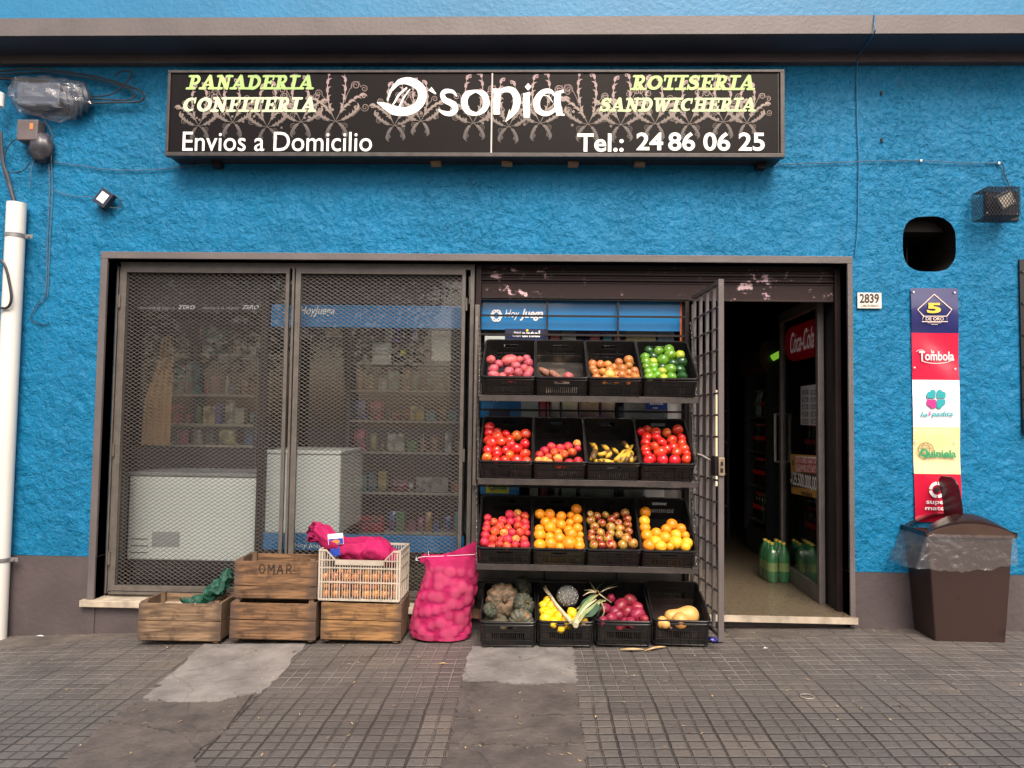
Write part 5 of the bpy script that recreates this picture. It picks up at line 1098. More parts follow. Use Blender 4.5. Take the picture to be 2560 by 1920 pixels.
def fmesh(kind, var):
    key = (kind, var)
    if key in _fm: return _fm[key]
    rr = random.Random(hash(kind) % 1000 if False else sum(map(ord, kind))*7+var); mb = MB(); nu, nv = 22, 15
    base = kind.split('_')[0]; big = base in ('squash',)
    if big: nu, nv = 60, 26
    off = Vector((rr.uniform(0, 50), rr.uniform(0, 50), rr.uniform(0, 50)))
    asp = dict(potato=(1.15,.95,.88), sweet=(1.9,.8,.75), lime=(1,1,1.13), lemon=(1,1,1.12), tomato=(1.02,1,.86), squash=(1.1,1.1,.8), onion=(1,1,.95)).get(base, (1,1,.97))
    if base == 'potato': asp = (rr.uniform(.98,1.3), rr.uniform(.88,1), rr.uniform(.85,.97))
    vs = []
    for j in range(nv+1):
        ph = math.pi*j/nv
        for i in range(nu):
            th = 2*math.pi*i/nu; d = Vector((math.sin(ph)*math.cos(th), math.sin(ph)*math.sin(th), math.cos(ph))); r = 1; z_ = d.z
            if base in ('tomato', 'apple', 'peach', 'orange', 'grapefruit'):
                dim = dict(tomato=.16, apple=.28, peach=.14, orange=.03, grapefruit=.03)[base]; r -= dim*math.exp(-((ph)/.38)**2)
                if base == 'apple': r -= .14*math.exp(-((math.pi-ph)/.3)**2); r += .04*d.z
                if base == 'tomato': r += .025*math.cos(5*th)*math.sin(ph)**2*(1 if z_ > -.3 else .4)
                if base == 'peach': r -= .07*math.exp(-((abs(th-math.pi))/.16)**2)*(1+z_)/2
            if base in ('lemon', 'lime'):
                k = .16 if base == 'lemon' else .05; r += k*math.exp(-(ph/.25)**2)+k*math.exp(-((math.pi-ph)/.25)**2)
            if base == 'onion': r += .28*math.exp(-(ph/.16)**2)-.04*math.exp(-((math.pi-ph)/.3)**2)
            if base == 'squash': r *= (1-.10*abs(math.cos(6.5*th))**3*math.sin(ph))*(1-.35*math.exp(-(ph/.5)**2)); r += .05*noise.noise(d*5+off)
            r += (.09 if base in ('potato', 'sweet') else .03)*noise.noise(d*1.6+off)
            if base == 'potato': r -= .05*max(0, noise.noise(d*4+off)-.35)*3
            vs.append((d.x*r*asp[0], d.y*r*asp[1], d.z*r*asp[2]))
    mb.add(vs, [(j*nu+i, (j+1)*nu+i, (j+1)*nu+(i+1) % nu, j*nu+(i+1) % nu) for j in range(nv) for i in range(nu)])
    if base in ('tomato',) and var % 2 == 0:
        for k in range(5): a = 2*math.pi*k/5+.3; mb.add([(.0,.0,.73),(.09*math.cos(a-.6),.09*math.sin(a-.6),.75),(.32*math.cos(a),.32*math.sin(a),.80),(.09*math.cos(a+.6),.09*math.sin(a+.6),.75)], [(0,1,2,3)], 1)
    if base == 'apple': mb.tube([(0,0,.62),(.03,.02,.85),(.07,.04,1.0)], [.035,.03,.04], 6, 1)
    if base in ('orange', 'grapefruit', 'lime', 'lemon'): mb.lathe([(.07,0),(.05,.03)], 8, (0,0,(1-.03)*asp[2]*.995 if base in ('orange','grapefruit') else asp[2]*(1.15 if base == 'lemon' else 1.04)), 1)
    if base == 'squash': mb.tube([(0,0,.45),(.02,0,.62),(.08,.03,.74)], [.16,.12,.14], 8, 1)
    if base == 'onion':
        for k in range(5): a = k*1.3; mb.tube([(0,0,1.1),(.06*math.cos(a),.06*math.sin(a),1.3),(.16*math.cos(a),.16*math.sin(a),1.42)], [.05,.03,.006], 5, 0); 
    me = bpy.data.meshes.new(kind); me.from_pydata([tuple(v) for v in mb.v], [], mb.f); me.validate(); me.materials.append(FM[kind]); me.materials.append(stemg if base in ('tomato','orange','grapefruit','lime','lemon') else stemb)
    me.polygons.foreach_set('material_index', mb.m[:len(me.polygons)]); me.polygons.foreach_set('use_smooth', [True]*len(me.polygons)); me.update(); _fm[key] = me; return me
KN = dict(tomato_orange='tomato', peach_gold='peach', apple_green='apple', lime_dark='lime', lime_yellow='lime', onion_yellow='onion', potato_pink='potato', potato_red='potato', squash_dark='squash', squash_grey='squash')
KL = dict(tomato='glossy red tomato', tomato_orange='orange tinged tomato', peach='crimson blushed peach', peach_gold='golden orange peach', orange='round bright orange', grapefruit='large yellow grapefruit', apple='dark red apple', apple_green='greenish streaked apple', lime='light green lime', lime_dark='dark green lime', lime_yellow='yellowing lime', lemon='yellow lemon', onion='brown skinned onion', onion_yellow='peeled yellow onion', potato_pink='pink skinned potato', potato_red='dark red potato', sweet_potato='long dusty sweet potato', squash='large grey brown ribbed squash', squash_dark='dark green ribbed squash', squash_grey='smooth grey squash')
TOTAL = [0]
def heap(key, s, ox, oy, items, rdef, where, wl=None, depth_k=1.0):
    loc, th, rz = CR[key]; Rm = Euler((th, 0, rz)).to_matrix(); Ri = Rm.transposed(); co = Ri @ (CAM-loc); W, L, H = .338, LC, HC
    P = []
    for it in items:
        kind, zx, zy = it[0], it[1], it[2]; rp = it[3] if len(it) > 3 else rdef
        d = Ri @ ray(ox+zx/s, oy+zy/s); w = (wl if wl is not None else H-.012)
        t = (w-co.z)/d.z; dist = (loc-CAM).length; r = rp/s*dist/FPX*1.10
        t -= 0; c = co+d*t
        if c.y > L-r-.005: t = (L-r-.005-co.y)/d.y
        if c.y < r+.006: t = (r+.006-co.y)/d.y
        P.append([co+d*t, d.normalized(), r, kind, it])
    for itn in range(60):
        for i in range(len(P)):
            for j in range(i):
                a, b_ = P[i], P[j]; dv = a[0]-b_[0]; L_ = dv.length; mn = (a[2]+b_[2])*.88
                if L_ < mn:
                    if L_ < 1e-5: dv = Vector((0, .01, -.01)); L_ = dv.length
                    n_ = dv/L_; sgn = (mn-L_)*.5
                    for q, sg_ in ((a, 1), (b_, -1)):
                        mv = n_*sgn*sg_; al = mv.dot(q[1]); lat = mv-q[1]*al
                        # mostly slide along the line of sight (into the heap), a little sideways
                        back = al if al > 0 else al*.35
                        if abs(al) < sgn*.3: back += .25*sgn*(1 if q[4][2] < (b_ if q is a else a)[4][2] else -.3)
                        q[0] += q[1]*back*1.3+lat*.22
        for q in P:
            r = q[2]; m_ = W/2-.009-r*.93
            q[0].x = max(-m_, min(m_, q[0].x))
            if q[0].y > L-r-.004: q[0] -= q[1]*((q[0].y-(L-r-.004))/max(.2, q[1].y))
            if q[0].y < r*.9: q[0].y = r*.9
            if q[0].z < r*.85+.004: q[0].z = r*.85+.004
    counts = {}; band = {}; rowsz = sorted(range(len(P)), key=lambda i: -P[i][4][2]); rid = 0; last = None
    for i in rowsz:                      # rows of the heap, counted from the front rim
        y = P[i][4][2]
        if last is None or last-y > rdef*1.25: rid += 1; last = y
        band.setdefault(rid, []).append(i)
    spot = {}
    for r_, ids in band.items():
        for n_i, i in enumerate(sorted(ids, key=lambda i: P[i][4][1])): spot[i] = (n_i+1, r_)
    for pi, (c, d, r, kind, it) in enumerate(P):
        me = fmesh(kind, rnd.randrange(3)); o = bpy.data.objects.new(KN.get(kind, kind), me); COL.objects.link(o)
        o.location = loc+Rm @ c; k = r*rnd.uniform(.92, 1.06); o.scale = (k, k, k)
        if len(it) > 4: o.rotation_euler = it[4]
        else: o.rotation_euler = (R(rnd.uniform(20, 140)), R(rnd.uniform(-50, 50)), rnd.uniform(0, 6.28))
        counts.setdefault(kind, []).append((o, spot[pi])); TOTAL[0] += 1
    for kind, os_ in counts.items():
        for o, (n_i, r_) in os_:
            tag(o, '%s %s from left in %s, %s' % (KL[kind], ORD[n_i], 'front row' if r_ == 1 else ORD[r_]+' row', where), KN.get(kind, kind).replace('_', ' '), '%s in the %s' % ({'potato':'potatoes','tomato':'tomatoes','peach':'peaches','squash':'squashes','sweet potato':'sweet potatoes'}.get(KN.get(kind, kind).replace('_', ' '), KN.get(kind, kind)+'s'), where) if len(os_) > 1 else None)
def L_(kind, s): 
    out = []
    for q in s.split(';'):
        v = [float(x) if i or x.replace('.', '').isdigit() else x for i, x in enumerate(q.split())]
        if isinstance(v[0], str): out.append((v[0], *v[1:]))
        else: out.append((kind, *v))
    return out
heap((0,0), 3.568, 1180, 640, L_('potato_pink', '170 930 40;240 965 35;335 935 54;425 930 37;485 920 40;500 965 45;190 1015 50;395 985 45;330 1035 42;470 1010 40;505 1025 42;410 1055 44;195 1062 42;495 1062 40;270 1075 38;350 1095 38'), 42, 'first crate of the top shelf')
heap((0,1), 3.568, 1180, 640, [('sweet_potato', 665, 1045, 42, (.3, .5, .3)), ('sweet_potato', 750, 1075, 38, (.2, .7, .2)), ('potato_pink', 860, 1080, 42)], 40, 'nearly empty top shelf crate', wl=.10)
heap((0,2), 3.568, 1180, 640, L_('onion', '1080 965;1145 970;1215 975;1310 950;1395 930 45;1100 1040;1165 1035;1240 1030;onion_yellow 1220 1070 40;1290 1055;1330 1015 48;1400 980;1400 1050;1330 1075;1445 1030;1120 1085;1450 1080;1060 1010;1260 1000;1385 1095;1180 1095;1290 1095'), 37, 'third crate of the top shelf')
heap((0,3), 3.568, 1180, 640, L_('lime', 'lime_dark 1578 845;1665 850 44;1755 840 50;1765 890 50;lime_yellow 1855 885 40;1540 905;1545 945;1697 940 55;lime_yellow 1605 945 34;lime_dark 1855 955 52;1540 995;1612 990;1625 1025;1580 1045;1655 1065 36;lime_yellow 1690 1030 34;1760 1015 50;lime_dark 1855 1020;1590 1080 46;lime_yellow 1712 1085 35;1770 1080;lime_dark 1875 1080 48;lime_dark 1700 1000;lime_dark 1800 960;lime_dark 1610 900'), 40, 'fourth crate of the top shelf')
heap((1,0), 3.687, 1180, 960, L_('tomato', '160 400;150 455;230 450;235 480;315 470;tomato_orange 412 480;487 462;135 520;190 545 53;265 530;345 520;352 560;485 555 50;150 620 50;235 610;310 620;410 605 52;tomato_orange 140 680 50;230 655;tomato_orange 350 660 40;300 700;415 695 55;490 650;490 710;225 705'), 46, 'first crate of the middle shelf')
heap((1,1), 3.687, 1180, 960, L_('peach', '732 580;815 595;880 580;peach_gold 967 550 36;975 595 34;670 620;755 635;845 650;922 630;622 662;700 680;peach_gold 790 690 45;peach_gold 625 712 40;peach_gold 708 728 38;800 740;895 735;978 715;peach_gold 670 700 34'), 41, 'second crate of the middle shelf', wl=.13)
heap((1,3), 3.687, 1180, 960, L_('tomato', '1555 440 40;1615 425;1690 445;tomato_orange 1795 450 44;1893 425 50;1608 495;1700 500 50;1600 550;1745 535;1845 525;1930 505;1680 580;1935 550;1600 605 42;1850 585;1740 630 58;1950 600;1610 645 42;1895 635 50;1810 605;1975 645 42;1635 705 56;1755 705 52;1868 710 55;1975 695 48'), 45, 'fourth crate of the middle shelf')
heap((2,0), 3.687, 1180, 1200, L_('peach', '145 350;205 390 38;278 380 42;348 320 42;peach_gold 418 310 40;485 335 38;355 385;415 370;490 395;140 410 34;135 450;255 430;335 450 38;425 425;490 440;213 475 44;peach_gold 295 490 38;372 485 42;463 490 42;510 490 30;125 512;205 548 40;270 550 36;318 555 42;peach_gold 395 545 38;480 555;135 590;165 600 48;255 600;310 608 40;400 598;487 598 44'), 38, 'first crate of the lowest shelf')
heap((2,1), 3.687, 1180, 1200, L_('orange', '625 315 45;720 325 48;822 338 48;912 330 36;962 272 48;962 365 46;690 395;755 390 44;830 420 50;900 395 40;722 440 50;890 460 44;960 450 42;620 460 44;625 505 53;720 530 42;790 490 38;920 495 54;805 540 54;985 510 30;625 600 48;727 590 54;885 582 58;805 618 36;985 565 44;985 605 44'), 46, 'second crate of the lowest shelf')
heap((2,2), 3.687, 1180, 1200, L_('apple', 'apple_green 1090 315 30;1150 335 38;apple_green 1228 322 34;1330 325 32;apple_green 1412 305 38;apple_green 1095 375;1198 400;1285 365;1430 360;1350 400;1435 415;apple_green 1130 435 42;apple_green 1280 435 42;apple_green 1365 455 42;1105 490;apple_green 1185 485;apple_green 1275 495;apple_green 1360 505;1445 475;1110 535 40;1165 545 34;apple_green 1255 545 45;apple_green 1420 540 44;apple_green 1128 600 40;1190 600 34;1280 600 46;apple_green 1385 600 44;apple_green 1480 585 42'), 37, 'third crate of the lowest shelf')
heap((2,3), 3.687, 1180, 1200, L_('orange', '1597 300 50;grapefruit 1580 380 48;1585 445 44;1605 520 52;1840 412 46;1790 455 46;1700 495 48;1922 455 44;grapefruit 1900 510 52;1777 535 50;1950 515 36;grapefruit 1685 570 48;grapefruit 1885 578 60;grapefruit 1985 578 46;1630 605;grapefruit 1735 608;1825 612 34;grapefruit 1965 610 40'), 48, 'fourth crate of the lowest shelf')
heap((3,0), 3.568, 1180, 1400, [('squash', 300, 365, 125, (R(75), R(5), R(8))), ('squash_dark', 460, 235, 88, (R(60), R(25), R(60))), ('squash_dark', 475, 400, 85, (R(50), R(40), R(10))), ('squash_dark', 165, 460, 62, (R(50), 0, 1)), ('squash_grey', 210, 555, 95, (R(15), R(10), 0)), ('squash_grey', 440, 535, 95, (R(95), R(35), 0)), ('squash_dark', 240, 275, 62, (R(30), 0, 0))], 80, 'squash crate on the pavement', wl=.19)
heap((3,1), 3.568, 1180, 1400, L_('lemon', '680 370;635 405;695 415;745 455;620 470;675 485 44;640 540 45;715 560;787 525 44;895 475 44;840 545;850 580;650 585;985 565;1010 585;740 590;930 560;800 590'), 41, 'lemon crate on the pavement')
heap((3,2), 3.568, 1180, 1400, L_('potato_red', '1240 345 42;1330 405 54;1410 365 52;1205 440 46;1265 470 44;1470 430 54;1380 485 46;1235 530 44;1350 550 58;1475 505 54;1145 550 44;1170 580 42;1490 565 50;1290 510 40;1420 560 42;1240 590 40;1530 530 34;1310 580'), 46, 'dark red potato crate on the pavement')
# butternuts: a bulb running into a long neck
def butternut(p0, p1, r0, r1, nm):
    p0, p1 = Vector(p0), Vector(p1); L = (p1-p0).length; pts = []; rs = []
    for i in range(19):
        t = i/18; q = p0.lerp(p1, t)+Vector((0, 0, .008*math.sin(t*3))); pts.append(q)
        body = r0 if t < .35 else r0+(r1-r0)*min(1, (t-.35)/.25); e0 = math.sqrt(max(0, 1-(1-min(1, t*L/r0))**2)); e1 = math.sqrt(max(0, 1-(1-min(1, (1-t)*L/r1))**2)); rs.append(max(.002, body*min(e0, e1)))
    b = MB().tube(pts, rs, 20); b.tube([p1, p1+(p1-p0).normalized()*.018], .009, 7, 1)
    return tag(b.build('butternut_squash', [FM['butternut'], stemb], None, loc=tuple(p0), smooth=2), nm, 'squash')
def inc(key, px, py, w):
    loc, th, rz = CR[key]; Rm = Euler((th, 0, rz)).to_matrix(); Ri = Rm.transposed(); co = Ri @ (CAM-loc); d = Ri @ ray(px, py); return loc+Rm @ (co+d*((w-co.z)/d.z))
z4 = lambda x, y: (1180+x/3.568, 1400+y/3.568)
butternut(inc((3,3), *z4(2025, 500), .13), inc((3,3), *z4(1715, 515), .13), .060, .042, 'largest butternut squash lying across the back of its crate')
butternut(inc((3,3), *z4(1860, 570), .15), inc((3,3), *z4(1850, 500), .09), .050, .040, 'round ended butternut squash at the front middle of its crate')
butternut(inc((3,3), *z4(1655, 545), .14), inc((3,3), *z4(1760, 600), .13), .040, .030, 'small butternut squash at the front left of its crate')
# bananas
def banana(pts, r, key, w, nm='banana', lab=None):
    P = [inc(key, 1180+x/3.687, 960+y/3.687, w+dw) for x, y, dw in pts]; P = smoothpts(P, 4); n = len(P)
    rs = [r*(.25 if i == 0 else .35 if i == 1 else .8 if i in (2,) else .35 if i == n-1 else .75 if i == n-2 else 1) for i in range(n)]
    return tag(MB().tube(P, rs, 7, 0).build('banana', FM['banana'], None, loc=tuple(P[0]), smooth=2), lab, 'banana')
k = (1,2)
BN = [([(1085,545,.0),(1130,580,.02),(1125,650,.02),(1090,705,0)], 'fat curved banana at the far left of the banana crate', .019),
 ([(1195,562,0),(1235,590,.015),(1272,640,.01),(1235,680,0)], 'spotted banana standing near the middle of the banana crate', .017),
 ([(1292,590,0),(1320,615,.01),(1348,645,0)], 'short banana stub behind the bunch', .014),
 ([(1375,560,.0),(1400,545,.01),(1425,575,.02),(1440,610,.01)], 'curled banana at the top of the bunch', .016),
 ([(1440,600,.015),(1390,640,.03),(1340,690,.02),(1310,715,0)], 'first finger of the banana bunch, leaning left', .017),
 ([(1448,605,.02),(1410,650,.035),(1375,700,.03),(1352,735,0)], 'second finger of the banana bunch', .017),
 ([(1455,608,.02),(1440,650,.035),(1425,700,.03),(1415,738,0)], 'middle finger of the banana bunch, pointing to the rim', .017),
 ([(1465,605,.02),(1470,650,.03),(1470,695,.02),(1465,732,0)], 'fourth finger of the banana bunch', .016),
 ([(1490,560,0),(1465,585,.02),(1450,605,.02)], 'thin banana sticking up above the bunch', .012),
 ([(1500,595,.02),(1525,615,.02),(1545,640,.01)], 'stubby banana right of the bunch', .013),
 ([(1160,700,0),(1215,712,.02),(1270,720,.02),(1300,728,0)], 'banana lying flat along the rim', .018),
 ([(1150,640,0),(1185,650,.01),(1225,640,.01),(1265,620,0)], 'brown speckled banana lying in the middle', .015),
 ([(1540,668,0),(1510,690,.02),(1480,722,0)], 'browned banana at the right end of the crate', .015), ([(1110,700,-.03),(1150,715,-.02),(1190,735,-.03)], 'banana low at the left behind the rim', .016)]
for pts, lab, r in BN: banana(pts, r, k, .085, lab=lab)
# peach crate, banana crate: inner cardboard line; cling-filmed kabocha, leeks
def liner(key, m, lab, z0=.004, h=.05):
    loc, th, rz = CR[key]; o = MB().box(-.158, .158, .012, LC-.012, z0, z0+.004).box(-.158, .158, LC-.016, LC-.012, z0+.004, z0+h).build('cardboard_liner', m, None, loc=(0,0,0)); o.location = loc; o.rotation_euler = (th, 0, rz); tag(o, lab, 'cardboard')
liner((0,1), mat('dirty_cardboard', (.10,.075,.055), .9, .8, 5, col2=(.012,.010,.008), lo=.45, hi=.6), 'dirty cardboard lining the nearly empty second crate', h=.06)
liner((3,3), mat('dark_cardboard', (.05,.03,.025), .9, .5, 5), 'dark cardboard lining the butternut crate')
c = inc((3,1), *z4(852, 325), .20); r = 95/3.568*4.7/FPX
me = fmesh('squash_dark', 1); o = bpy.data.objects.new('squash', me); COL.objects.link(o); o.location = c; o.scale = (r*.95, r*.95, r); o.rotation_euler = (R(80), 0, .3); tag(o, 'whole squash wrapped in shiny cling film behind the lemons', 'squash')
wv = MB(); rr = random.Random(3)
for j in range(15):
    for i in range(28):
        ph = math.pi*j/14; th = 2*math.pi*i/28; d = Vector((math.sin(ph)*math.cos(th), math.sin(ph)*math.sin(th), math.cos(ph))); q = 1.10+.05*noise.noise(d*6)+.03*noise.noise(d*14); wv.v.append(tuple(d*q))
wv.f = [[j*28+i, (j+1)*28+i, (j+1)*28+(i+1) % 28, j*28+(i+1) % 28] for j in range(14) for i in range(28)]; wv.m = [0]*len(wv.f)
wv.build('cling_film', glassmat('cling_film', (.9,.92,.92), .22, .10, dirt=.10, bump=.03, bscale=5), o, world=False)
# leeks
lw = mat('leek_stalk', (.62,.55,.36), .5, .25, 6, stretch=(1,1,6)); lg = mat('leek_leaf', (.17,.26,.10), .5, .4, 8, col2=(.34,.34,.17)); lg2 = mat('leek_leaf_dark', (.05,.10,.055), .5, .4, 8)
def strap(mb, pix, ws, m, w=.2, key=(3,1), fold=.008):
    P = smoothpts([inc(key, *z4(x, y), w+dz) for x, y, dz in pix], 5); n = len(P); W_2 = lerpw(ws, n); vs = []
    for i, p in enumerate(P):
        d = (P[min(i+1, n-1)]-P[max(i-1, 0)]).normalized(); sdv = d.cross((CAM-p).normalized()).normalized(); up_ = (CAM-p).normalized()
        vs += [p+sdv*W_2[i]/2+up_*fold*math.sin(i*.5), p-up_*fold*.8, p-sdv*W_2[i]/2+up_*fold*math.cos(i*.4)]
    mb.add(vs, [(3*i+a, 3*i+1+a, 3*i+4+a, 3*i+3+a) for i in range(n-1) for a in (0, 1)], m)
lk = thing('leek', 'pale leek stalk lying diagonally across the lemons', 'leek', tuple(inc((3,1), *z4(885, 560), .2)))
mb = MB(); P = [inc((3,1), *z4(x, y), .20) for x, y in ((655,250),(690,300),(740,380),(800,455),(885,552))]; mb.tube(smoothpts(P, 4), lerpw([.008,.008,.009,.011,.013], 17), 8); mb.build('stalk', lw, lk, smooth=True)
mb = MB(); strap(mb, [(655,225,.22),(680,290,.21),(700,320,.2)], [.004,.012,.014], 0, w=0); strap(mb, [(632,240,.22),(660,280,.21),(690,315,.2)], [.003,.010,.012], 0, w=0); mb.build('leaf_tips', lw, lk)
lk = thing('leek', 'green leek with folded leaves tied at the top between lemons and potatoes', 'leek', tuple(inc((3,1), *z4(920, 580), .2)))
mb = MB(); P = [inc((3,1), *z4(x, y), .21) for x, y in ((925,585),(935,545),(955,490))]; mb.tube(smoothpts(P, 4), lerpw([.016,.015,.013], 9), 10); mb.build('stalk', lw, lk, smooth=True)
mb = MB()
strap(mb, [(900,580,.215),(940,500,.225),(1000,420,.235),(1060,350,.24),(1120,310,.24)], [.012,.022,.030,.026,.008], 0, w=0)
strap(mb, [(940,570,.21),(1000,480,.23),(1080,420,.24),(1140,370,.245),(1195,360,.24)], [.012,.022,.026,.02,.006], 0, w=0)
strap(mb, [(920,560,.22),(975,470,.235),(1040,400,.245),(1110,350,.245)], [.010,.012,.014,.008], 2, w=0)
strap(mb, [(1000,500,.22),(1060,480,.23),(1110,430,.24),(1130,380,.24)], [.01,.034,.034,.02], 1, w=0); strap(mb, [(960,440,.22),(1000,380,.235),(1060,330,.24),(1100,300,.24)], [.012,.028,.022,.01], 1, w=0)
strap(mb, [(930,440,.2),(980,405,.22),(1040,370,.23)], [.008,.012,.008], 2, w=0)
mb.build('leaves', [lg, lg2, lw], lk)
mb = MB()
for q in ([(1045,190),(1080,240),(1110,285)],[(1180,200),(1130,235),(1105,290)],[(1295,235),(1220,250),(1150,285)],[(1290,210),(1200,245),(1140,300)],[(1245,380),(1190,340),(1130,300)],[(990,320),(1040,290),(1100,285)],[(1000,270),(1060,268),(1110,290)],[(1150,520),(1180,460),(1165,400),(1140,350)],[(1120,500),(1150,430),(1190,390)]):
    strap(mb, [(x, y, .245) for x, y in q], [.004,.008,.006], rnd.choice([0,2,1]), w=0)
mb.build('dry_leaf_ends', [lg, lg2, lw], lk)
mb = MB(); c = inc((3,1), *z4(1115, 295), .25); mb.tube([c+Vector((.013*math.cos(a), 0, .016*math.sin(a))) for a in [k*.63 for k in range(10)]], .0018, 5, closed=True); mb.build('rubber_band', flat('orange_band', (.5,.2,.04)), lk)
# ------------------------------------------------------------------ wooden crates, sacks, bin, banner, fittings
wm = []
for i, c in enumerate([((.23,.15,.085),(.08,.05,.029)), ((.215,.115,.052),(.07,.037,.018)), ((.31,.165,.062),(.10,.052,.021))]):
    m, N, L, P = nodes('crate_wood_%s' % ['grey', 'brown', 'honey'][i]); P.inputs['Roughness'].default_value = .65; tc = N.new('ShaderNodeTexCoord')
    mp = N.new('ShaderNodeMapping'); mp.inputs['Scale'].default_value = (2.2, 8, 22); L.new(tc.outputs['Object'], mp.inputs[0])
    n1 = N.new('ShaderNodeTexNoise'); n1.inputs['Scale'].default_value = 1.6; n1.inputs['Detail'].default_value = 8; n1.inputs['Distortion'].default_value = 1.2; L.new(mp.outputs[0], n1.inputs['Vector'])
    cr = N.new('ShaderNodeValToRGB'); cr.color_ramp.elements[0].position = .36; cr.color_ramp.elements[1].position = .62; cr.color_ramp.elements[0].color = lc(c[1]); cr.color_ramp.elements[1].color = lc(c[0]); L.new(n1.outputs[0], cr.inputs[0])
    n2 = N.new('ShaderNodeTexNoise'); n2.inputs['Scale'].default_value = 7; n2.inputs['Detail'].default_value = 5; n2.inputs['Roughness'].default_value = .6; L.new(tc.outputs['Object'], n2.inputs['Vector'])
    c2 = N.new('ShaderNodeValToRGB'); c2.color_ramp.elements[0].position = .30; c2.color_ramp.elements[1].position = .45; c2.color_ramp.elements[0].color = (.22,.19,.17,1); c2.color_ramp.elements[1].color = (1,1,1,1); L.new(n2.outputs[0], c2.inputs[0])
    # grime towards the board ends, where hands and nails are
    sp = N.new('ShaderNodeSeparateXYZ'); L.new(tc.outputs['Object'], sp.inputs[0]); ab = N.new('ShaderNodeMath'); ab.operation = 'ABSOLUTE'; L.new(sp.outputs[0], ab.inputs[0])
    ad = N.new('ShaderNodeMath'); ad.operation = 'MULTIPLY_ADD'; ad.inputs[1].default_value = .16; L.new(n2.outputs[0], ad.inputs[0]); L.new(ab.outputs[0], ad.inputs[2])
    mr = N.new('ShaderNodeMapRange'); mr.inputs[1].default_value = .29; mr.inputs[2].default_value = .345; mr.inputs[4].default_value = .75; L.new(ad.outputs[0], mr.inputs[0])
    mx = N.new('ShaderNodeMix'); mx.data_type = 'RGBA'; mx.blend_type = 'MULTIPLY'; mx.inputs[0].default_value = 1; L.new(cr.outputs[0], mx.inputs[6]); L.new(c2.outputs[0], mx.inputs[7])
    m2 = N.new('ShaderNodeMix'); m2.data_type = 'RGBA'; L.new(mr.outputs[0], m2.inputs[0]); L.new(mx.outputs[2], m2.inputs[6]); m2.inputs[7].default_value = (.06,.04,.03,1); L.new(m2.outputs[2], P.inputs['Base Color'])
    bp = N.new('ShaderNodeBump'); bp.inputs['Distance'].default_value = .003; L.new(n1.outputs[0], bp.inputs['Height']); L.new(bp.outputs[0], P.inputs['Normal']); wm.append(m)
stain = mat('grimy_wood', (.16,.10,.06), .75, .6, 7, .002, 40); nailm = flat('nail', (.05,.035,.03), .5)
def wood_crate(xl, xr, top, bot, Y, D, label, m, gaps=(.52,), rz=0, zbase=None, thick=.011):
    x0 = at(xl, bot, Y).x; x1 = at(xr, bot, Y).x; zt = at((xl+xr)/2, top, Y).z; zb = at((xl+xr)/2, bot, Y).z if zbase is None else zbase
    W, H = x1-x0, zt-zb; t = thing('wooden_crate', label, 'wooden crate', ((x0+x1)/2, Y+D/2, zb), (0,0,rz)); j = .0015
    def boards(y0, y1, nm):
        b = MB(); zs = [.014]+[.014+(H-.014)*g for g in gaps]+[H]
        for k in range(len(zs)-1): b.box(-W/2, W/2, y0, y1, zs[k]+(.004 if k else 0), zs[k+1]-.002, jit=j)
        o = b.build(nm, m, t, bevel=.0015, world=False)
        return o
    boards(-D/2, -D/2+thick, 'front_panel'); boards(D/2-thick, D/2, 'back_panel')
    for s_ in (-1, 1):
        b = MB(); x = s_*(W/2-.011); b.box(x-.009, x+.009, -D/2+thick+.001, D/2-thick-.001, .016, .016+H*.46, jit=j); b.box(x-.009, x+.009, -D/2+thick+.001, D/2-thick-.001, .020+H*.46, H+.004, jit=j); b.build('side_panel', stain, t, bevel=.002, world=False)
        for q in (-1, 1):
            b = MB(); cx = s_*(W/2-.037); cy = q*(D/2-thick-.0135); b.box(cx-.0155, cx+.0155, cy-.0125, cy+.0125, -.001 if zbase is None else .0, H+.012, jit=.001); b.build('corner_post', stain, t, bevel=.0015, world=False)
    b = MB(); n = 4
    for k in range(n): b.box(-W/2+.02, W/2-.02, -D/2+thick+.002+k*(D-2*thick-.004)/n+.002, -D/2+thick+(k+1)*(D-2*thick-.004)/n-.002, .006, .014)
    b.build('base_boards', stain, t, world=False)
    b = MB()
    for s_ in (-1, 1):
        for k in range(6): b.lathe([(.0022,0),(.0018,.001)], 6, (0,0,0)); 
    b.v = []; b.f = []; b.m = []
    for s_ in (-1, 1):
        for k in range(6):
            z = .03+k*(H-.05)/5; x = s_*(W/2-.013); b.box(x-.002, x+.002, -D/2-.0012, -D/2+.002, z-.002, z+.002)
    b.build('nails', nailm, t, world=False); return t, W, H
ca, cw, ch = wood_crate(343, 549, 1508, 1607, -.29, .285, 'weathered wooden crate standing alone at the left with a green net in it', wm[0], rz=R(1.0))
cb_, _, hb2 = wood_crate(573, 788, 1508, 1604, -.30, .29, 'open brown wooden crate under the crate stencilled OMAR', wm[1])
zt2 = cb_.location.z+hb2+.012
co_, wo, ho = wood_crate(584, 792, 1403, 1484, -.285, .28, 'wooden crate stencilled OMAR stacked on another crate', wm[1], gaps=(.32,), zbase=zt2+.001)
cd_, wd3, hd3 = wood_crate(801, 1003, 1508, 1606, -.30, .29, 'honey coloured wooden crate under the white plastic crate', wm[2], rz=R(-1.0))
f_, w_, h_ = pxbox(647, 1411, 731, 1434, -.2885); mb = MB(); q = w_/4.3; sw2 = .0085; F2 = lambda u, v, n=0: f_(u, v, n)
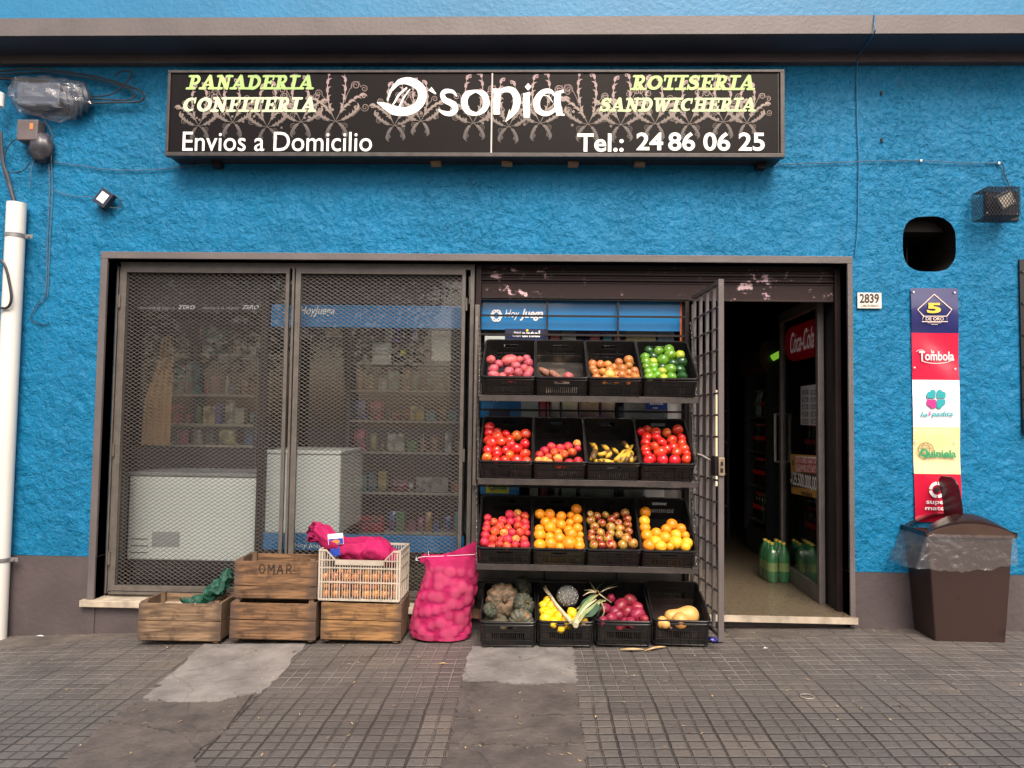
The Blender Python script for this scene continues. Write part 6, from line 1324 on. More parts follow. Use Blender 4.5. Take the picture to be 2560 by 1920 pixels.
for u0, strokes in ((0, [[(.22,.9),(.08,.7),(.08,.3),(.22,.1)], [(.55,.9),(.72,.7),(.72,.3),(.55,.1)], [(.2,.92),(.36,.98)], [(.2,.06),(.36,.02)], [(.44,.98),(.58,.9)], [(.44,.02),(.58,.1)]]), (1.05, [[(.1,0),(.1,1)], [(.12,1),(.45,.35)], [(.45,.35),(.8,1)], [(.82,1),(.82,0)]]), (2.2, [[(.05,0),(.38,.95)], [(.42,1),(.75,0)], [(.25,.36),(.56,.36)]]), (3.3, [[(.1,0),(.1,1)], [(.14,.96),(.5,.96),(.66,.75),(.5,.52),(.2,.5)], [(.38,.46),(.72,0)]])):
    for st in strokes: mb.ribbon(F2, [((u0+a)*q*1.05, c*h_) for a, c in st], sw2)
mb.build('stencil', mat('stencil_ink', (.022,.014,.010), .8, .5, 30, col2=(.06,.035,.018), lo=.35, hi=.5), co_)
# green net sack in the first crate
gn = mat('green_net', (.004,.085,.05), .6, .6, 60, .002, 300)
mb = MB(); P = [at(x, y, Y) for x, y, Y in ((455,1506,-.16),(495,1500,-.14),(530,1482,-.12),(556,1462,-.09),(572,1428,-.05))]; P[0].z = ca.location.z+ch-.01; pts = smoothpts(P, 8); rs = lerpw([.006,.022,.036,.05,.03], len(pts))
mb.tube(smoothpts(pts, 3), lerpw(rs, len(smoothpts(pts, 3))), 36); mb.v = [tuple(Vector(v)+Vector((.03*noise.noise(Vector(v)*24)+.012*noise.noise(Vector(v)*60), .02*noise.noise(Vector(v)*22+Vector((5,0,0))), .032*noise.noise(Vector(v)*26+Vector((9,0,0)))+.014*noise.noise(Vector(v)*70)))) for v in mb.v]
tag(mb.build('net_sack', gn, None, loc=tuple(P[2]), smooth=2), 'empty crumpled green net sack hanging out of the lone wooden crate', 'net sack')
# white plastic lattice crate
x0 = at(797, 1497, -.30).x; x1 = at(999, 1502, -.30).x; zB = cd_.location.z+hd3+.013; zT = at(900, 1375, -.30).z; W, H, D = x1-x0, zT-zB, .30
wc = thing('plastic_crate', 'dusty white lattice crate on the honey coloured crate, holding onions under a pink sack', 'plastic crate', ((x0+x1)/2, -.15, zB), (0,0,R(-1)))
pw = mat('dusty_white_plastic', (.50,.44,.36), .45, .3, 6, .0004, 80)
def lattice(L, H, place, cut=False):
    b = MB(); T = .006
    def bx(u0, u1, z0, z1, n0=0, n1=T):
        vs = [place(u, n, z) for u in (u0, u1) for n in (n0, n1) for z in (z0, z1)]; b.add(vs, [(0,1,3,2),(4,6,7,5),(0,4,5,1),(2,3,7,6),(0,2,6,4),(1,5,7,3)])
    def top(u): return H if not cut or abs(u) > L*.42 else (H*.80 if abs(u) < L*.30 else H*.80+(abs(u)-L*.30)/(L*.12)*H*.2)
    bx(-L/2, L/2, 0, .012, -.004, T+.002)
    for z in (H*.36, H*.64): bx(-L/2, L/2, z-.004, z+.004, -.003, T)
    if cut:
        bx(-L*.3, L*.3, H*.70, H*.80, -.004, T); bx(-L/2, -L*.42, H-.012, H, -.006, T); bx(L*.42, L/2, H-.012, H, -.006, T); bx(-L/2, -L*.3, H*.78, H*.80, -.003, T); bx(L*.3, L/2, H*.78, H*.80, -.003, T)
        for s_ in (-1, 1):
            vs = [place(s_*u, n, z) for u, z in ((L*.30, H*.77), (L*.42, H*.97), (L*.42, H), (L*.30, H*.80)) for n in (-.005, T)]; b.add(vs, [(0,2,4,6),(1,7,5,3),(0,1,3,2),(2,3,5,4),(4,5,7,6),(6,7,1,0)])
    else: bx(-L/2, L/2, H-.014, H, -.006, T); bx(-L/2, L/2, H*.82, H*.85, -.003, T)
    n = int(L/.0165)
    for k in range(n+1):
        u = -L/2+k*L/n; thick = (k % 4 == 0 or k in (1, n-1)); tp = top(u)-.002
        if cut and abs(u) < L*.3: tp = H*.72
        if abs(u) > L*.46: bx(u-.006, u+.006, .004, tp, -.002, T)
        else: bx(u-(.0028 if thick else .0022), u+(.0028 if thick else .0022), .004, tp, -.004 if thick else 0, T-.001)
    return b
lattice(W, H, lambda u, n, z: (u, -D/2+n, z), True).build('front_panel', pw, wc, world=False); lattice(W, H, lambda u, n, z: (u, D/2-n, z), False).build('back_panel', pw, wc, world=False)
for s_ in (-1, 1): lattice(D-.014, H, lambda u, n, z: (s_*(W/2-n), u, z), False).build('side_panel', pw, wc, world=False)
MB().box(-W/2+.007, W/2-.007, -D/2+.007, D/2-.007, .001, .006).build('base', pw, wc, world=False)
k = 0
for lay in range(3):
    for i in range(8):
        for j in range(2 if lay < 2 else 2):
            x = x0+.036+i*(W-.07)/7+rnd.uniform(-.006, .006); y = -.262+j*.075+rnd.uniform(-.004, .004); z = zB+.038+lay*.054+rnd.uniform(-.003, .003)
            o = bpy.data.objects.new('onion', fmesh('onion', k % 3)); COL.objects.link(o); o.location = (x, y, z); s3 = .0305*rnd.uniform(.92, 1.05); o.scale = (s3,)*3; o.rotation_euler = (rnd.uniform(0,3), rnd.uniform(0,3), rnd.uniform(0,6)); k += 1
            tag(o, 'golden brown onion, %s from left, %s layer, %s row of the white lattice crate' % (ORD[i+1], ['bottom','middle','top'][lay], ['front','rear'][j]), 'onion', 'onions in the white lattice crate')
# pink net material
def netmat(name, c, c2):
    m, N, L, P = nodes(name); P.inputs['Roughness'].default_value = .6; P.inputs['Specular IOR Level'].default_value = .3; tc = N.new('ShaderNodeTexCoord')
    g = []
    for ax, rot in ((0, 0), (2, 0)):
        wv_ = N.new('ShaderNodeTexWave'); wv_.bands_direction = 'X' if ax == 0 else 'Z'; wv_.inputs['Scale'].default_value = 48; wv_.inputs['Distortion'].default_value = 1.5; wv_.inputs['Detail'].default_value = 1; L.new(tc.outputs['Object'], wv_.inputs['Vector']); g.append(wv_.outputs[0])
    mu = N.new('ShaderNodeMath'); mu.operation = 'MULTIPLY'; L.new(g[0], mu.inputs[0]); L.new(g[1], mu.inputs[1])
    nz = N.new('ShaderNodeTexNoise'); nz.inputs['Scale'].default_value = 9; nz.inputs['Detail'].default_value = 6; L.new(tc.outputs['Object'], nz.inputs['Vector'])
    ad = N.new('ShaderNodeMath'); ad.operation = 'MULTIPLY_ADD'; ad.inputs[1].default_value = .35; L.new(mu.outputs[0], ad.inputs[0]); L.new(nz.outputs[0], ad.inputs[2])
    cr = N.new('ShaderNodeValToRGB'); cr.color_ramp.elements[0].position = .35; cr.color_ramp.elements[1].position = .8; cr.color_ramp.elements[0].color = lc(c2); cr.color_ramp.elements[1].color = lc(c); L.new(ad.outputs[0], cr.inputs[0])
    # pale potatoes press against the net from inside, the gaps between them stay deep
    la = N.new('ShaderNodeAttribute'); la.attribute_name = 'lump'; lr = N.new('ShaderNodeMapRange'); lr.inputs[1].default_value = .25; lr.inputs[2].default_value = .95; lr.inputs[4].default_value = .26; L.new(la.outputs['Fac'], lr.inputs[0])
    lm = N.new('ShaderNodeMix'); lm.data_type = 'RGBA'; L.new(lr.outputs[0], lm.inputs[0]); L.new(cr.outputs[0], lm.inputs[6]); lm.inputs[7].default_value = (.68,.17,.25,1); L.new(lm.outputs[2], P.inputs['Base Color'])
    bp = N.new('ShaderNodeBump'); bp.inputs['Distance'].default_value = .003; L.new(mu.outputs[0], bp.inputs['Height']); L.new(bp.outputs[0], P.inputs['Normal']); return m
pk_ = netmat('magenta_net', (.46,.011,.115), (.26,.004,.05))
whs = mat('white_thread', (.8,.75,.75), .7, .1, 20)
# standing sack
lv = [(1386,1056,1190,.012),(1398,1058,1191,.05),(1415,1064,1192,.085),(1440,1063,1196,.10),(1470,1052,1194,.115),(1500,1040,1186,.122),(1530,1034,1177,.128),(1560,1029,1176,.13),(1582,1024,1180,.13),(1596,1030,1176,.125),(1601,1050,1165,.09)]
YB = -.155; rings = []; nu = 96; nl = 90; lvl = []
for py, xl, xr, dp in lv:
    a, c = at(xl, py, YB), at(xr, py, YB); lvl.append(((a.z+c.z)/2, a.x, c.x, dp))
gb0 = gz(-.6); zs_ = [l[0] for l in lvl]; sc_ = (zs_[0]-gb0-.003)/(zs_[0]-zs_[-1]); lvl = [(zs_[0]-(zs_[0]-l[0])*sc_, *l[1:]) for l in lvl]
def ilv(t):
    u = t*(len(lvl)-1); j = min(int(u), len(lvl)-2); f = u-j; return [lvl[j][k]+(lvl[j+1][k]-lvl[j][k])*f for k in range(4)]
rr = random.Random(11); cents = []
base_pt = lambda t, th: (lambda q: Vector(((q[1]+q[2])/2+(q[2]-q[1])/2*math.copysign(abs(math.cos(th))**.85, math.cos(th)), YB+q[3]*math.sin(th), q[0])))(ilv(t))
tries = 0
while len(cents) < 120 and tries < 9000:
    tries += 1; t = rr.uniform(.16, .99); th = rr.uniform(0, 6.283); p = base_pt(t, th)
    if all((p-c).length > .047 for c in cents): cents.append(p)
mb = MB(); lump = []
for j in range(nl+1):
    t = j/nl
    for i in range(nu):
        th = 2*math.pi*i/nu; p = base_pt(t, th); q = ilv(t); n_ = Vector((math.cos(th), math.sin(th), .15 if t < .5 else -.1)).normalized(); best = 0
        for c in cents:
            d2 = (p-c).length_squared
            R2 = .0010+.0012*((c.x*913.7) % 1)
            if d2 < R2: best = max(best, math.sqrt(1-d2/R2)*.30*math.sqrt(R2))
        k = min(1, max(0, (t-.10)/.12)); p = p+n_*(best*k-.007*k)+Vector((0, .006*math.sin(th*9+t*7)*(1-k)-.003, .004*noise.noise(p*25)))
        if t > .95: p.z = max(p.z, gb0+.003)
        mb.v.append(tuple(p)); lump.append(best*k/.013)
mb.f = [[j*nu+i, j*nu+(i+1) % nu, (j+1)*nu+(i+1) % nu, (j+1)*nu+i] for j in range(nl) for i in range(nu)]+[list(range(nl*nu, nl*nu+nu))]; mb.m = [0]*len(mb.f)
sk = thing('net_sack', 'full pink net sack of potatoes standing between the wooden crates and the rack', 'sack', (at(1105,1598,YB).x, YB, gb0))
o = mb.build('sack_body', pk_, sk, smooth=2); at_ = o.data.attributes.new('lump', 'FLOAT', 'POINT')
for i, v in enumerate(lump): at_.data[i].value = v
# folded hem with stitching, right corner pulled up
mb = MB(); top = [(1047,1392),(1075,1390),(1110,1385),(1150,1372),(1190,1352)]; bot = [(1052,1404),(1080,1400),(1115,1402),(1155,1400),(1192,1398)]
tp = smoothpts([at(x, y, YB-.006) for x, y in top], 6); bt = smoothpts([at(x, y, YB-.012) for x, y in bot], 6); n = len(tp); vs = []
for i in range(n):
    w1 = .006*math.sin(i*1.1); vs += [tp[i]+Vector((0,w1,0)), tp[i].lerp(bt[i], .5)+Vector((0,-w1-.004,0)), bt[i]+Vector((0,w1*.5,-.01))]
for i in range(n): vs += [tp[i]+Vector((0,w1+.004,0)), tp[i].lerp(bt[i], .5)+Vector((0,.012,0)), bt[i]+Vector((0,.022,-.01))]
fs = []
for o_ in (0, 3*n): fs += [(o_+3*i+a, o_+3*i+1+a, o_+3*i+4+a, o_+3*i+3+a) for i in range(n-1) for a in (0, 1)]
mb.add(vs, fs); mb.build('hem', pk_, sk, smooth=2)
mb = MB(); mb.tube([q+Vector((0,-.006,-.004)) for q in smoothpts([at(x, y, YB-.02) for x, y in ((1040,1400),(1050,1391),(1080,1389),(1112,1388),(1150,1386),(1188,1384))], 5)], .0016, 5); mb.tube([at(1071,1378,YB-.02), at(1072,1388,YB-.02)], .0015, 5); mb.tube(smoothpts([at(1041,1392,YB-.02), at(1040,1400,YB-.02), at(1046,1401,YB-.02)], 4), .0018, 5)
mb.build('stitching', whs, sk, smooth=True)
# sack lying on the white crate
sk = thing('net_sack', 'pink net sack lying over the white lattice crate with a printed tag and frayed end', 'sack', (x0+W*.4, -.15, zT-.03))
SP = [(774,1338,-.19,.030,.018),(790,1330,-.18,.062,.03),(812,1342,-.18,.070,.05),(838,1358,-.17,.068,.08),(868,1372,-.15,.072,.105),(900,1376,-.15,.078,.115),(935,1378,-.15,.090,.115),(965,1384,-.15,.080,.11),(990,1392,-.15,.048,.08),(1003,1396,-.15,.012,.02)]
cs = smoothpts([at(a, c, Y) for a, c, Y, _, _ in SP], 8); rz_ = lerpw([s[3] for s in SP], len(cs)); ry_ = lerpw([s[4] for s in SP], len(cs)); mb = MB(); nu = 40
for j, c in enumerate(cs):
    for i in range(nu):
        th = 2*math.pi*i/nu; p = c+Vector((0, ry_[j]*math.cos(th), rz_[j]*math.sin(th))); q = Vector((noise.noise(p*14), noise.noise(p*14+Vector((7,7,7))), noise.noise(p*13+Vector((3,1,9)))))*.020+Vector((0, noise.noise(p*45)*.010, noise.noise(p*38+Vector((2,8,5)))*.012+.005*math.sin(th*7+j*.25)))
        fr_ = max(0, 1-j/14); p = p+q+Vector((noise.noise(Vector((i*.9, 0, 0)))*.06*fr_, 0, noise.noise(Vector((i*.8, 5, 0)))*.03*fr_))
        if c.x > x0+.01: p.z = max(p.z, zB+.12)
        mb.v.append(tuple(p))
n = len(cs); mb.f = [[j*nu+i, j*nu+(i+1) % nu, (j+1)*nu+(i+1) % nu, (j+1)*nu+i] for j in range(n-1) for i in range(nu)]; mb.m = [0]*len(mb.f); mb.build('sack_body', pk_, sk, smooth=2)
mb = MB()
for k in range(26):
    a = at(rnd.uniform(772,812), rnd.uniform(1305,1345), -.19); mb.tube(smoothpts([a+Vector((.02,.01,0)), a, a+Vector((rnd.uniform(-.03,-.005), 0, rnd.uniform(-.035,.02)))], 3), .0012, 4)
mb.tube(smoothpts([at(x, y, -.215) for x, y in ((775,1340),(800,1352),(830,1362),(850,1382))], 4), .0025, 5)
mb.build('frayed_threads', pk_, sk)
tg = [at(819,1336,-.235), at(856,1331,-.232), at(858,1360,-.25), at(860,1366,-.25)]
def tagq(pix, m, nm, dy=0):
    p = [at(x, y, -.24+dy-(y-1335)*.0003) for x, y in pix]; q = [v+Vector((0,.0012,0)) for v in p]; MB().add(p+q, [(0,1,2,3),(7,6,5,4),(0,4,5,1),(1,5,6,2),(2,6,7,3),(3,7,4,0)]).build(nm, m, sk)
tagq([(824,1391),(852,1388),(849,1366),(826,1368)], flat('tag_blue', (.01,.04,.3), .3), 'tag'); tagq([(821,1362),(859,1360),(857,1332),(819,1336)], flat('tag_white', (.75,.75,.78), .35), 'tag', -.004); tagq([(822,1361),(858,1359),(857,1345),(821,1348)], flat('tag_blue', (.01,.04,.3), .3), 'tag_print', -.006)
mb = MB(); mb.disc(lambda u, v, n=0: at(u, v, -.255-n), 840, 1354, 10, 14, r2=5); mb.build('tag_print', flat('tag_orange', (.75,.22,.06), .3), sk)
# ------------------------------------------------------------------ litter bin
bm_ = mat('brown_bin_plastic', (.020,.0075,.006), .5, 0, 7, .0008, 60, col2=(.027,.012,.009), lo=.66, hi=.52, detail=10); bmd = mat('dark_bin_lid', (.022,.010,.009), .25, .3, 6)
yf = -.27; xa, xb = at(2338,1602,yf).x, at(2515,1603,yf).x; zt = at(2425,1338,-.31).z; xat, xbt = at(2320,1342,-.31).x, at(2534,1340,-.31).x; gb1 = gz(xa)
bn = thing('litter_bin', 'dark brown plastic litter bin with arched swing lid by the blue wall', 'bin', ((xa+xb)/2, -.14, gb1))
mb = MB(); r0 = rrect(xb-xa, .26, .012, 3); r1 = rrect(xbt-xat, .30, .012, 3); n = len(r0)
for k in range(9):
    t = k/8
    for (a, c), (d, e) in zip(r0, r1):
        x = (xa+xb)/2*(1-t)+(xat+xbt)/2*t+a*(1-t)+d*t; y = (yf+c)*(1-t)+(-.31+e)*t; mb.v.append((x, y, gb1+.002+(zt-gb1)*t))
mb.f = [[k*n+i, k*n+(i+1) % n, (k+1)*n+(i+1) % n, (k+1)*n+i] for k in range(8) for i in range(n)]+[list(range(n))[::-1]]; mb.m = [0]*len(mb.f); mb.build('bin_body', bm_, bn, smooth=True)
# arched lid: front lip, arch, dark throat
def archpts(xl, xr, z0, h, n=20): return [(xl+(xr-xl)*i/n, z0+h*math.sin(math.pi*i/n)**.75) for i in range(n+1)]
zl0 = zt-.01; al, ar = xat-.012, xbt+.012; F_ = archpts(al, ar, zl0+.012, .070); G_ = archpts(al+.02, ar-.02, zl0+.03, .085)
mb = MB(); pf = [(x, -.325, z) for x, z in F_]+[(ar, -.325, zl0-.004), (al, -.325, zl0-.004)]; pb = [(x, -.30, z) for x, z in F_]+[(ar, -.30, zl0-.004), (al, -.30, zl0-.004)]; m_ = len(pf)
mb.add(pf+pb, [tuple(range(m_))[::-1], tuple(range(m_, 2*m_))]+[(i, (i+1) % m_, (i+1) % m_+m_, i+m_) for i in range(m_)]); mb.build('front_lip', mat('worn_bin_lip', (.06,.036,.028), .25, .3, 5), bn, smooth=True)
mb = MB()
for k, (y, dz, ins) in enumerate(((-.318, .0, 0), (-.318, .018, .002), (-.27, .05, .02), (-.25,.055,.03))):
    for x, z in F_: mb.v.append((al+ins+(x-al)*(1-2*ins/(ar-al)), y, z+dz*math.sin(math.pi*(x-al)/(ar-al))**.4))
m_ = len(F_); mb.f = [[k*m_+i, k*m_+i+1, (k+1)*m_+i+1, (k+1)*m_+i] for k in range(3) for i in range(m_-1)]; mb.m = [0]*len(mb.f)
o_ = len(mb.v)
for y in (-.06, .0):
    for x, z in F_: mb.v.append((x, y, z+.03*math.sin(math.pi*(x-al)/(ar-al))))
mb.f += [[o_+i, o_+i+1, o_+m_+i+1, o_+m_+i] for i in range(m_-1)]; mb.m = [0]*len(mb.f)
for s_, x in ((0, al), (1, ar)): mb.box(x-.008, x+.008, -.318, 0, zl0-.002, zl0+.03)
mb.build('lid', bmd, bn, smooth=True)
mb = MB(); mb.box(al+.02, ar-.02, -.30, -.02, zt-.12, zt-.115); mb.build('throat', flat('bin_inside', (.01,.008,.008), .8), bn)
# flap standing up on edge
zf0 = at(2410, 1287, -.28).z; zf1 = at(2395, 1194, -.28).z; xf = at(2404, 1287, -.28).x; mb = MB(); pr = []
for i in range(12):
    t = i/11; pr.append((xf+.012-.040*t**1.6, zf0-.02+(zf1-zf0+.02)*t))
vs = []
for (x, z) in pr:
    t = (z-pr[0][1])/(pr[-1][1]-pr[0][1]); ins = 0 if t < .82 else .055*((t-.82)/.18)**2
    for y in (-.275+ins, -.06-ins): vs += [(x-.005, y, z), (x+.005, y, z)]
fs = []
for i in range(11): a = 4*i; fs += [(a, a+2, a+6, a+4), (a+1, a+5, a+7, a+3), (a, a+4, a+5, a+1), (a+2, a+3, a+7, a+6)]
mb.add(vs, fs+[(44,46,47,45)]); mb.build('swing_flap', bmd, bn, bevel=.002)
# clear liner bag folded over the rim
mb = MB(); path = []; rp = rrect(xbt-xat+.02, .33, .02, 4); 
for i, (a, c) in enumerate(rp):
    a2, c2 = rp[(i+1) % len(rp)]; k = max(1, int(math.hypot(a2-a, c2-c)/.008))
    for q in range(k): path.append((a+(a2-a)*q/k, c+(c2-c)*q/k))
n = len(path); rows_ = 18; cxm = (xat+xbt)/2
for j in range(rows_+1):
    t = j/rows_
    for i, (a, c) in enumerate(path):
        an = math.atan2(c-.165, a); dx, dy = math.cos(an), math.sin(an); left = max(0, -dx)
        fl = t*.02+left**2*t*.13*(1-.25*t)+.012*noise.noise(Vector((an*5, t*3, 0)))*t+.012*noise.noise(Vector((an*14, t*6, 4)))*min(1, t*3)
        L_2 = .235+.05*noise.noise(Vector((an*1.6, 2, 0)))-(.07*max(0, dx))-.03*left+.012*noise.noise(Vector((an*9, 7, 0)))
        mb.v.append((cxm+a+dx*fl, min(-.004, -.325+c+dy*fl*.6), zt+.004-L_2*t))
mb.f = [[j*n+i, j*n+(i+1) % n, (j+1)*n+(i+1) % n, (j+1)*n+i] for j in range(rows_) for i in range(n)]; mb.m = [0]*len(mb.f)
mb.build('liner_bag', glassmat('liner_film', (.95,.95,.96), .05, .12, dirt=.05, bump=.012, bscale=9), bn, smooth=2)
# ------------------------------------------------------------------ lottery banner
Ybn = -.010; bnr = thing('lottery_banner', 'tall narrow strip banner of five coloured lottery panels on the blue wall', 'banner', (at(2340,1290,Ybn).x, Ybn, at(2340,1300,Ybn).z))
xl_ = lambda py: at(2276+(py-721)*.0188, py, Ybn).x; xr_f = lambda py: at(2394+(py-721)*.0165, py, Ybn).x
def seg(y0, y1, m):
    mb = MB(); nyy = 14; nxx = 8; vs = []
    for j in range(nyy+1):
        py = y0+(y1-y0)*j/nyy
        for i in range(nxx+1):
            x = xl_(py)+(xr_f(py)-xl_(py))*i/nxx; z = at(2340, py, Ybn).z; vs.append((x, Ybn-.004*math.sin(z*9)-.007*noise.noise(Vector((x*5, 0, z*4)))-.002, z))
    mb.add(vs, [(j*(nxx+1)+i, (j+1)*(nxx+1)+i, (j+1)*(nxx+1)+i+1, j*(nxx+1)+i+1) for j in range(nyy) for i in range(nxx)]); return mb.build('panel', m, bnr, smooth=2)
bmat = lambda n_, c, c2, sc=2.2, lo=.42, hi=.6: mat(n_, c, .2, 0, sc, col2=c2, lo=lo, hi=hi, coat=1, stretch=(1,1,2))
seg(721, 832.5, bmat('navy_panel', (.012,.015,.09), (.02,.02,.12))); seg(832.5, 950, bmat('crimson_panel', (.55,.012,.05), (.5,.01,.045))); seg(950, 1067.5, bmat('white_panel', (.78,.78,.84), (.74,.74,.8))); seg(1067.5, 1185, bmat('cream_panel', (.74,.58,.26), (.78,.66,.38))); seg(1185, 1305, bmat('red_panel', (.52,.012,.04), (.48,.01,.04)))
Z7 = lambda x, y, n=0: at(2120+x/3.318, 700+y/3.318, Ybn-.014-n); Z8 = lambda x, y, n=0: at(2120+x/3.318, 1140+y/3.318, Ybn-.014-n)
cream = flat('cream_ink', (.75,.62,.5)); gold = flat('gold_ink', (.72,.5,.06)); teal = flat('teal_ink', (.02,.33,.36)); mag = flat('magenta_ink', (.5,.03,.22)); dgr = flat('green_logo_ink', (.015,.28,.12))
mb = MB(); pth = [(628,300),(578,245),(715,118),(862,245),(820,300)]; mb.ribbon(Z7, pth, 8); mb.ribbon(Z7, [(628,300),(612,345),(828,345),(816,300),(628,300)], 6); mb.ribbon(Z7, [(660,355),(775,355)], 3); mb.ribbon(Z7, [(690,368),(745,368)], 3); mb.build('logo_mark', cream, bnr)
def ztext(s, x0, y0, x1, y1, base, m, bold=0, shear=0, nm='lettering'):
    f_, w_, h_ = pxbox(2120+x0/3.318, base+y0/3.318, 2120+x1/3.318, base+y1/3.318, Ybn-.015); return text_mb(s, f_, w_, h_, bold, shear).build(nm, m, bnr)
ztext('5', 655, 190, 772, 275, 700, gold, .04); ztext('DE ORO', 645, 308, 795, 335, 700, cream, .01)
ztext('la', 690, 578, 716, 608, 700, flat('pale_ink', (.78,.7,.72)), .01); ztext('Tombola', 590, 592, 880, 668, 700, flat('pale_ink', (.78,.7,.72)), .02)
mb = MB(); mb.ribbon(Z7, arc(735, 640, 145, 52, 150, 20, 20), 5); mb.ribbon(Z7, arc(600, 600, 35, 20, 200, 330, 10), 4); mb.build('logo_mark', flat('pale_ink', (.78,.7,.72)), bnr)
def heart(cx, cy, sx, sy, fn, mb):      # clover leaf: heart with its point towards the middle
    P = []
    for k in range(24):
        a = 2*math.pi*k/24; x = 16*math.sin(a)**3; y = 13*math.cos(a)-5*math.cos(2*a)-2*math.cos(3*a)-math.cos(4*a); u = x*2.5/1.414; v = y*2.5/1.414
        P.append((cx+(u-v)*.95*sx*1, cy+(u+v)*.9*sy*-1))
    mb.k += 1; mb.add([fn(p[0], p[1], .0003*mb.k) for p in P], [tuple(range(24))])
mb = MB(); 
for cx, cy, q, s_ in ((690,945,0,(1,1)),(775,945,0,(-1,1)),(772,1025,0,(-1,-1))): 
    mb.disc(Z7, cx-13*s_[0], cy+6*s_[1]-2, 24, 16); mb.disc(Z7, cx+14*s_[0], cy-16*s_[1]+4, 24, 16); mb.k += 1; mb.add([Z7(cx+s_[0]*a, cy+s_[1]*c, mb.k*.0002) for a, c in ((-36,4),(-34,34),(36,34),(36,-18),(12,-36))], [(0,1,2,3,4)])
mb.build('clover_mark', teal, bnr); mb = MB(); mb.disc(Z7, 678, 1020, 26, 16); mb.disc(Z7, 705, 1040, 26, 16); mb.k += 1; mb.add([Z7(a, c, mb.k*.0002) for a, c in ((655,992),(730,992),(730,1060),(700,1068),(655,1030))], [(0,1,2,3,4)]); mb.build('clover_mark', mag, bnr)
ztext('la', 600, 1095, 662, 1132, 700, teal, .02, .2); ztext('$', 664, 1088, 690, 1140, 700, mag, .03, .2); ztext('padita', 692, 1088, 872, 1144, 700, teal, .02, .2)
mb = MB(); mb.ribbon(Z7, arc(645, 1405, 62, 55, 0, 360, 30), 6); mb.ribbon(Z7, arc(645, 1405, 30, 55, 0, 360, 24), 4); mb.ribbon(Z7, [(585,1395),(705,1395)], 4); mb.ribbon(Z7, [(600,1372),(692,1372)], 3); mb.build('globe_mark', flat('bronze_ink', (.2,.13,.04)), bnr)
ztext('Q', 598, 1398, 665, 1478, 700, dgr, .05); ztext('uiniela', 664, 1408, 898, 1472, 700, dgr, .035)
mb = MB()
for a0 in (5, 95, 185, 275): mb.ribbon(Z8, arc(741, 281, 55, 55, a0, a0+80, 12), 26)
mb.build('ring_mark', W_, bnr); mb = MB(); mb.disc(Z8, 741, 281, 26, 18); mb.build('ring_mark', flat('black_ink', (.03,.01,.015)), bnr)
ztext('super', 650, 372, 830, 410, 1140, W_, .02); ztext('match', 640, 415, 842, 450, 1140, W_, .02)
for x, y in ((543,100),(884,104),(551,726),(889,737),(565,1335),(890,1338)):
    p = Z7(x, y); MB().tube([p, p+Vector((0,-.004,0))], .006, 10).build('grommet', M['white'], bnr)
# number plate
Yp = -.018; f_, w_, h_ = pxbox(2144, 732, 2204, 771, Yp); enamel = mat('chipped_enamel', (.70,.66,.56), .35, .1, 20, col2=(.25,.12,.06), lo=.30, hi=.34)
npl = thing('number_plate', 'small white enamel street number plate 2839 by the doorway', 'number plate', tuple(f_.o)); MB().box(f_.o.x, f_.o.x+w_, Yp, Yp+.004, f_.o.z, f_.o.z+h_).build('plate', enamel, npl, bevel=.002)
for s, (a, c, d, e), bo in (('2839', (2149,734,2198,758), .03), ('CARLOS ANAYA', (2152,761,2197,767), .01)):
    g, gw, gh = pxbox(a, c, d, e, Yp-.002); text_mb(s, g, gw, gh, bo).build('lettering', flat('brown_ink', (.05,.03,.035)), npl)
# ------------------------------------------------------------------ floodlights
fl = thing('floodlight', 'small black square floodlight tilted on the blue wall left of the window', 'floodlight', tuple(at(262, 497, -.05)), (R(-12), R(32), R(-14)))
MB().box(-.058, .058, -.02, .02, -.058, .058).build('housing', flat('navy_black', (.015,.018,.03), .4), fl, bevel=.003, world=False)
MB().box(-.036, .036, -.0235, -.0202, -.036, .036).build('lens', flat('frosted_lens', (.65,.66,.7), .15), fl, bevel=.002, world=False); MB().box(-.02,.02,-.0255,-.0236,-.02,.02).build('led_plate', flat('led_plate', (.75,.7,.62), .3), fl, world=False)
MB().box(-.012, .012, .0202, .05, -.07, -.02).build('bracket', M['darkiron'], fl, world=False)
def pcable(pix, r, m, label, group=None): return cable('cable', pix, -.015, r, m, label, 'cable', 5, group=group)
pcable([(283,485,-.04),(300,500,-.03),(303,515,-.02),(290,520,-.03),(270,518,-.05)], .003, M['cable'], 'short black lead looping beside the small floodlight')
def cable2(nm, pix, Y, r, m, label): return cable(nm, pix, Y, r, m, label)
pcable([(134,474),(165,486),(200,492),(240,490,-.02)], .0028, M['cablegrey'], 'thin grey cable running to the small floodlight')
pcable([(125,404),(200,414),(270,424),(360,425),(430,420),(520,410)], .003, M['cablegrey'], 'sagging grey cable running right to the sign from the junction boxes')
pcable([(128,400),(131,470),(128,540),(124,620),(120,720),(118,742)], .0028, M['cablegrey'], 'pair of thin cables going down the wall right of the white pipe, right strand')
pcable([(122,410),(124,470),(121,540),(118,620),(116,700),(110,745),(95,760),(80,785)], .0028, M['cablegrey'], 'pair of thin cables going down the wall right of the white pipe, left strand')
pcable([(100,752),(85,775),(78,800),(110,812),(125,808)], .003, M['cable'], 'loose black cable end curled low on the wall beside the pipe')
pcable([(1898,413),(1960,411),(2050,408),(2146,404),(2220,402),(2303,401),(2400,407),(2498,407)], .003, M['cablegrey'], 'long thin cable running right from the sign to the caged light')
pcable([(2498,407),(2508,415),(2512,440),(2520,455),(2522,470)], .004, M['cable'], 'thick black cable dropping into the caged light')
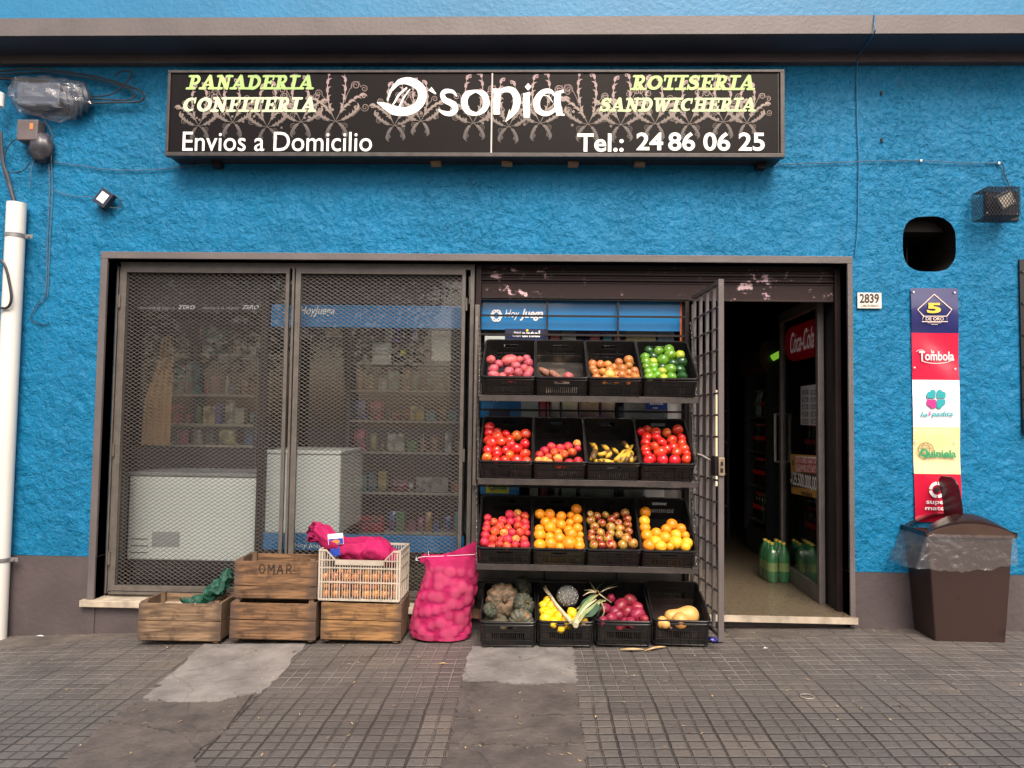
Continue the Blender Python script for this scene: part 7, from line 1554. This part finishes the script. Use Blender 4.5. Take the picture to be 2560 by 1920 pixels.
for px, q in ((2303, 401), (2498, 407)): p = at(px, q, -.02); tag(MB().box(p.x-.006, p.x+.006, -.022, -.002, p.z-.008, p.z+.008).build('cable_clip', M['white'], None, loc=tuple(p)), 'small white clip on the thin cable, %s' % ('midway to the caged light' if px < 2400 else 'where it turns down to the caged light'), 'cable clip')
cg = thing('caged_light', 'floodlight behind an expanded metal cage high at the right edge', 'floodlight', tuple(at(2505, 548, -.01)))
a, c = at(2462, 551, -.01), at(2545, 478, -.01); MB().box(a.x, at(2546,500,-.01).x, -.014, -.003, a.z, at(2462,479,-.01).z).build('back_plate', M['darkiron'], cg)
bx_0, bx_1, bz_0, bz_1 = at(2470,540,-.2).x, at(2552,540,-.2).x, at(2500,538,-.2).z, at(2500,466,-.2).z
def cage(w_, h_, place):
    mb = MB(); px_, pz_ = .021, .034; nx, nz = max(1, round(w_/px_)), max(1, round(h_/pz_)); px_, pz_ = w_/nx, h_/nz
    for i in range(nx):
        for j in range(nz):
            cx, cz = (i+.5)*px_, (j+.5)*pz_; Q = [(cx-px_/2, cz), (cx, cz+pz_/2), (cx+px_/2, cz), (cx, cz-pz_/2)]
            for k in range(4): mb.bar(place(*Q[k]), place(*Q[(k+1) % 4]), .0028, .0028, up=(.3,.3,.9))
    return mb
dk2 = flat('cage_black', (.012,.015,.022), .45)
mb = cage(bx_1-bx_0, bz_1-bz_0, lambda u, v: Vector((bx_0+u, -.20, bz_0+v))); mb2 = cage(.18, bz_1-bz_0, lambda u, v: Vector((bx_0, -.20+u, bz_0+v))); mb3 = cage(.18, bz_1-bz_0, lambda u, v: Vector((bx_1, -.20+u, bz_0+v))); mb4 = cage(bx_1-bx_0, .18, lambda u, v: Vector((bx_0+u, -.20+v, bz_0))); mb5 = cage(bx_1-bx_0, .18, lambda u, v: Vector((bx_0+u, -.20+v, bz_1)))
for q in (mb2, mb3, mb4, mb5): mb.add(q.v, q.f)
mb.build('cage', dk2, cg)
cc = at(2514, 500, -.09); Mx = Matrix.Translation(cc) @ Euler((R(25), R(-28), R(-20))).to_matrix().to_4x4(); mb = MB().box(-.05, .05, -.02, .025, -.05, .05, M=Mx); hs_ = mb.build('housing', flat('grey_housing', (.12,.12,.12)), cg); MB().box(-.04, .04, -.024, -.0205, -.04, .04, M=Mx).build('lens', mat('cream_lens', (.85,.78,.65), .2, .1, 5), cg)  # lens is a plain cream colour without emission
for x, z in ((2467, 484), (2467, 533), (2543, 534)): p = at(x, z, -.016); MB().tube([p, p+Vector((0,-.004,0))], .006, 8).build('screw', M['steel'], cg)
# ------------------------------------------------------------------ white pipe and cable tangle
Ypp = -.075; pr_ = .058; pcx = at(41, 700, Ypp).x-.0; pxm = (at(18, 560, Ypp).x+at(61, 560, Ypp).x)/2; pr_ = (at(61, 560, Ypp).x-at(18, 560, Ypp).x)/2
pp_ = thing('cable_pipe', 'thick white plastic pipe fixed upright at the left edge of the wall', 'pipe', (pxm, Ypp, gz(pxm))); ptz = at(45, 508, Ypp).z
mb = MB(); n = 28; pr2 = pr_-.006
for z in (gz(pxm)-.05, ptz):
    for k in range(n): a = 2*math.pi*k/n; mb.v.append((pxm+pr_*math.cos(a), Ypp+pr_*math.sin(a), z))
for z in (ptz, ptz-.3):
    for k in range(n): a = 2*math.pi*k/n; mb.v.append((pxm+pr2*math.cos(a), Ypp+pr2*math.sin(a), z))
mb.f = [[j*n+i, j*n+(i+1) % n, (j+1)*n+(i+1) % n, (j+1)*n+i] for j in range(3) for i in range(n)]; mb.m = [0]*len(mb.f); mb.build('tube', mat('aged_pvc', (.70,.69,.64), .4, .15, 3, stretch=(1,1,.4)), pp_, smooth=True)
for py in (590, 1400):
    z = at(45, py, Ypp).z; mb = MB(); 
    for zz in (z-.014, z+.014):
        for k in range(n): a = 2*math.pi*k/n; mb.v.append((pxm+(pr_+.003)*math.cos(a), Ypp+(pr_+.003)*math.sin(a), zz))
    mb.f = [[i, (i+1) % n, n+(i+1) % n, n+i] for i in range(n)]; mb.m = [0]*n; mb.box(pxm+pr_, pxm+pr_+.055, Ypp+.01, Ypp+.016, z-.014, z+.014); mb.box(pxm+pr_+.02, pxm+pr_+.035, Ypp, Ypp+.01, z-.005, z+.005); mb.build('clamp', mat('zinc_clamp%d' % py, (.3,.3,.3), .4, .3, 20, metal=.5), pp_)
for i, pix in enumerate(([(2,330),(6,400),(18,440),(30,480),(40,520),(42,560)], [(0,350),(10,420),(22,460),(34,500),(48,540)])):
    cable('cable', [(x, y, -.05 if y < 500 else Ypp) for x, y in pix], -.05, .011, mat('thick_cable%d' % i, (.04,.04,.055), .5, .2, 10), ['thick dark cable entering the white pipe, left one','thick dark cable entering the white pipe, right one'][i])
cable('cable', [(-20,640,-.15),(10,660,-.15),(24,710,-.15),(28,750,-.15),(15,770,-.15),(-20,765,-.15)], -.15, .009, M['cable'], 'black cable loop hanging at the left edge in front of the white pipe')
jm = glassmat('grey_wrap_film', (.82,.84,.88), .07, .15, dirt=.05, bump=.012, bscale=9)
jb = thing('junction_box', 'grey splice box wrapped in clear plastic high on the left wall', 'junction box', tuple(at(110, 250, -.06)))
a, c = at(40, 262, -.11), at(150, 205, -.11); MB().box(a.x, c.x, -.11, -.01, a.z, c.z).build('housing', flat('slate_box', (.10,.12,.16), .5), jb, bevel=.01)
a, c = at(135, 300, -.09), at(225, 215, -.09)
mb = MB()
for k in range(5):
    q = [at(150+k*14, 215+rnd.uniform(-8, 20), -.06), at(170+k*12, 255+rnd.uniform(-8, 12), -.08), at(160+k*14, 300-abs(k-2)*10, -.05)]; mb.tube(smoothpts(q, 5), [.02+.012*math.sin(i*.5) for i in range(11)], 8)
mb.build('splices', flat('dark_splice', (.03,.045,.07), .5), jb, smooth=True)
mb = MB(); nu, nv = 26, 14; c0 = at(125, 245, -.06)
for j in range(nv+1):
    for i in range(nu):
        ph = math.pi*j/nv; th = 2*math.pi*i/nu; d = Vector((math.sin(ph)*math.cos(th), math.sin(ph)*math.sin(th), math.cos(ph))); k = 1+.28*noise.noise(d*2.3+Vector((4,4,4)))+.12*noise.noise(d*7); mb.v.append(tuple(c0+Vector((d.x*.30*k, min(.055, d.y*.10*k), d.z*.145*k-.02*d.x))))
mb.f = [[j*nu+i, (j+1)*nu+i, (j+1)*nu+(i+1) % nu, j*nu+(i+1) % nu] for j in range(nv) for i in range(nu)]; mb.m = [0]*len(mb.f); mb.build('plastic_wrap', jm, jb)
jb = thing('junction_box', 'brown junction box with a small orange label below the wrapped one', 'junction box', tuple(at(75, 345, -.06)))
a, c = at(40, 350, -.10), at(95, 298, -.10); MB().box(a.x, c.x, -.10, -.01, a.z, c.z).build('housing', mat('brown_box', (.12,.10,.10), .5, .3, 8), jb, bevel=.008)
a2, c2 = at(74, 323, -.102), at(83, 308, -.102); MB().box(a2.x, c2.x, -.103, -.1005, a2.z, c2.z).build('label', flat('orange_label', (.6,.2,.05)), jb)
mb = MB(); c0 = at(102, 370, -.05); nu, nv = 18, 10
for j in range(nv+1):
    for i in range(nu):
        ph = math.pi*j/nv; th = 2*math.pi*i/nu; d = Vector((math.sin(ph)*math.cos(th), math.sin(ph)*math.sin(th), math.cos(ph))); k = 1+.35*noise.noise(d*2.8)+.15*noise.noise(d*7); mb.v.append(tuple(c0+Vector((d.x*.085*k, min(.045, d.y*.06*k), d.z*.10*k))))
mb.f = [[j*nu+i, (j+1)*nu+i, (j+1)*nu+(i+1) % nu, j*nu+(i+1) % nu] for j in range(nv) for i in range(nu)]; mb.m = [0]*len(mb.f); mb.build('taped_splice', mat('tape', (.06,.06,.075), .35, .5, 12), jb, smooth=2)
tang = [([(0,178),(90,172),(180,182),(255,195),(310,212),(352,228),(360,245),(340,255),(290,256),(230,258)], .007, 'long black cable looping out to the right above the wrapped box'),
 ([(0,186),(110,180),(200,192),(270,205),(320,222),(340,238),(318,250),(270,249),(200,246)], .0055, 'second cable just inside the long black loop'),
 ([(285,190),(305,178),(328,180),(325,195),(300,222),(270,238),(210,242)], .005, 'thin cable crossing the loops near their right end'),
 ([(60,340),(30,355),(12,385),(10,420),(30,432),(60,425),(75,405)], .004, 'round cable loop left of the taped splice'),
 ([(0,195),(60,200),(120,205)], .012, 'thick cable entering the wrapped box from the left'),
 ([(82,405),(76,440),(74,470)], .0025, 'thin pale cord hanging below the taped splice'), ([(110,300),(128,330),(130,370),(128,402)], .004, 'dark cable linking the wrapped box to the wires below')]
for pix, r, lab in tang: cable('cable', pix, -.05, r, M['cable'] if 'pale' not in lab else M['cablegrey'], lab)
p = at(6, 250, -.12); tag(MB().tube([p+Vector((-.02,0,-.05)), p+Vector((-.02,0,.05))], .03, 12).build('insulator', M['white'], None, loc=tuple(p), bevel=.004), 'small white plastic fitting at the left edge beside the wrapped box', 'fitting')
for i, (x, y) in enumerate(((1184, 455), (1120, 563), (2205, 232), (2205, 350))): 
    p = at(x, y, -.01); tag(MB().box(p.x-.006, p.x+.006, -.014, 0, p.z-.012, p.z+.012, jit=.002).build('wall_plug', wire if i < 2 else M['darkiron'], None, loc=tuple(p)), ['painted over hook stub in the wall just below the sign', 'tiny stub in the wall above the window', 'rusty bolt stub in the wall right of the sign, upper', 'small screw eye in the wall right of the sign, lower'][i], 'wall fixing')
# dark barred window at the right edge
xw = at(2548, 850, 0).x; wz1 = at(2550, 650, 0).z; wz0 = at(2550, 1084, 0).z; rw = thing('barred_window', 'dark barred window cut by the right edge of the picture', 'window', (xw+.4, 0, wz0))
MB().box(xw, xw+.8, -.02, -.004, wz0, wz1).build('recess_panel', flat('window_dark', (.01,.008,.008), .3), rw); mb = MB(); mb.box(xw, xw+.8, -.035, -.021, wz0, wz0+.1)
for k in range(5): z = wz0+.1+(wz1-wz0-.1)*(k+.6)/5; mb.box(xw+.01, xw+.79, -.033, -.022, z-.006, z+.006)
mb.build('bars', M['rodiron'], rw)
# ------------------------------------------------------------------ litter on the pavement
def g3(px, py, dz=.006): q = gnd(px, py); q.z = gz(q.x)+dz; return q
p = g3(1788, 1606); mb = MB(); nu, nv = 16, 8
for j in range(nv+1):
    for i in range(nu):
        ph = math.pi*j/nv; th = 2*math.pi*i/nu; d = Vector((math.sin(ph)*math.cos(th), math.sin(ph)*math.sin(th), math.cos(ph))); k = 1+.5*noise.noise(d*3); mb.v.append(tuple(p+Vector((d.x*.05*k, d.y*.03*k, .012+d.z*.014*k-d.x*.006))))
mb.f = [[j*nu+i, (j+1)*nu+i, (j+1)*nu+(i+1) % nu, j*nu+(i+1) % nu] for j in range(nv) for i in range(nu)]; mb.m = [0]*len(mb.f); tag(mb.build('snack_wrapper', mat('blue_foil', (.02,.02,.2), .25, .5, 40, col2=(.5,.5,.6), lo=.3, hi=.4, metal=.3), None, loc=tuple(p)), 'crumpled dark blue snack wrapper at the foot of the gate', 'wrapper')
p = g3(1914, 1622, .004); tag(MB().add([p+Vector(q) for q in ((-.02,-.005,0),(.0,-.012,.002),(.018,.0,.004),(.004,.006,.001),(-.004,.014,.003),(-.008,.003,.001))], [(0,1,2,3),(0,3,4,5)]).build('paper_scrap', M['paper'], None, loc=tuple(p)), 'tiny torn white paper scrap on the tiles before the doorstep', 'paper scrap')
husk = mat('dry_husk', (.5,.34,.16), .8, .4, 20)
for i, (q0, q1, q2) in enumerate((((1550,1628),(1580,1630),(1612,1628)), ((1612,1631),(1640,1626),(1665,1621)))):
    pts = smoothpts([g3(*q0), g3(*q1)+Vector((0,0,.008)), g3(*q2)], 6); mb = MB(); vs = []
    for k, c in enumerate(pts): ww = .016*math.sin(math.pi*(k+.6)/(len(pts)+.2)); vs += [c+Vector((0,ww,.006)), c, c+Vector((0,-ww,.005))]
    mb.add(vs, [(3*k+a, 3*k+3+a, 3*k+4+a, 3*k+1+a) for k in range(len(pts)-1) for a in (0, 1)]); tag(mb.build('dry_husk', husk, None, loc=tuple(pts[0])), 'strip of dry maize husk before the dark red potatoes, %s piece' % ['left', 'right'][i], 'husk')
p = g3(2018, 1743, .004); tag(MB().tube([p+Vector((.033*math.cos(a), .033*math.sin(a), 0)) for a in [k*.262 for k in range(24)]], .0022, 6, closed=True).build('rubber_ring', flat('pale_ring', (.3,.28,.24)), None, loc=tuple(p), smooth=True), 'pale rubber ring lying flat on the tiles right of centre', 'ring')
p = g3(2240, 1768, .004); tag(MB().tube([p+Vector((.025*math.cos(a), .02*math.sin(a), 0)) for a in [k*.25-1 for k in range(12)]], .002, 6).build('broken_ring', flat('dark_ring', (.12,.10,.09)), None, loc=tuple(p), smooth=True), 'broken dark ring on the tiles below the bin', 'ring')
for i, (x, y, lab) in enumerate(((1228,1622,'green leaf under the squash crate'), (1322,1621,'small green leaf between squash and lemon crates'), (1300,1646,'dark twig on the pale cement patch'), (1108,1661,'brown dry leaf on the tiles left of the centre cement patch'), (100,1592,'cream scrap at the foot of the left wall'))):
    p = g3(x, y, .004); L2 = .03 if i != 2 else .02; tag(MB().add([p+Vector((-L2,0,0)), p+Vector((0,-.008 if i != 2 else -.002,.004)), p+Vector((L2,.003,0)), p+Vector((0,.009 if i != 2 else .002,.006))], [(0,1,2,3)]).build('leaf' if i < 4 and i != 2 else 'twig' if i == 2 else 'paper_scrap', [lg, lg, M['darkiron'], husk, M['paper']][i], None, loc=tuple(p)), lab, 'leaf' if i in (0,1,3) else 'twig' if i == 2 else 'paper scrap')
mb = MB(); rr = random.Random(5)
for k in range(420):
    x = rr.uniform(-3.4, 3.3); y = -rr.random()**.8*2.6-.05 if rr.random() < .8 else -rr.uniform(.0, .12); z = gz(x)+.007; a = rr.uniform(0, 3.14); l = rr.uniform(.003, .011); w2 = rr.uniform(.0012, .003); c, s_ = math.cos(a), math.sin(a)
    if -.35 < x < 1.1 and y > -.45 or -2.6 < x < -.4 and y > -.32 or 2.5 < x < 3 and y > -.33: continue
    mb.add([(x-c*l-s_*w2, y-s_*l+c*w2, z), (x-c*l+s_*w2, y-s_*l-c*w2, z), (x+c*l+s_*w2, y+s_*l-c*w2, z+.003), (x+c*l-s_*w2, y+s_*l+c*w2, z+.003)], [(0,1,2,3)], 0 if rr.random() < .6 else 1)
tag(mb.build('leaf_litter', [husk, mat('brown_bits', (.09,.06,.04), .9, .4, 30)]), 'scattered dry bits and seeds on the paving', None, None, 'stuff')
# ------------------------------------------------------------------ the other side of the street (seen in the glass, and lights the shade)
oh = thing('opposite_house', 'sunlit house across the street mirrored in the shop glass', 'building', (3.2, -13.6, gz(3)-.02)); z0 = -.3
ol = [(-2.2,.9,(.5,.46,.38),4.3),(.9,2.0,(.55,.24,.40),5.2),(2.0,4.4,(.6,.55,.46),4.8),(4.4,5.4,(.6,.2,.06),4.6),(5.4,12,(.45,.42,.36),4.4)]
for i, (a, c, col, h) in enumerate(ol):
    MB().box(a, c-.002, -15.5, -13.6, z0, h).build('wall', mat('house_wall_%d' % i, col, .8, .15, 3), oh)
b = MB(); 
for k in range(24): b.box(.92, 1.98, -13.605, -13.6, .2+k*.2, .205+k*.2)
b.build('siding_lines', M['darkiron'], oh)
for a, c, d, e in ((-1.4,-.4,1.0,2.3),(2.5,3.3,0,2.3),(3.6,4.2,3.2,4.2),(6.2,7.4,1.0,2.3)): MB().box(a, c, -13.66, -13.59, d, e).build('window', flat('far_window', (.03,.04,.06), .15), oh)
def tree(x, y, h, r, label, seed):
    rr = random.Random(seed); t = thing('street_tree', label, 'tree', (x, y, gz(x)-.05)); mb = MB().tube([(x, y, gz(x)-.2), (x+.1, y, h*.3), (x-.05, y+.1, h*.55), (x+.1, y, h*.8)], [.2,.16,.12,.05], 9)
    for k in range(7): a = k*.9; mb.tube([(x, y, h*(.4+.05*k)), (x+r*.35*math.cos(a), y+r*.35*math.sin(a), h*(.52+.05*k)), (x+r*.7*math.cos(a), y+r*.7*math.sin(a), h*(.6+.05*k))], [.08,.05,.02], 6)
    mb.build('trunk', mat('bark_%d' % seed, (.11,.085,.06), .9, .4, 8), t, smooth=True); mb = MB()
    cl = [(Vector((x+rr.uniform(-1,1)*r*.75, y+rr.uniform(-1,1)*r*.75, h*.68+rr.uniform(-.32,.32)*h*.75)), rr.uniform(.3, .55)*r) for _ in range(26)]
    for c, q in cl:
        for k in range(190):
            d = Vector((rr.gauss(0,1), rr.gauss(0,1), rr.gauss(0,1))).normalized()*q*rr.random()**.4; p = c+d; u = Vector((rr.gauss(0,1), rr.gauss(0,1), rr.gauss(0,1))).normalized()*.085; v = u.orthogonal().normalized()*.055; mb.add([p-u, p-v, p+u, p+v], [(0,1,2,3)])
    m, N, L, P = nodes('leaves_%d' % seed); P.inputs['Roughness'].default_value = .5; nz = N.new('ShaderNodeTexNoise'); nz.inputs['Scale'].default_value = 2; cr = N.new('ShaderNodeValToRGB'); cr.color_ramp.elements[0].color = (.03,.08,.012,1); cr.color_ramp.elements[1].color = (.12,.2,.03,1); L.new(nz.outputs[0], cr.inputs[0]); L.new(cr.outputs[0], P.inputs['Base Color'])
    mb.build('crown', m, t)
tree(-8.3, -12.4, 6.2, 2.4, 'leafy street tree across the road mirrored in the left pane', 1); tree(-4.6, -12.6, 6.6, 2.3, 'second leafy street tree nearer the middle across the road', 2); tree(-12.5, -12.5, 6.5, 2.6, 'farthest left leafy street tree across the road', 3)
